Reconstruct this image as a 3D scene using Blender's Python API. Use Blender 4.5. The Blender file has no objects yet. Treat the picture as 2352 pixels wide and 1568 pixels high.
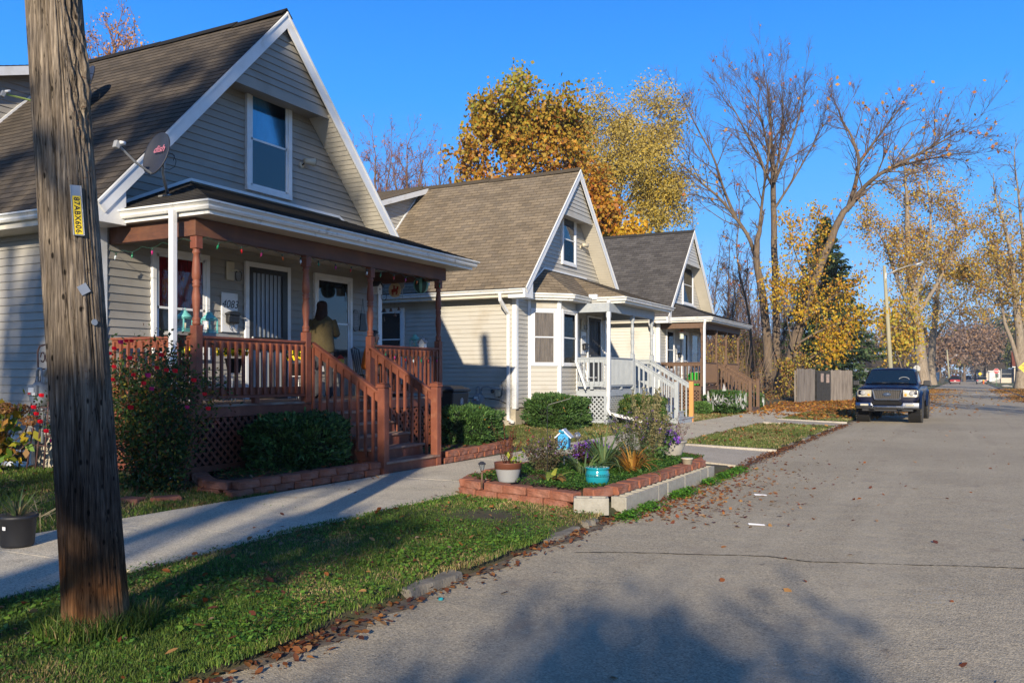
import bpy, bmesh, math, random
import numpy as np
from mathutils import Vector, Matrix

# ------------------------------------------------------------------ camera, light, exposure
scene = bpy.context.scene
R = math.radians
YAW = 27.4
cam_d = bpy.data.cameras.new('camera'); cam = bpy.data.objects.new('camera', cam_d)
scene.collection.objects.link(cam); scene.camera = cam
cam.location = (0, 0, 1.6); cam.rotation_euler = (R(90), 0, R(YAW))
cam_d.sensor_width = 36; cam_d.lens = 30.75; cam_d.shift_y = 79/2352
cam_d.clip_end = 3000; cam_d.clip_start = 0.05

SUN_EL = 18.0
SUN_DIR = Vector((0.375, -1.0, 0)).normalized()            # horizontal direction towards the sun
world = bpy.data.worlds.new('World'); scene.world = world; world.use_nodes = True
wn = world.node_tree.nodes; wl = world.node_tree.links
bg = wn['Background']
sky = wn.new('ShaderNodeTexSky'); sky.sky_type = 'NISHITA'; sky.sun_disc = False
sky.sun_elevation = R(SUN_EL); sky.sun_rotation = math.atan2(SUN_DIR.x, SUN_DIR.y)
sky.air_density = 1.0; sky.dust_density = 0.25; sky.ozone_density = 3.0; sky.altitude = 100
# clear autumn sky: the physical sky deepened towards blue, paler near the horizon
tcw = wn.new('ShaderNodeTexCoord'); sxyz = wn.new('ShaderNodeSeparateXYZ'); wl.new(tcw.outputs['Generated'], sxyz.inputs[0])
rw = wn.new('ShaderNodeValToRGB'); ee = rw.color_ramp.elements; ee[0].position = 0; ee[0].color = (.40,.62,.93,1); ee[1].position = 1; ee[1].color = (.008,.03,.10,1)
for ps_, cc_ in ((.06,(.25,.53,.95)), (.16,(.085,.40,.95)), (.30,(.024,.30,.93)), (.42,(.010,.21,.80)), (.6,(.012,.07,.24))): q_ = ee.new(ps_); q_.color = (*cc_,1)
wl.new(sxyz.outputs[2], rw.inputs[0])
sc_ = wn.new('ShaderNodeVectorMath'); sc_.operation = 'SCALE'; sc_.inputs['Scale'].default_value = 6.5; wl.new(rw.outputs[0], sc_.inputs[0])
mxw = wn.new('ShaderNodeMix'); mxw.data_type = 'RGBA'; mxw.inputs[0].default_value = .90; wl.new(sky.outputs[0], mxw.inputs[6]); wl.new(sc_.outputs[0], mxw.inputs[7])
wl.new(mxw.outputs[2], bg.inputs['Color'])
bg.inputs['Strength'].default_value = 0.13
sun_d = bpy.data.lights.new('sun', 'SUN'); sun = bpy.data.objects.new('sun', sun_d); scene.collection.objects.link(sun)
sun_d.energy = 5.0; sun_d.angle = R(0.6); sun_d.color = (1.0, 0.87, 0.67)
sv = Vector((SUN_DIR.x*math.cos(R(SUN_EL)), SUN_DIR.y*math.cos(R(SUN_EL)), math.sin(R(SUN_EL))))
sun.rotation_euler = sv.to_track_quat('Z', 'Y').to_euler()
scene.view_settings.view_transform = 'Standard'; scene.view_settings.look = 'None'
scene.view_settings.exposure = 0.60; scene.view_settings.gamma = 1.0
scene.render.engine = 'CYCLES'
scene.cycles.max_bounces = 6; scene.cycles.transparent_max_bounces = 8

col = scene.collection
rng = np.random.default_rng(7); random.seed(7)
S_, C_ = math.sin(R(YAW)), math.cos(R(YAW))
def at(x, y, X=None, Y=None, Z=None, d=None):
    """point of the place seen at photo pixel (2352 wide) on a known plane"""
    a = (x-1176)/2009.; b = (863-y)/2009.; fx = a*C_-S_; fy = a*S_+C_
    if X is not None: d = X/fx
    elif Y is not None: d = Y/fy
    elif Z is not None: d = (Z-1.6)/b
    return Vector((fx*d, fy*d, 1.6+b*d))

# ------------------------------------------------------------------ object helpers
def tag(o, label=None, cat=None, group=None, kind=None):
    if label: o['label'] = label
    if cat: o['category'] = cat
    if group: o['group'] = group
    if kind: o['kind'] = kind
    return o
def thing(name, loc, label, cat, group=None, rz=0):
    o = bpy.data.objects.new(name, None); col.objects.link(o); o.empty_display_size = .2
    o.location = loc; o.rotation_euler = (0, 0, rz)
    return tag(o, label, cat, group)
def root_of(o):
    while o.parent: o = o.parent
    return o
def link_mesh(name, me, mat=None, parent=None):
    o = bpy.data.objects.new(name, me); col.objects.link(o)
    if mat is not None and not me.materials: me.materials.append(mat)
    if parent is not None: o.parent = parent
    return o
def copy_tree(o, parent=None):
    c = o.copy(); col.objects.link(c); c.parent = parent
    for ch in list(o.children): copy_tree(ch, c)
    return c

class MB:
    """collects shapes; build() links them as one mesh object"""
    def __init__(s): s.v = []; s.f = []; s.uv = []; s.c = []; s.mi = []; s.smooth = []; s.m = 0; s.sm = False
    def add(s, vs, fs, uvs=None):
        b = len(s.v); s.v += [tuple(p) for p in vs]
        for i, f in enumerate(fs):
            s.f.append([b+k for k in f]); s.uv.append(uvs[i] if uvs else None); s.mi.append(s.m); s.smooth.append(s.sm)
        return s
    def box(s, x0, x1, y0, y1, z0, z1):
        vs = [(x0,y0,z0),(x1,y0,z0),(x1,y1,z0),(x0,y1,z0),(x0,y0,z1),(x1,y0,z1),(x1,y1,z1),(x0,y1,z1)]
        return s.add(vs, [(0,3,2,1),(4,5,6,7),(0,1,5,4),(1,2,6,5),(2,3,7,6),(3,0,4,7)])
    def obox(s, c, ux, uy, uz):
        """oriented box: centre, three half-axis vectors"""
        c = Vector(c); ux = Vector(ux); uy = Vector(uy); uz = Vector(uz)
        vs = [c+ux*a+uy*b+uz*d for d in (-1,1) for (a,b) in ((-1,-1),(1,-1),(1,1),(-1,1))]
        return s.add(vs, [(0,3,2,1),(4,5,6,7),(0,1,5,4),(1,2,6,5),(2,3,7,6),(3,0,4,7)])
    def bar(s, p, q, w, h, up=(0,0,1)):
        p = Vector(p); q = Vector(q); d = (q-p); L = d.length; d.normalize()
        upv = Vector(up); 
        if abs(d.dot(upv)) > .98: upv = Vector((1,0,0))
        sx = d.cross(upv).normalized(); sz = sx.cross(d).normalized()
        return s.obox((p+q)/2, d*L/2, sx*w/2, sz*h/2)
    def tube(s, pts, r, n=8, cap=True):
        pts = [Vector(p) for p in pts]; k = len(pts)
        rs = r if isinstance(r, (list, tuple)) else [r]*k
        vs = []; prev = None
        for i in range(k):
            d = (pts[min(i+1,k-1)]-pts[max(i-1,0)]).normalized()
            if prev is None:
                a = Vector((0,0,1)) if abs(d.z) < .9 else Vector((1,0,0)); sx = d.cross(a).normalized()
            else:
                sx = (prev - d*prev.dot(d)).normalized()
            prev = sx; sy = d.cross(sx)
            for j in range(n):
                t = 2*math.pi*j/n; vs.append(pts[i]+(sx*math.cos(t)+sy*math.sin(t))*rs[i])
        fs = [(i*n+j, i*n+(j+1)%n, (i+1)*n+(j+1)%n, (i+1)*n+j) for i in range(k-1) for j in range(n)]
        if cap: fs += [tuple(range(n))[::-1], tuple((k-1)*n+j for j in range(n))]
        return s.add(vs, fs)
    def lathe(s, c, prof, n=16, axis='z', sx=1, sy=1):
        """prof: list of (radius, height)"""
        cx, cy, cz = c; vs = []
        for r, h in prof:
            for j in range(n):
                t = 2*math.pi*j/n; a = r*math.cos(t)*sx; b = r*math.sin(t)*sy
                vs.append((cx+a, cy+b, cz+h) if axis == 'z' else ((cx+h, cy+a, cz+b) if axis == 'x' else (cx+a, cy+h, cz+b)))
        k = len(prof)
        fs = [(i*n+j, i*n+(j+1)%n, (i+1)*n+(j+1)%n, (i+1)*n+j) for i in range(k-1) for j in range(n)]
        fs += [tuple(range(n))[::-1], tuple((k-1)*n+j for j in range(n))]
        return s.add(vs, fs)
    def poly(s, pts): return s.add(pts, [tuple(range(len(pts)))])
    def prism(s, pts, d):
        """extrude a 3-D polygon by vector d"""
        n = len(pts); d = Vector(d); a = [Vector(p) for p in pts]; b = [p+d for p in a]
        return s.add(a+b, [tuple(range(n))[::-1], tuple(range(n,2*n))]+[(i,(i+1)%n,n+(i+1)%n,n+i) for i in range(n)])
    def ico(s, c, r, sub=2, scale=(1,1,1), jit=0, rot=None):
        bm = bmesh.new(); bmesh.ops.create_icosphere(bm, subdivisions=sub, radius=1)
        vs = []
        for v in bm.verts:
            p = v.co*(1+random.uniform(-jit,jit)); p = Vector((p.x*scale[0], p.y*scale[1], p.z*scale[2]))*r
            if rot is not None: p = rot @ p
            vs.append(p+Vector(c))
        fs = [tuple(v.index for v in f.verts) for f in bm.faces]; bm.free()
        return s.add(vs, fs)
    def mesh(s, name, mats=None, off=(0,0,0)):
        me = bpy.data.meshes.new(name)
        ox, oy, oz = off
        me.from_pydata([(x-ox, y-oy, z-oz) for x, y, z in s.v], [], s.f)
        if any(u is not None for u in s.uv):
            l = me.uv_layers.new(name='UVMap'); i = 0
            for f, u in zip(s.f, s.uv):
                for k in range(len(f)):
                    if u: l.data[i].uv = u[k]
                    i += 1
        me.polygons.foreach_set('material_index', s.mi); me.polygons.foreach_set('use_smooth', s.smooth)
        if mats:
            for m in (mats if isinstance(mats, (list, tuple)) else [mats]): me.materials.append(m)
        me.validate(); me.update()
        return me
    def build(s, name, mats, parent=None, world=False, bevel=0, label=None, recalc=True, segs=2):
        off = (0,0,0)
        if world and parent is not None: off = tuple(root_of(parent).location)
        me = s.mesh(name, mats, off)
        if recalc:
            bm = bmesh.new(); bm.from_mesh(me); bmesh.ops.recalc_face_normals(bm, faces=bm.faces[:]); bm.to_mesh(me); bm.free()
        o = link_mesh(name, me, None, parent)
        if bevel:
            b = o.modifiers.new('bevel', 'BEVEL'); b.width = bevel; b.segments = segs; b.limit_method = 'ANGLE'; b.angle_limit = R(40)
        if label: o['label'] = label
        return o

def np_mesh(name, V, F, mat, parent=None, colors=None, smooth=False):
    """V (n,3), F (m,k) ; colors (m,3) per face"""
    me = bpy.data.meshes.new(name); k = F.shape[1]; m = len(F)
    me.vertices.add(len(V)); me.vertices.foreach_set('co', np.ascontiguousarray(V, dtype=np.float32).ravel())
    me.loops.add(m*k); me.loops.foreach_set('vertex_index', np.ascontiguousarray(F, dtype=np.int32).ravel())
    me.polygons.add(m); me.polygons.foreach_set('loop_start', np.arange(m, dtype=np.int32)*k)
    if smooth: me.polygons.foreach_set('use_smooth', np.ones(m, dtype=bool))
    if colors is not None:
        a = me.color_attributes.new('Col', 'FLOAT_COLOR', 'CORNER')
        c = np.ones((m, k, 4), dtype=np.float32); c[:, :, :3] = np.asarray(colors)[:, None, :]
        a.data.foreach_set('color', c.ravel())
    me.update(calc_edges=True); me.validate()
    me.materials.append(mat)
    o = bpy.data.objects.new(name, me); col.objects.link(o)
    if parent is not None: o.parent = parent
    return o

# ------------------------------------------------------------------ materials
def _m(name):
    m = bpy.data.materials.new(name); m.use_nodes = True
    nt = m.node_tree; return m, nt, nt.nodes, nt.links, nt.nodes['Principled BSDF']
def mat(name, c1, c2=None, scale=8, rough=.6, bump=0, bscale=None, metal=0, spec=.5, stretch=(1,1,1), coat=0, detail=6, coords='Object', c3=None, s3=2, f3=(.45,.65)):
    m, nt, n, l, p = _m(name)
    p.inputs['Roughness'].default_value = rough; p.inputs['Metallic'].default_value = metal
    p.inputs['Specular IOR Level'].default_value = spec; p.inputs['Coat Weight'].default_value = coat
    p.inputs['Base Color'].default_value = (*c1, 1)
    tc = n.new('ShaderNodeTexCoord'); mp = n.new('ShaderNodeMapping'); l.new(tc.outputs[coords], mp.inputs[0]); mp.inputs['Scale'].default_value = stretch
    if c2:
        t = n.new('ShaderNodeTexNoise'); t.inputs['Scale'].default_value = scale; t.inputs['Detail'].default_value = detail; t.inputs['Roughness'].default_value = .65
        l.new(mp.outputs[0], t.inputs[0])
        r = n.new('ShaderNodeValToRGB'); r.color_ramp.elements[0].position = .36; r.color_ramp.elements[1].position = .64
        r.color_ramp.elements[0].color = (*c1,1); r.color_ramp.elements[1].color = (*c2,1)
        l.new(t.outputs[0], r.inputs[0]); outc = r.outputs[0]
        if c3:
            t3 = n.new('ShaderNodeTexNoise'); t3.inputs['Scale'].default_value = s3; t3.inputs['Detail'].default_value = 8; l.new(tc.outputs[coords], t3.inputs[0])
            r3 = n.new('ShaderNodeMapRange'); r3.inputs[1].default_value = f3[0]; r3.inputs[2].default_value = f3[1]; l.new(t3.outputs[0], r3.inputs[0])
            mx = n.new('ShaderNodeMix'); mx.data_type = 'RGBA'; l.new(r3.outputs[0], mx.inputs[0]); l.new(outc, mx.inputs[6]); mx.inputs[7].default_value = (*c3,1); outc = mx.outputs[2]
        l.new(outc, p.inputs['Base Color'])
    if bump:
        t2 = n.new('ShaderNodeTexNoise'); t2.inputs['Scale'].default_value = bscale or scale*4; t2.inputs['Detail'].default_value = 5; l.new(mp.outputs[0], t2.inputs[0])
        b = n.new('ShaderNodeBump'); b.inputs['Strength'].default_value = bump; b.inputs['Distance'].default_value = .01; l.new(t2.outputs[0], b.inputs['Height']); l.new(b.outputs[0], p.inputs['Normal'])
    return m
def leaf_mat(name, trans=.35, rough=.55):
    m, nt, n, l, p = _m(name)
    a = n.new('ShaderNodeAttribute'); a.attribute_name = 'Col'
    l.new(a.outputs['Color'], p.inputs['Base Color']); p.inputs['Roughness'].default_value = rough; p.inputs['Specular IOR Level'].default_value = .3
    t = n.new('ShaderNodeBsdfTranslucent'); l.new(a.outputs['Color'], t.inputs[0])
    mx = n.new('ShaderNodeMixShader'); mx.inputs[0].default_value = trans
    l.new(p.outputs[0], mx.inputs[1]); l.new(t.outputs[0], mx.inputs[2]); l.new(mx.outputs[0], n['Material Output'].inputs[0])
    return m
def shingle_mat(name, ca, cb, cc, w=.30, h=.14):
    m, nt, n, l, p = _m(name)
    uv = n.new('ShaderNodeUVMap')
    b = n.new('ShaderNodeTexBrick'); l.new(uv.outputs[0], b.inputs[0])
    b.inputs['Scale'].default_value = 1; b.inputs['Brick Width'].default_value = w; b.inputs['Row Height'].default_value = h
    b.inputs['Mortar Size'].default_value = .007; b.inputs['Mortar Smooth'].default_value = .2; b.inputs['Bias'].default_value = 0
    b.inputs['Color1'].default_value = (*ca,1); b.inputs['Color2'].default_value = (*cb,1); b.inputs['Mortar'].default_value = tuple(x*.35 for x in ca)+(1,)
    t = n.new('ShaderNodeTexNoise'); t.inputs['Scale'].default_value = 1.4; t.inputs['Detail'].default_value = 7; l.new(uv.outputs[0], t.inputs[0])
    mr = n.new('ShaderNodeMapRange'); mr.inputs[1].default_value = .4; mr.inputs[2].default_value = .62; l.new(t.outputs[0], mr.inputs[0])
    mx = n.new('ShaderNodeMix'); mx.data_type = 'RGBA'; mx.blend_type = 'MULTIPLY'
    sc = n.new('ShaderNodeMath'); sc.operation = 'MULTIPLY'; sc.inputs[1].default_value = .55; l.new(mr.outputs[0], sc.inputs[0])
    l.new(sc.outputs[0], mx.inputs[0]); l.new(b.outputs['Color'], mx.inputs[6]); mx.inputs[7].default_value = (*cc,1)
    g = n.new('ShaderNodeTexNoise'); g.inputs['Scale'].default_value = 160; g.inputs['Detail'].default_value = 2; l.new(uv.outputs[0], g.inputs[0])
    gm = n.new('ShaderNodeMapRange'); gm.inputs[1].default_value = .3; gm.inputs[2].default_value = .7; gm.inputs[3].default_value = .75; gm.inputs[4].default_value = 1.2; l.new(g.outputs[0], gm.inputs[0])
    vm = n.new('ShaderNodeVectorMath'); vm.operation = 'SCALE'; l.new(mx.outputs[2], vm.inputs[0]); l.new(gm.outputs[0], vm.inputs['Scale'])
    l.new(vm.outputs[0], p.inputs['Base Color']); p.inputs['Roughness'].default_value = .92; p.inputs['Specular IOR Level'].default_value = .2
    bp = n.new('ShaderNodeBump'); bp.inputs['Strength'].default_value = .5; bp.inputs['Distance'].default_value = .006
    ad = n.new('ShaderNodeMath'); ad.operation = 'SUBTRACT'; l.new(g.outputs[0], ad.inputs[0]); l.new(b.outputs['Fac'], ad.inputs[1]); l.new(ad.outputs[0], bp.inputs['Height']); l.new(bp.outputs[0], p.inputs['Normal'])
    return m
def glass_mat(name, tint=(.02,.025,.03), rough=.04):
    m, nt, n, l, p = _m(name)
    p.inputs['Base Color'].default_value = (*tint,1); p.inputs['Roughness'].default_value = rough; p.inputs['Specular IOR Level'].default_value = .9
    tc = n.new('ShaderNodeTexCoord'); t = n.new('ShaderNodeTexNoise'); t.inputs['Scale'].default_value = 2.2; l.new(tc.outputs['Object'], t.inputs[0])
    b = n.new('ShaderNodeBump'); b.inputs['Strength'].default_value = .12; b.inputs['Distance'].default_value = .02; l.new(t.outputs[0], b.inputs['Height']); l.new(b.outputs[0], p.inputs['Normal'])
    return m
def clear_mat(name, alpha=.0, tint=(.9,.95,1)):
    m, nt, n, l, p = _m(name)
    g = n.new('ShaderNodeBsdfGlossy'); g.inputs['Roughness'].default_value = .03
    t = n.new('ShaderNodeBsdfTransparent'); t.inputs[0].default_value = (*tint,1)
    f = n.new('ShaderNodeFresnel'); f.inputs[0].default_value = 1.32
    mt = n.new('ShaderNodeMath'); mt.operation = 'ADD'; mt.inputs[1].default_value = alpha; l.new(f.outputs[0], mt.inputs[0]); mt.use_clamp = True
    mx = n.new('ShaderNodeMixShader'); l.new(mt.outputs[0], mx.inputs[0]); l.new(t.outputs[0], mx.inputs[1]); l.new(g.outputs[0], mx.inputs[2]); l.new(mx.outputs[0], n['Material Output'].inputs[0])
    return m
def pave_mat(name, c1, c2, dark, light, grain=90, patch=.35, spots=None, joint=None, lanes=None):
    """aggregate-speckled paving: broad patches, fine stones"""
    m, nt, n, l, p = _m(name)
    tc = n.new('ShaderNodeTexCoord'); O = tc.outputs['Object']
    t = n.new('ShaderNodeTexNoise'); t.inputs['Scale'].default_value = patch; t.inputs['Detail'].default_value = 9; t.inputs['Roughness'].default_value = .62; l.new(O, t.inputs[0])
    r = n.new('ShaderNodeValToRGB'); r.color_ramp.elements[0].position = .35; r.color_ramp.elements[1].position = .66
    r.color_ramp.elements[0].color = (*c1,1); r.color_ramp.elements[1].color = (*c2,1); l.new(t.outputs[0], r.inputs[0])
    v = n.new('ShaderNodeTexVoronoi'); v.inputs['Scale'].default_value = grain; l.new(O, v.inputs[0])
    vr = n.new('ShaderNodeValToRGB'); e = vr.color_ramp.elements; e[0].position = .0; e[0].color = (*dark,1); e[1].position = 1.; e[1].color = (*light,1)
    e2 = e.new(.30); e2.color = (.92,.92,.92,1); e3 = e.new(.72); e3.color = (1.05,1.05,1.05,1)
    sp = n.new('ShaderNodeSeparateColor'); l.new(v.outputs['Color'], sp.inputs[0]); l.new(sp.outputs[0], vr.inputs[0])
    mx = n.new('ShaderNodeMix'); mx.data_type = 'RGBA'; mx.blend_type = 'MULTIPLY'; mx.inputs[0].default_value = 1; l.new(r.outputs[0], mx.inputs[6]); l.new(vr.outputs[0], mx.inputs[7])
    outc = mx.outputs[2]
    if spots:
        s3 = n.new('ShaderNodeTexNoise'); s3.inputs['Scale'].default_value = 1.7; s3.inputs['Detail'].default_value = 10; s3.inputs['Roughness'].default_value = .7; l.new(O, s3.inputs[0])
        mr = n.new('ShaderNodeMapRange'); mr.inputs[1].default_value = .57; mr.inputs[2].default_value = .72; l.new(s3.outputs[0], mr.inputs[0])
        m3 = n.new('ShaderNodeMix'); m3.data_type = 'RGBA'; l.new(mr.outputs[0], m3.inputs[0]); l.new(outc, m3.inputs[6]); m3.inputs[7].default_value = (*spots,1); outc = m3.outputs[2]
    if lanes:
        mpl = n.new('ShaderNodeMapping'); mpl.inputs['Scale'].default_value = (1,.05,1); l.new(O, mpl.inputs[0])
        for sc2, lo, hi, cc, am in ((1.1,.52,.70,lanes[0],.55), (2.6,.58,.74,lanes[1],.5)):
            tl = n.new('ShaderNodeTexNoise'); tl.inputs['Scale'].default_value = sc2; tl.inputs['Detail'].default_value = 9; tl.inputs['Roughness'].default_value = .6; l.new(mpl.outputs[0], tl.inputs[0])
            ml = n.new('ShaderNodeMapRange'); ml.inputs[1].default_value = lo; ml.inputs[2].default_value = hi; ml.inputs[4].default_value = am; l.new(tl.outputs[0], ml.inputs[0])
            xl = n.new('ShaderNodeMix'); xl.data_type = 'RGBA'; l.new(ml.outputs[0], xl.inputs[0]); l.new(outc, xl.inputs[6]); xl.inputs[7].default_value = (*cc,1); outc = xl.outputs[2]
        t5 = n.new('ShaderNodeTexNoise'); t5.inputs['Scale'].default_value = 5.5; t5.inputs['Detail'].default_value = 3; l.new(O, t5.inputs[0]); m5 = n.new('ShaderNodeMapRange'); m5.inputs[1].default_value = .70; m5.inputs[2].default_value = .76; m5.inputs[4].default_value = .6; l.new(t5.outputs[0], m5.inputs[0])
        x5 = n.new('ShaderNodeMix'); x5.data_type = 'RGBA'; l.new(m5.outputs[0], x5.inputs[0]); l.new(outc, x5.inputs[6]); x5.inputs[7].default_value = (.09,.075,.06,1); outc = x5.outputs[2]
    l.new(outc, p.inputs['Base Color']); p.inputs['Roughness'].default_value = .88; p.inputs['Specular IOR Level'].default_value = .3
    b = n.new('ShaderNodeBump'); b.inputs['Strength'].default_value = .6; b.inputs['Distance'].default_value = .005; l.new(v.outputs['Distance'], b.inputs['Height'])
    g = n.new('ShaderNodeTexNoise'); g.inputs['Scale'].default_value = 3; g.inputs['Detail'].default_value = 8; l.new(O, g.inputs[0])
    b2 = n.new('ShaderNodeBump'); b2.inputs['Strength'].default_value = .5; b2.inputs['Distance'].default_value = .03; l.new(g.outputs[0], b2.inputs['Height']); l.new(b.outputs[0], b2.inputs['Normal']); l.new(b2.outputs[0], p.inputs['Normal'])
    return m
def siding_mat(name, c1, c2, dirt):
    m = mat(name, c1, c2, scale=.9, rough=.5, bump=.15, bscale=90, stretch=(.6,.6,5), c3=dirt, s3=1.3, f3=(.52,.8), spec=.35)
    return m

M = {}
M['siding1'] = siding_mat('siding1', (.285,.268,.24), (.32,.302,.27), (.23,.20,.16))
M['siding2'] = siding_mat('siding2', (.42,.40,.35), (.46,.44,.395), (.36,.315,.245))
M['siding3'] = siding_mat('siding3', (.52,.505,.46), (.56,.54,.49), (.45,.40,.33))
M['white'] = mat('white_paint', (.74,.75,.76), (.68,.69,.70), scale=3, rough=.42, bump=.05, bscale=40, c3=(.5,.47,.40), s3=2.5, f3=(.58,.85))
M['soffit'] = mat('soffit_vinyl', (.52,.485,.41), (.57,.53,.45), scale=3, rough=.55)
M['gutter'] = mat('gutter_white', (.72,.72,.70), (.62,.61,.57), scale=2, rough=.4, stretch=(1,.6,6), c3=(.30,.27,.22), s3=7, f3=(.60,.8))
M['shing1'] = shingle_mat('shingle_brown', (.115,.094,.074), (.075,.063,.052), (.5,.5,.5))
M['shing2'] = shingle_mat('shingle_tan', (.25,.20,.143), (.17,.14,.107), (.62,.6,.56))
M['shing3'] = shingle_mat('shingle_grey', (.115,.108,.105), (.07,.066,.066), (.6,.6,.6))
M['shingP'] = shingle_mat('shingle_dark', (.060,.054,.048), (.042,.038,.036), (.6,.6,.6))
M['conc'] = mat('foundation_concrete', (.42,.38,.30), (.34,.30,.23), scale=4, rough=.9, bump=.3, bscale=50)
M['glass'] = glass_mat('window_glass', (.012,.016,.02))
M['glassb'] = glass_mat('window_glass_blue', (.018,.045,.075))
M['glassm'] = glass_mat('window_glass_dark', (.02,.022,.022), .12)
M['clear'] = clear_mat('clear_glass', .0)
M['redwood'] = mat('red_stain', (.20,.060,.030), (.15,.042,.022), scale=5, rough=.62, bump=.35, bscale=26, stretch=(1,1,1), c3=(.27,.11,.06), s3=6, f3=(.55,.85))
M['redworn'] = mat('red_stain_worn', (.16,.065,.045), (.30,.24,.19), scale=7, rough=.75, bump=.4, bscale=30, stretch=(1,.3,1))
M['cedar'] = mat('cedar', (.30,.14,.055), (.20,.085,.035), scale=3, rough=.7, bump=.3, bscale=20, stretch=(.4,.4,5))
M['greypaint'] = mat('grey_paint', (.35,.38,.41), (.30,.33,.36), scale=6, rough=.6, bump=.2, bscale=30, c3=(.42,.42,.40), s3=5, f3=(.6,.8))
M['brownpaint'] = mat('brown_paint', (.135,.078,.047), (.11,.062,.038), scale=6, rough=.65, bump=.2, bscale=30)
M['orangewood'] = mat('fresh_wood', (.58,.27,.08), (.50,.22,.06), scale=4, rough=.7, stretch=(1,1,.2))
M['black'] = mat('black_metal', (.012,.012,.013), (.02,.02,.022), scale=9, rough=.4)
M['blackpl'] = mat('black_plastic', (.012,.013,.017), (.018,.019,.024), scale=5, rough=.5, bump=.2, bscale=120)
M['teal'] = mat('teal_metal', (.16,.48,.45), (.12,.40,.38), scale=12, rough=.5)
M['brick'] = mat('retaining_block', (.27,.095,.052), (.18,.06,.034), scale=7, rough=.93, bump=1.0, bscale=34, c3=(.34,.16,.11), s3=3.2, f3=(.48,.72))
M['cinder'] = mat('cinder_block', (.34,.325,.285), (.27,.255,.22), scale=10, rough=.95, bump=.7, bscale=90)
M['soil'] = mat('soil', (.045,.026,.016), (.09,.05,.03), scale=14, rough=1, bump=1, bscale=60)
M['steel'] = mat('galvanised', (.42,.43,.44), (.34,.35,.36), scale=9, rough=.45, metal=.6)
M['greyplastic'] = mat('grey_plastic', (.27,.275,.28), rough=.5)
M['darkgrey'] = mat('dark_grey', (.030,.032,.042), (.024,.026,.034), scale=6, rough=.5)
M['leaf'] = leaf_mat('leaf'); M['needle'] = leaf_mat('needle', .12, .6); M['grass'] = leaf_mat('grass', .25, .6)
M['bark'] = mat('bark', (.17,.125,.085), (.085,.062,.045), scale=9, rough=.95, bump=1, bscale=22, stretch=(1,1,.25))
M['barkpale'] = mat('bark_pale', (.30,.245,.185), (.17,.135,.10), scale=7, rough=.95, bump=.8, bscale=18, stretch=(1,1,.3))
M['twig'] = mat('twig', (.115,.075,.058), (.08,.055,.045), scale=5, rough=.9)
M['twigr'] = mat('twig_red', (.20,.095,.07), (.15,.08,.06), scale=5, rough=.9)
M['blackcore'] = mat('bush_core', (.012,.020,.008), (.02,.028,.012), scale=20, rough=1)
M['sidewalk'] = pave_mat('sidewalk', (.50,.455,.36), (.60,.545,.44), (.55,.5,.45), (1.35,1.3,1.25), grain=110, patch=.9, spots=(.30,.26,.205))
M['road'] = pave_mat('asphalt', (.345,.298,.222), (.435,.378,.282), (.55,.55,.56), (1.4,1.38,1.35), grain=95, patch=.28, spots=(.29,.235,.175), lanes=((.50,.44,.335),(.26,.215,.16)))
M['lawn'] = mat('lawn_soil', (.042,.05,.016), (.075,.062,.026), scale=6, rough=1, bump=.8, bscale=30, c3=(.05,.035,.02), s3=1.5, f3=(.5,.7))
M['field'] = mat('far_lawn', (.07,.095,.022), (.12,.12,.035), scale=1.2, rough=1, c3=(.16,.12,.05), s3=.3, f3=(.5,.7))
# ------------------------------------------------------------------ the ground
LX0, LX1 = -3.5, 3.75            # road edges
SW0, SW1 = -5.75, -7.85          # sidewalk edges
def gz(X, Y):
    if X > LX0-.02 and X < LX1+.02: return 0.0
    if X >= LX1: return .10
    if X > SW1: return .085
    t = min(1, (SW1-X)/2.2); return .085+.15*t
def grid(name, x0, x1, y0, y1, nx, ny, zf, m, jit=0):
    xs = np.linspace(x0, x1, nx+1); ys = np.linspace(y0, y1, ny+1)
    V = np.array([(x, y, zf(x, y)) for y in ys for x in xs])
    F = np.array([(j*(nx+1)+i, j*(nx+1)+i+1, (j+1)*(nx+1)+i+1, (j+1)*(nx+1)+i) for j in range(ny) for i in range(nx)])
    return np_mesh(name, V, F, m, smooth=True)
tag(grid('ground', -600, 600, -300, 1200, 2, 2, lambda x, y: -.05, M['field']), kind='structure')
nz = lambda x, y, a=.015: a*(math.sin(x*2.1+1.3*math.sin(y*1.1))+math.sin(y*1.7+x*.6)+.5*math.sin(5*x+3*y))
rd = grid('road', LX0-.12, LX1+.1, -60, 420, 24, 480, lambda x, y: .0+.045*(1-(x/3.7)**2)*min(1, max(0, (y-20)/20))*0+ (.075*math.exp(-((y-84)/2.2)**2)), M['road'])
tag(rd, kind='structure')
# strip of grass between road and pavement, and the front lawns
def verge_z(x, y):
    if 15.15 < y < 18.95 or 28.05 < y < 31.25: return -.03
    if x > LX0-.12: return .07-.075*min(1,(x-LX0+.12)/.09)
    return .07+.02*min(1, (LX0-x)/.6)+nz(x, y, .006)
tag(grid('verge', SW0-.05, LX0-.03, -30, 60, 48, 360, verge_z, M['lawn']), kind='structure')
def yard_z(x, y): return gz(x, y)-.008+nz(x, y, .007)
tag(grid('front_lawn', -24, SW1+.04, -25, 62, 40, 120, yard_z, M['lawn']), kind='structure')
tag(grid('far_lawn', -60, LX0-.10, 60, 420, 10, 40, lambda x, y: .08, M['field']), kind='structure')
tag(grid('right_lawn', LX1+.08, 60, -60, 420, 10, 60, lambda x, y: .09, M['field']), kind='structure')
tag(grid('back_lawn', -60, -24, -60, 60, 4, 20, lambda x, y: .2, M['field']), kind='structure')
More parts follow.
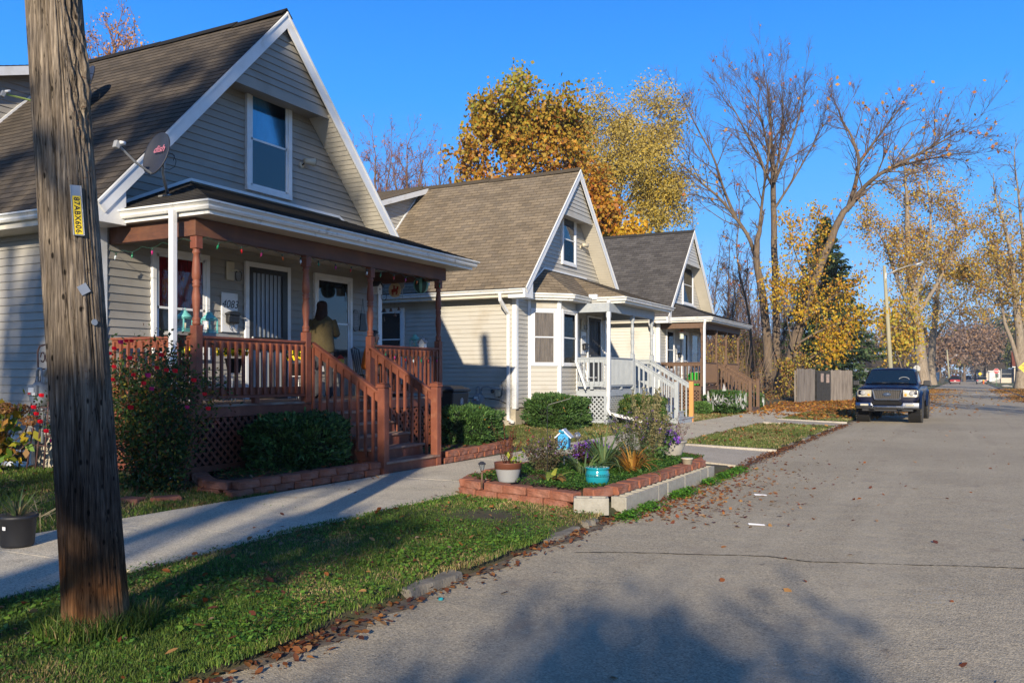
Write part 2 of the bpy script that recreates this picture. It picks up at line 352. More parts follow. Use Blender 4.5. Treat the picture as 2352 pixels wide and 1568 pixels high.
# pavement slabs: each slab a slightly different level, in one sheet
sb = MB(); y = -6.0; k = 0; random.seed(3)
while y < 46:
    L = 1.52; dz = random.uniform(-.003, .003); t = random.uniform(-.002, .002)
    if y > -6:
        x0, x1 = SW1+random.uniform(-.02,.02), SW0+random.uniform(-.03,.03)
        g = .002
        sb.add([(x0,y+g,0),(x1,y+g,0),(x1,y+L-g,0),(x0,y+L-g,0),(x0,y+g,.105+dz),(x1,y+g,.105+dz+t),(x1,y+L-g,.105+dz-t*.5),(x0,y+L-g,.105+dz)],
               [(4,5,6,7),(0,1,5,4),(1,2,6,5),(2,3,7,6),(3,0,4,7)])
    y += L; k += 1
tag(sb.build('sidewalk', M['sidewalk']), kind='structure')
tag(MB().box(SW1+.03,SW0-.03,-4.4,45,.02,.094).build('sidewalk_joints', M['soil']), kind='structure')
# walks and driveway aprons
M['apron'] = pave_mat('apron_concrete', (.40,.36,.30), (.48,.43,.36), (.6,.55,.5), (1.2,1.2,1.2), grain=120, patch=.8, spots=(.30,.26,.20))
def apron(y0, y1, fl):
    a = MB()
    n = 14; pts = []
    def prof(t): return .105*(1-t)+.012*t
    rows = []
    for i in range(n+1):
        t = i/n; x = SW0+.04+(LX0-.06-SW0)*t; w = fl*max(0, t-.45)**1.5
        rows.append((x, y0-w, y1+w, prof(t**1.3)))
    for i in range(n):
        x, a0, a1, z = rows[i]; X, b0, b1, Z = rows[i+1]
        a.add([(x,a0,z),(X,b0,Z),(X,b1,Z),(x,a1,z)], [(0,1,2,3)])
        for (ya, yb, s) in ((a0,b0,-1),(a1,b1,1)):       # rolled lip along both sides
            za = z+.03+.02*i/n; zb = Z+.03+.02*(i+1)/n
            a.add([(x,ya,z-.1),(X,yb,Z-.1),(X,yb,zb),(x,ya,za),(x,ya-s*.11,za),(X,yb-s*.11,zb),(x,ya-s*.15,z+.002),(X,yb-s*.15,Z+.002)],
                  [(0,1,2,3),(3,2,5,4),(4,5,7,6)])
    return tag(a.build('driveway_apron', M['apron'], recalc=True), kind='structure')
apron(15.35, 18.7, .4); apron(28.4, 30.9, .7)
w = MB(); w.box(-9.6, SW1-.01, 26.5, 27.9, -.02, .118).box(-9.6, SW1-.01, 36.4, 38.1, -.02, .118)
tag(w.build('garden_walk', M['apron'], bevel=.01), kind='structure')
# road crack with grass, chalky patch, gutter silt
def ribbon(name, pts, w0, z, m, jit=.25):
    b = MB(); L = []
    for i, (p, q) in enumerate(pts):
        ww = w0*(1+random.uniform(-jit, jit)*2); L.append(((p, q-ww/2), (p, q+ww/2)))
    for i in range(len(L)-1):
        b.add([(*L[i][0],z),(*L[i+1][0],z),(*L[i+1][1],z),(*L[i][1],z)], [(0,1,2,3)])
    return b.build(name, m)
random.seed(5)
cr = [(1320,1268),(1400,1267),(1470,1268),(1540,1270),(1620,1273),(1700,1274),(1760,1276),(1800,1281),(1850,1288),(1900,1290),(1960,1291),(2040,1294),(2130,1297),(2200,1298),(2280,1301),(2352,1304)]
cp = []
for i in range(len(cr)-1):
    a = at(*cr[i], Z=.004); b = at(*cr[i+1], Z=.004)
    for t in np.linspace(0, 1, 9)[:-1]:
        p = a.lerp(b, t); cp.append((p.x, p.y+random.uniform(-.008,.008)))
cp.append((3.8, cp[-1][1]-.03))
M['crack'] = mat('crack_dark', (.03,.026,.02), (.05,.042,.03), scale=20, rough=1)
tag(ribbon('road_crack', cp, .022, .004, M['crack'], .4), kind='structure')
M['silt'] = mat('gutter_silt', (.085,.066,.05), (.16,.13,.10), scale=12, rough=1, bump=.6, bscale=80)
gp = [(LX0-.02+.05*math.sin(y*1.7)+.03*math.sin(y*5.1)+.02, y) for y in np.arange(-2, 60, .12)]
g = MB()
for i in range(len(gp)-1):
    (xa, ya), (xb, yb) = gp[i], gp[i+1]; wa = .055+.04*math.sin(ya*3.3)+.03*math.sin(ya*9)+.015*math.sin(ya*31); wb = .055+.04*math.sin(yb*3.3)+.03*math.sin(yb*9)+.015*math.sin(yb*31)
    g.add([(xa-.1,ya,.01),(xa+wa,ya,.004),(xb+wb,yb,.004),(xb-.1,yb,.01)], [(0,1,2,3)])
tag(g.build('gutter_dirt', M['silt']), kind='structure')
M['kerbst'] = mat('old_kerb', (.20,.18,.15), (.13,.115,.095), scale=9, rough=.95, bump=.8, bscale=50)
# pale scuffs worn into the asphalt
m_, nt_, n_, l_, p_ = _m('chalky_scuff'); p_.inputs['Base Color'].default_value = (.62,.57,.48,1); p_.inputs['Roughness'].default_value = .9
tc_ = n_.new('ShaderNodeTexCoord'); t_ = n_.new('ShaderNodeTexNoise'); t_.inputs['Scale'].default_value = 9; t_.inputs['Detail'].default_value = 9; t_.inputs['Roughness'].default_value = .75; l_.new(tc_.outputs['Object'], t_.inputs[0]); r_ = n_.new('ShaderNodeMapRange'); r_.inputs[1].default_value = .50; r_.inputs[2].default_value = .66; r_.inputs[4].default_value = .55; l_.new(t_.outputs[0], r_.inputs[0]); l_.new(r_.outputs[0], p_.inputs['Alpha'])
sb_ = MB()
for (x0_, y0_, x1_, y1_, w_) in ((2090,1400,2210,1338,.16),(1745,1562,1880,1512,.14),(2290,1230,2350,1180,.2)):
    a_ = at(x0_, y0_, Z=.004); b_ = at(x1_, y1_, Z=.004); d_ = (b_-a_).normalized(); s_ = Vector((-d_.y, d_.x, 0)); k_ = 10; vs_ = []
    for i_ in range(k_+1):
        c_ = a_.lerp(b_, i_/k_); w2_ = w_*math.sin(math.pi*(i_+.3)/(k_+.6))*(1+.3*math.sin(i_*2.3)); vs_ += [c_-s_*w2_, c_+s_*w2_]
    sb_.add(vs_, [(2*i_,2*i_+2,2*i_+3,2*i_+1) for i_ in range(k_)])
tag(sb_.build('road_scuffs', m_), kind='structure')
# broken kerb stones showing through the grass
kb = MB(); random.seed(11); y = 1.0
while y < 56:
    L = random.uniform(.25, 1.1)
    if not (8.9 < y < 15.9 or 14.8 < y+L and y < 19.3 or 27.6 < y+L and y < 31.6) and random.random() < (.16 if y < 8 else .3 if y < 20 else .6):
        n = 6; top = []; h = random.uniform(.045,.075)
        x0 = LX0-.13+random.uniform(-.03,.02); x1 = LX0-.01+random.uniform(-.03,.03)
        ys = np.linspace(y, y+L*.85, n)
        a = [(x0+random.uniform(-.02,.02), v) for v in ys]; b = [(x1+random.uniform(-.03,.02), v) for v in ys]
        vs = [(p, q, h+random.uniform(-.006,.006)) for p, q in a]+[(p, q, h+random.uniform(-.012,.004)) for p, q in b]+[(p+.02, q, -.01) for p, q in b]+[(p-.02, q, -.01) for p, q in a]
        fs = [(i,n+i,n+i+1,i+1) for i in range(n-1)]+[(n+i,2*n+i,2*n+i+1,n+i+1) for i in range(n-1)]+[(3*n+i,i,i+1,3*n+i+1) for i in range(n-1)]+[(0,3*n,2*n,n),(n-1,2*n-1,3*n-1,4*n-1)]
        kb.add(vs, fs)
    y += L
tag(kb.build('kerb_stones', M['kerbst'], bevel=.012), kind='structure')
kr = MB().box(LX1, LX1+.12, -60, 300, -.02, .1)
tag(kr.build('kerb', M['cinder'], bevel=.02), kind='structure')
# speed hump markings
M['roadpaint'] = mat('road_paint', (.62,.60,.55), (.45,.42,.37), scale=14, rough=.8)
sp = MB()
for xc, s in ((-1.9, 1), (.75, -1), (2.0, -1), (2.9,-1)):
    for q in range(5):
        t0, t1 = q/5, (q+1)/5
        ya, yb = (82.2+1.8*t0, 82.2+1.8*t1)
        wa, wb = (.45*(t0 if s > 0 else 1-t0)+.02, .45*(t1 if s > 0 else 1-t1)+.02)
        za = .08*math.exp(-((ya-84)/2.2)**2)+.01; zb = .08*math.exp(-((yb-84)/2.2)**2)+.01
        sp.add([(xc-wa,ya,za),(xc+wa,ya,za),(xc+wb,yb,zb),(xc-wb,yb,zb)], [(0,1,2,3)])
tag(sp.build('road_marking', M['roadpaint']), kind='structure')
# ------------------------------------------------------------------ house building blocks
class Fr:
    """flat frame: u along, n outwards, z up"""
    def __init__(s, O, U, N): s.O = Vector(O); s.U = Vector(U).normalized(); s.N = Vector(N).normalized()
    def p(s, u, n, z): return s.O+s.U*u+s.N*n+Vector((0,0,z))
def fbox(mb, f, u0, u1, n0, n1, z0, z1):
    vs = [f.p(u,n,z) for z in (z0,z1) for (u,n) in ((u0,n0),(u1,n0),(u1,n1),(u0,n1))]
    return mb.add(vs, [(0,3,2,1),(4,5,6,7),(0,1,5,4),(1,2,6,5),(2,3,7,6),(3,0,4,7)])
def clip(poly, v, keep_above):
    out = []
    for i in range(len(poly)):
        a = poly[i]; b = poly[(i+1)%len(poly)]
        ia = (a[1] >= v) if keep_above else (a[1] <= v); ib = (b[1] >= v) if keep_above else (b[1] <= v)
        if ia: out.append(a)
        if ia != ib:
            t = (v-a[1])/(b[1]-a[1]); out.append((a[0]+(b[0]-a[0])*t, v))
    return out
def lapped(mb, poly, O, U, V, N, step, lift, under=True):
    """overlapping courses: convex polygon in (u,v), each course leaning out by lift at its lower edge"""
    O = Vector(O); U = Vector(U); V = Vector(V); N = Vector(N)
    vmin = min(p[1] for p in poly); vmax = max(p[1] for p in poly)
    k = math.floor(vmin/step)
    while k*step < vmax-1e-6:
        a, b = max(k*step, vmin), min((k+1)*step, vmax)
        c = clip(clip(poly, a, True), b, False)
        if len(c) >= 3:
            vs = [O+U*u+V*v+N*(lift*(1-(v-k*step)/step)) for u, v in c]
            mb.add(vs, [tuple(range(len(c)))], [[(u, v) for u, v in c]])
            if under:
                bot = [p for p in c if abs(p[1]-a) < 1e-6]
                if len(bot) >= 2:
                    u0 = min(p[0] for p in bot); u1 = max(p[0] for p in bot); lv = lift*(1-(a-k*step)/step)
                    mb.add([O+U*u0+V*a+N*lv, O+U*u1+V*a+N*lv, O+U*u1+V*a-N*.002, O+U*u0+V*a-N*.002], [(0,1,2,3)], [[(u0,a+.001),(u1,a+.001),(u1,a+.001),(u0,a+.001)]])
        k += 1
KP = [(0,0),(.065,0),(.085,.03),(.078,.055),(.105,.085),(.125,.09),(.125,.115),(.115,.115),(.11,.10),(.01,.10),(0,.12)]
def gutter(path, z, parent, name='gutter', side=1, m=None):
    """K-profile gutter along a plan polyline; side=+1 puts the lip to the right of the direction"""
    P = [Vector((x, y, 0)) for x, y in path]; n = len(P); mb = MB(); rows = []
    for i in range(n):
        d1 = (P[i]-P[i-1]).normalized() if i else None; d2 = (P[i+1]-P[i]).normalized() if i < n-1 else None
        n1 = Vector((d1.y, -d1.x, 0))*side if d1 else None; n2 = Vector((d2.y, -d2.x, 0))*side if d2 else None
        if n1 is None: o = n2
        elif n2 is None: o = n1
        else: o = (n1+n2)/(1+n1.dot(n2))
        rows.append([P[i]+o*a+Vector((0,0,z+b)) for a, b in KP])
    k = len(KP); vs = [p for r in rows for p in r]
    fs = [(i*k+j, i*k+(j+1)%k, (i+1)*k+(j+1)%k, (i+1)*k+j) for i in range(n-1) for j in range(k)]
    fs += [tuple(range(k)), tuple((n-1)*k+j for j in range(k))[::-1]]
    mb.add(vs, fs)
    return mb.build(name, m or M['gutter'], parent)
def downspout(pts, parent, w=.075, h=.095, name='downspout', m=None):
    mb = MB(); pts = [Vector(p) for p in pts]
    vs = []; k = len(pts)
    for i in range(k):
        d = (pts[min(i+1,k-1)]-pts[max(i-1,0)]).normalized()
        ux = Vector((1,0,0)) if abs(d.x) < .8 else Vector((0,0,1))
        uy = d.cross(ux).normalized(); ux = uy.cross(d).normalized()
        for a, b in ((-1,-1),(1,-1),(1,1),(-1,1)): vs.append(pts[i]+ux*a*w/2+uy*b*h/2)
    fs = [(i*4+j, i*4+(j+1)%4, (i+1)*4+(j+1)%4, (i+1)*4+j) for i in range(k-1) for j in range(4)]+[(0,1,2,3),(4*k-4,4*k-3,4*k-2,4*k-1)]
    mb.add(vs, fs)
    return mb.build(name, m or M['white'], parent, bevel=.012)
M['curt_red'] = mat('curtain_red', (.50,.015,.015), (.10,.004,.006), scale=5, rough=.9, stretch=(6,6,.5))
M['curt_beige'] = mat('curtain_beige', (.22,.15,.10), (.12,.08,.055), scale=5, rough=.9, stretch=(6,6,.4))
M['curt_blue'] = mat('curtain_blue', (.03,.30,.48), (.02,.22,.38), scale=4, rough=.9, stretch=(5,5,.4))
M['curt_green'] = mat('curtain_green', (.20,.28,.20), (.12,.18,.12), scale=4, rough=.9, stretch=(5,5,.4))
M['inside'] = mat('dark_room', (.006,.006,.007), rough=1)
def window(f, u0, u1, z0, z1, parent, upper=None, lower=None, fw=.075, name='window', rail=.5, screen=True):
    """casing, two sashes, panes, things seen through them"""
    f = Fr(f.O+f.N*.021, f.U, f.N)
    c = MB(); d = .045
    fbox(c, f, u0, u1, -.02, d, z1-fw, z1); fbox(c, f, u0, u1, -.02, d+.006, z0, z0+fw)
    fbox(c, f, u0, u0+fw, -.02, d, z0+fw, z1-fw); fbox(c, f, u1-fw, u1, -.02, d, z0+fw, z1-fw)
    fbox(c, f, u0+fw, u0+fw+.018, .0, .03, z0+fw, z1-fw); fbox(c, f, u1-fw-.018, u1-fw, .0, .03, z0+fw, z1-fw); fbox(c, f, u0+fw, u1-fw, .0, .03, z1-fw-.018, z1-fw)
    w = c.build(name, M['white'], parent, bevel=.006)
    a0, a1, b0, b1 = u0+fw+.018, u1-fw-.018, z0+fw, z1-fw-.018; zm = b0+(b1-b0)*rail; sw = .035
    s = MB()
    for (q0, q1, n) in ((zm-.005, b1, .026), (b0, zm+.03, .022)):
        fbox(s, f, a0, a1, .002, n, q1-sw, q1); fbox(s, f, a0, a1, .002, n, q0, q0+sw); fbox(s, f, a0, a0+sw, .002, n, q0, q1); fbox(s, f, a1-sw, a1, .002, n, q0, q1)
    s.build('sash', M['white'], w)
    for (q0, q1, m_, nn) in ((zm+.03, b1-sw, upper, 'pane'), (b0+sw, zm, lower, 'pane')):
        g = MB(); fbox(g, f, a0+sw, a1-sw, .013, .016, q0, q1)
        if m_ is None: g.build(nn, M['glass'], w)
        elif m_ in ('blue','dark'): g.build(nn, M['glassb' if m_ == 'blue' else 'glassm'], w)
        else:
            g.build(nn, M['clear'], w)
            k = MB(); n = 28; vs = []
            for i in range(n+1):
                u = a0+sw+(a1-a0-2*sw)*i/n; dd = .0065+.0035*math.sin(i*1.9+z0); vs += [f.p(u, dd, q0), f.p(u, dd, q1)]
            k.sm = True; k.add(vs, [(2*i,2*i+2,2*i+3,2*i+1) for i in range(n)]); k.build('curtain', M[m_], w, recalc=False)
            r = MB(); fbox(r, f, a0+sw, a1-sw, .001, .0025, q0, q1); r.build('dark_room', M['inside'], w)
    return w
POSTP = [(.052,0),(.060,.03),(.050,.05),(.058,.07),(.058,.09),(.040,.12),(.046,.20),(.060,.34),(.060,.40),(.044,.52),(.046,.53),(.060,.55),(.046,.57),(.060,.60),(.046,.62),(.046,.63),(.062,.66),(.060,.76),(.050,.90),(.040,.98),(.056,1.0),(.056,1.02),(.045,1.04),(.052,1.06)]
def turned_post(x, y, z0, z1, parent, m, w=.12, zb=1.11, zt=.17, r=1.0):
    b = MB(); h = w/2
    b.box(x-h, x+h, y-h, y+h, z0, z0+zb); o = b.build('porch_post', m, parent, bevel=.008)
    MB().box(x-h, x+h, y-h, y+h, z1-zt, z1).build('post_head', m, o, bevel=.008)
    t = MB(); t.sm = True; a, c = z0+zb, z1-zt; s = (c-a)/1.06
    t.lathe((x, y, a), [(p*r, q*s) for p, q in POSTP], 14); t.build('turned_shaft', m, o)
    return o
def railing(p, q, parent, m, zt=2.15, zb=1.30, sp=.145, name='railing', bw=.038, deck=1.2, blocks=1):
    p = Vector((*p, 0)); q = Vector((*q, 0)); L = (q-p).length; f = Fr(p, q-p, (q-p).cross(Vector((0,0,1))))
    t = MB(); fbox(t, f, 0, L, -.05, .05, zt-.035, zt); fbox(t, f, .001, L-.001, -.022, .022, zt-.155, zt-.036)
    r = t.build(name, m, parent, bevel=.004)
    b = MB(); fbox(b, f, 0, L, -.02, .02, zb+.02, zb+.135); fbox(b, f, .001, L-.001, -.045, .045, zb-.02, zb+.019)
    for i in range(blocks):
        u = L*(i+1)/(blocks+1) if blocks > 1 else L*.5
        fbox(b, f, u-.045, u+.045, -.04, .04, deck, zb-.021)
    b.build('bottom_rail', m, r, bevel=.004)
    n = max(2, int(round(L/sp))); k = 0
    for i in range(n):
        u = (i+.5)*L/n; c = MB(); fbox(c, f, u-bw/2, u+bw/2, .023, .023+bw, zb+.03, zt-.06); c.build('baluster', m, r)
    return r
def lattice(f, u0, u1, z0, z1, parent, m, sp=.135, w=.04, name='lattice'):
    b = MB(); H = z1-z0; W = u1-u0
    for s, n in ((1, .0), (-1, .011)):
        c = -H
        while c < W:
            # line u = c + t (s=1) or mirrored, z=t
            t0, t1 = max(0, -c), min(H, W-c)
            if t1-t0 > .03:
                a = (c+t0, t0); e = (c+t1, t1)
                if s < 0: a = (W-a[0], a[1]); e = (W-e[0], e[1])
                b.bar(f.p(u0+a[0], n, z0+a[1]), f.p(u0+e[0], n, z0+e[1]), .01 if False else .01, w, up=tuple(Vector((0,0,1)).cross(f.N).cross(f.N)) if False else tuple(f.N.cross(f.p(u0+e[0],0,z0+e[1])-f.p(u0+a[0],0,z0+a[1])).normalized()))
            c += sp
    fbox(b, f, u0, u1, -.02, .025, z0-.09, z0-.002)
    return b.build(name, m, parent, recalc=False)
def stairs(y0, y1, parent, m, mt, x0=1.7, deck=1.2, n=5, run=.29, zg=.1, rails=(True, True), newel=None, cap=True):
    s = MB(); rise = (deck-zg)/(n+1)
    for k in range(1, n+1):
        z = deck-rise*k; xa = x0+run*(k-1); xb = x0+run*k
        s.box(xb-.03, xb-.012, y0+.02, y1-.02, z-rise+.0, z-.036)
    for y in (y0, y1-.04): # stringers
        pts = [(x0, y, deck-.05)]
        for k in range(1, n+1):
            z = deck-rise*k; pts += [(x0+run*(k-1)+.0, y, z-.04), (x0+run*k-.035, y, z-.04)]
        pts += [(x0+run*n-.035, y, zg-.02), (x0+run*(n-1), y, zg-.02), (x0, y, deck-rise*2-.1)]
        s.prism(pts, (0,.04,0))
    st = s.build('steps', m, parent)
    for k in range(1, n+1):
        z = deck-rise*k; t = MB().box(x0+run*(k-1)-.012, x0+run*k+.02, y0-.03, y1+.03, z-.035, z); t.build('tread', mt, st, bevel=.006)
    zr0 = deck+.93; xn = x0+run*n-.06; zn = zg+1.22
    for i, y in enumerate((y0-.02, y1+.02)):
        mm = (newel or {}).get(i, m); h = .065
        nb = MB().box(xn-h, xn+h, y-h, y+h, zg-.02, zn+.10); nw = nb.build('newel_post', mm, st, bevel=.006)
        if cap:
            c = MB().box(xn-.085, xn+.085, y-.085, y+.085, zn+.101, zn+.128).box(xn-.075, xn+.075, y-.075, y+.075, zn+.128, zn+.155)
            c.add([(xn-.09,y-.09,zn+.155),(xn+.09,y-.09,zn+.155),(xn+.09,y+.09,zn+.155),(xn-.09,y+.09,zn+.155),(xn,y,zn+.185)], [(0,1,4),(1,2,4),(2,3,4),(3,0,4),(3,2,1,0)])
            c.build('post_cap', mm, nw, bevel=.004)
        a = Vector((x0-.0, y, zr0)); b = Vector((xn-h+.0, y, zn+.02)); r = MB()
        ex = (b-a).normalized()
        r.bar(a, b+ex*.08+Vector((0,0,0)), .095, .036); r.bar(a-Vector((0,0,.09)), b-Vector((0,0,.09)), .04, .115)
        rl = r.build('stair_rail', m, st, bevel=.004)
        nbal = 9
        for k in range(nbal):
            t = (k+.35)/nbal; p = a.lerp(b, t); zbot = deck-(p.x-x0)/run*rise-.16
            sgn = -1 if i == 0 else -1
            MB().box(p.x-.02, p.x+.02, y+sgn*.021-.038, y+sgn*.021, max(zbot, zg+.1), p.z-.05).build('baluster', m, rl)
    return st
def hip_plane(mb, pts, z_up=(0,0,1)):
    """lapped shingles on the plane of 3-4 points; first two points are the eave"""
    P = [Vector(p) for p in pts]; U = (P[1]-P[0]).normalized(); N = (P[1]-P[0]).cross(P[-1]-P[0]).normalized()
    if N.z < 0: N = -N
    V = N.cross(U).normalized()
    if V.z < 0: V = -V
    lapped(mb, [((p-P[0]).dot(U), (p-P[0]).dot(V)) for p in P], P[0], U, V, N, .14, .008)
W_, APY, EZ, RZ = 6.75, 3.30, 3.98, 7.93
def house_shell(h, ms, shing, shp, depth=10.2, zf=.72, side_win=None, x_d=-5.2):
    # foundation and walls
    MB().box(-depth, -.02, .02, W_-.02, -.1, zf).build('foundation', M['conc'], h, bevel=.01)
    fw = MB(); sl = (RZ-EZ)/(APY+.47)
    zt0 = EZ+.47*sl-.12
    lapped(fw, [(0,zf),(W_,zf),(W_,zt0),(APY+.075,RZ-.16),(APY-.075,RZ-.16),(0,zt0)], (0,0,0), (0,1,0), (0,0,1), (1,0,0), .122, .021)
    fw.build('front_wall', ms, h, recalc=False)
    sw = MB(); lapped(sw, [(-depth,zf),(0,zf),(0,4.05),(-depth,4.05)], (0,0,0), (1,0,0), (0,0,1), (0,-1,0), .122, .021)
    sw.build('side_wall', ms, h, recalc=False); sw = MB()
    lapped(sw, [(-depth,zf),(0,zf),(0,4.05),(-depth,4.05)], (0,W_,0), (1,0,0), (0,0,1), (0,1,0), .122, .021)
    sw.build('side_wall', ms, h, recalc=False)
    bw = MB(); bw.poly([(-depth,0,zf),(-depth,W_,zf),(-depth,W_,zt0),(-depth,APY,RZ-.16),(-depth,0,zt0)]); bw.build('rear_wall', ms, h)
    # corner boards
    for y in (0, W_):
        cb = MB()
        s = -1 if y == 0 else 1
        cb.box(-.10, .030, min(y, y+s*.030), max(y, y+s*.030), zf-.03, 3.85); cb.box(.0, .0305, min(y, y-s*.1), max(y, y-s*.1), zf-.03, 3.85)
        cb.build('corner_board', M['white'], h)
    # main roof, both slopes
    Ls = math.hypot(APY+.47, RZ-EZ); xf = .53
    rf = MB()
    Nn = Vector((0, -(RZ-EZ), APY+.47)).normalized(); V = Vector((0, APY+.47, RZ-EZ)).normalized()
    lapped(rf, [(-depth-.3,0),(xf,0),(xf,Ls),(-depth-.3,Ls)], (0,-.47,EZ), (1,0,0), V, Nn, .14, .006)
    Nn2 = Vector((0, RZ-EZ, W_+.42-APY)).normalized(); V2 = Vector((0, -(W_+.42-APY), RZ-EZ)).normalized()
    L2 = math.hypot(W_+.42-APY, RZ-EZ)
    lapped(rf, [(-depth-.3,0),(xf,0),(xf,L2),(-depth-.3,L2)], (0,W_+.42,EZ), (1,0,0), V2, Nn2, .14, .006)
    roof = rf.build('roof', shing, h, recalc=False)
    # deck under the shingles
    u = MB()
    for (ya, yb, N, ) in ((-.47, APY, Nn), (W_+.42, APY, Nn2)):
        a, b = Vector((xf-.005, ya, EZ)), Vector((xf-.005, yb, RZ)); c, d = Vector((-depth-.29, yb, RZ)), Vector((-depth-.29, ya, EZ))
        u.add([a-N*.004,b-N*.004,c-N*.004,d-N*.004,a-N*.05,b-N*.05,c-N*.05,d-N*.05], [(0,1,2,3),(7,6,5,4),(0,4,5,1),(3,2,6,7),(0,3,7,4)])
    u.build('roof_deck', M['darkgrey'], roof, recalc=True)
    # ridge cap in lifted lengths
    rc = MB(); x = xf; random.seed(int(abs(h.location.y)*10)+2)
    while x > -depth-.3:
        L = random.uniform(.9, 2.2); lift = random.choice((0,.012,.03)); x2 = max(x-L, -depth-.3)
        za, zb = RZ+.03+lift, RZ+.022
        rc.add([(x,APY-.15,za-.14),(x,APY,za),(x,APY+.15,za-.14),(x2,APY-.15,zb-.145),(x2,APY,zb),(x2,APY+.15,zb-.145),(x,APY-.15,za-.16),(x,APY,za-.03),(x,APY+.15,za-.16)],
               [(0,1,4,3),(1,2,5,4),(0,6,7,1),(1,7,8,2)]); x = x2
    rc.build('ridge_cap', M['shingP'] if shing is M['shing1'] else shing, roof)
    # rake boards with returns at the eaves
    rk = MB()
    for (ya, yb, N) in ((-.47, APY, Nn), (W_+.42, APY, Nn2)):
        a, b = Vector((xf-.02, ya, EZ)), Vector((xf-.02, yb, RZ))
        dn = N*.205
        e = (b-a).normalized()
        p0, p1 = a-N*.012, b-N*.012
        # plumb cut at the ridge
        k = abs((dn.y)/(e.y))
        q0, q1 = a-dn, b-dn+e*(dn.y/e.y if abs(e.y) > 1e-6 else 0)
        rk.prism([p0, p1, q1, q0], (.03,0,0))
        p0, p1 = a-N*.014, b-N*.014; q0, q1 = a-N*.05, b-N*.05+e*(N.y*.05/e.y)
        rk.prism([p0+Vector((.03,0,0)), p1+Vector((.03,0,0)), q1+Vector((.03,0,0)), q0+Vector((.03,0,0))], (.018,0,0))
    s = 1
    for (y0, y1) in ((-.47, .03), (W_-.03, W_+.42)):
        ya, yb = (y0, y1) if y0 < 0 else (y1, y0)
        zi = EZ+abs(yb-ya)*sl-.26
        rk.prism([(.0,ya,EZ-.27),(.0,yb,EZ-.27),(.0,yb,zi+.02),(.0,ya,EZ-.03)], (xf-.013,0,0))
    rk.build('rake_board', M['white'], h, bevel=.004)
    # ribbed rake soffits
    so = MB()
    for (ya, yb, N, VV) in ((-.47, APY, Nn, V), (W_+.42, APY, Nn2, V2)):
        Lx = math.hypot(yb-ya, RZ-EZ)
        O = Vector((0, ya, EZ))-N*.195
        tt = 1.02
        so = MB(); lapped(so, [(.02,.35),(xf-.03,.35),(xf-.03,Lx*.66),(.02,Lx*.66)], O, (1,0,0), VV, -N, .10, .008)
        so.build('rake_soffit', M['soffit'], h, recalc=False)
    # projecting gable panel, its soffit and trim
    zg0 = 6.42; yl = APY-(RZ-.22-zg0)/sl; yr = APY+(RZ-.22-zg0)/((RZ-EZ)/(W_+.42-APY))
    gp = MB(); lapped(gp, [(yl,zg0),(yr,zg0),(APY+.02,RZ-.22),(APY-.02,RZ-.22)], (xf-.10,0,0), (0,1,0), (0,0,1), (1,0,0), .122, .021)
    gp.build('gable_panel', ms, h, recalc=False)
    gs = MB(); lapped(gs, [(yl-.05,0),(yr+.05,0),(yr+.05,xf-.1),(yl-.05,xf-.1)], (0,0,zg0+.03), (0,1,0), (1,0,0), (0,0,-1), .10, .006)
    gs.box(xf-.115, xf-.078, yl-.04, yr+.04, zg0-.03, zg0+.13)
    gs.build('gable_soffit', ms, h)
    # eave soffit, fascia and gutter on the near side
    es = MB(); es.box(-depth-.2, 0, -.45, .0, EZ-.24, EZ-.225).box(-depth-.2, .0, -.465, -.45, EZ-.24, EZ-.03)
    es.build('eave_soffit', M['soffit'], h); MB().box(-depth-.2, .0, W_, W_+.40, EZ-.24, EZ-.225).build('eave_soffit', M['soffit'], h)
    gutter([(-depth-.25, -.466), (.47, -.466)], EZ-.155, h)
    # dormer: shed roof from the ridge, cheek towards the street
    xd = x_d; dr = MB(); ya, za = .55, EZ+(.55+.47)*sl; zd = 6.93
    O = Vector((xd+.28, .30, zd-.02)); Vd = Vector((0, APY-.30, RZ-.0-zd)).normalized(); Nd = Vector((0,-Vd.z,Vd.y))
    Ld = math.hypot(APY-.3, RZ-zd)
    lapped(dr, [(-3.9,0),(0,0),(0,Ld),(-3.9,Ld)], O, (1,0,0), Vd, Nd, .14, .006)
    dm = dr.build('dormer', shing, h, recalc=False)
    db = MB(); c = [Vector((xd+.27, .30, zd-.025)), Vector((xd+.27, APY, RZ-.03))]
    db.prism([c[0]-Nd*.01, c[1]-Nd*.01, c[1]-Nd*.17, c[0]-Nd*.17], (.025,0,0)); db.box(xd-3.6, xd+.27, .29, .315, zd-.19, zd-.03)
    db.build('dormer_fascia', M['white'], dm)
    dc = MB(); yb_ = .72; zb_ = EZ+(yb_+.47)*sl
    # cheek polygon in (y,z)
    lapped(dc, [(yb_,zb_),(APY-.02,RZ-.12),(APY-.3,RZ-.12-.28*(RZ-zd)/(APY-.3)),(yb_,zd-.0)], (xd,0,0), (0,1,0), (0,0,1), (1,0,0), .122, .021)
    lapped(dc, [(xd-3.6,zb_),(xd,zb_),(xd,zd),(xd-3.6,zd)], (0,yb_,0), (1,0,0), (0,0,1), (0,-1,0), .122, .021)
    dc.build('dormer_wall', ms, dm, recalc=False)
    fl = MB(); fl.bar((xd+.02, yb_-.02, zb_+.02), (xd+.02, APY-.2, RZ-.2), .04, .05); fl.build('dormer_flashing', M['white'], dm)
    # vent
    return roof
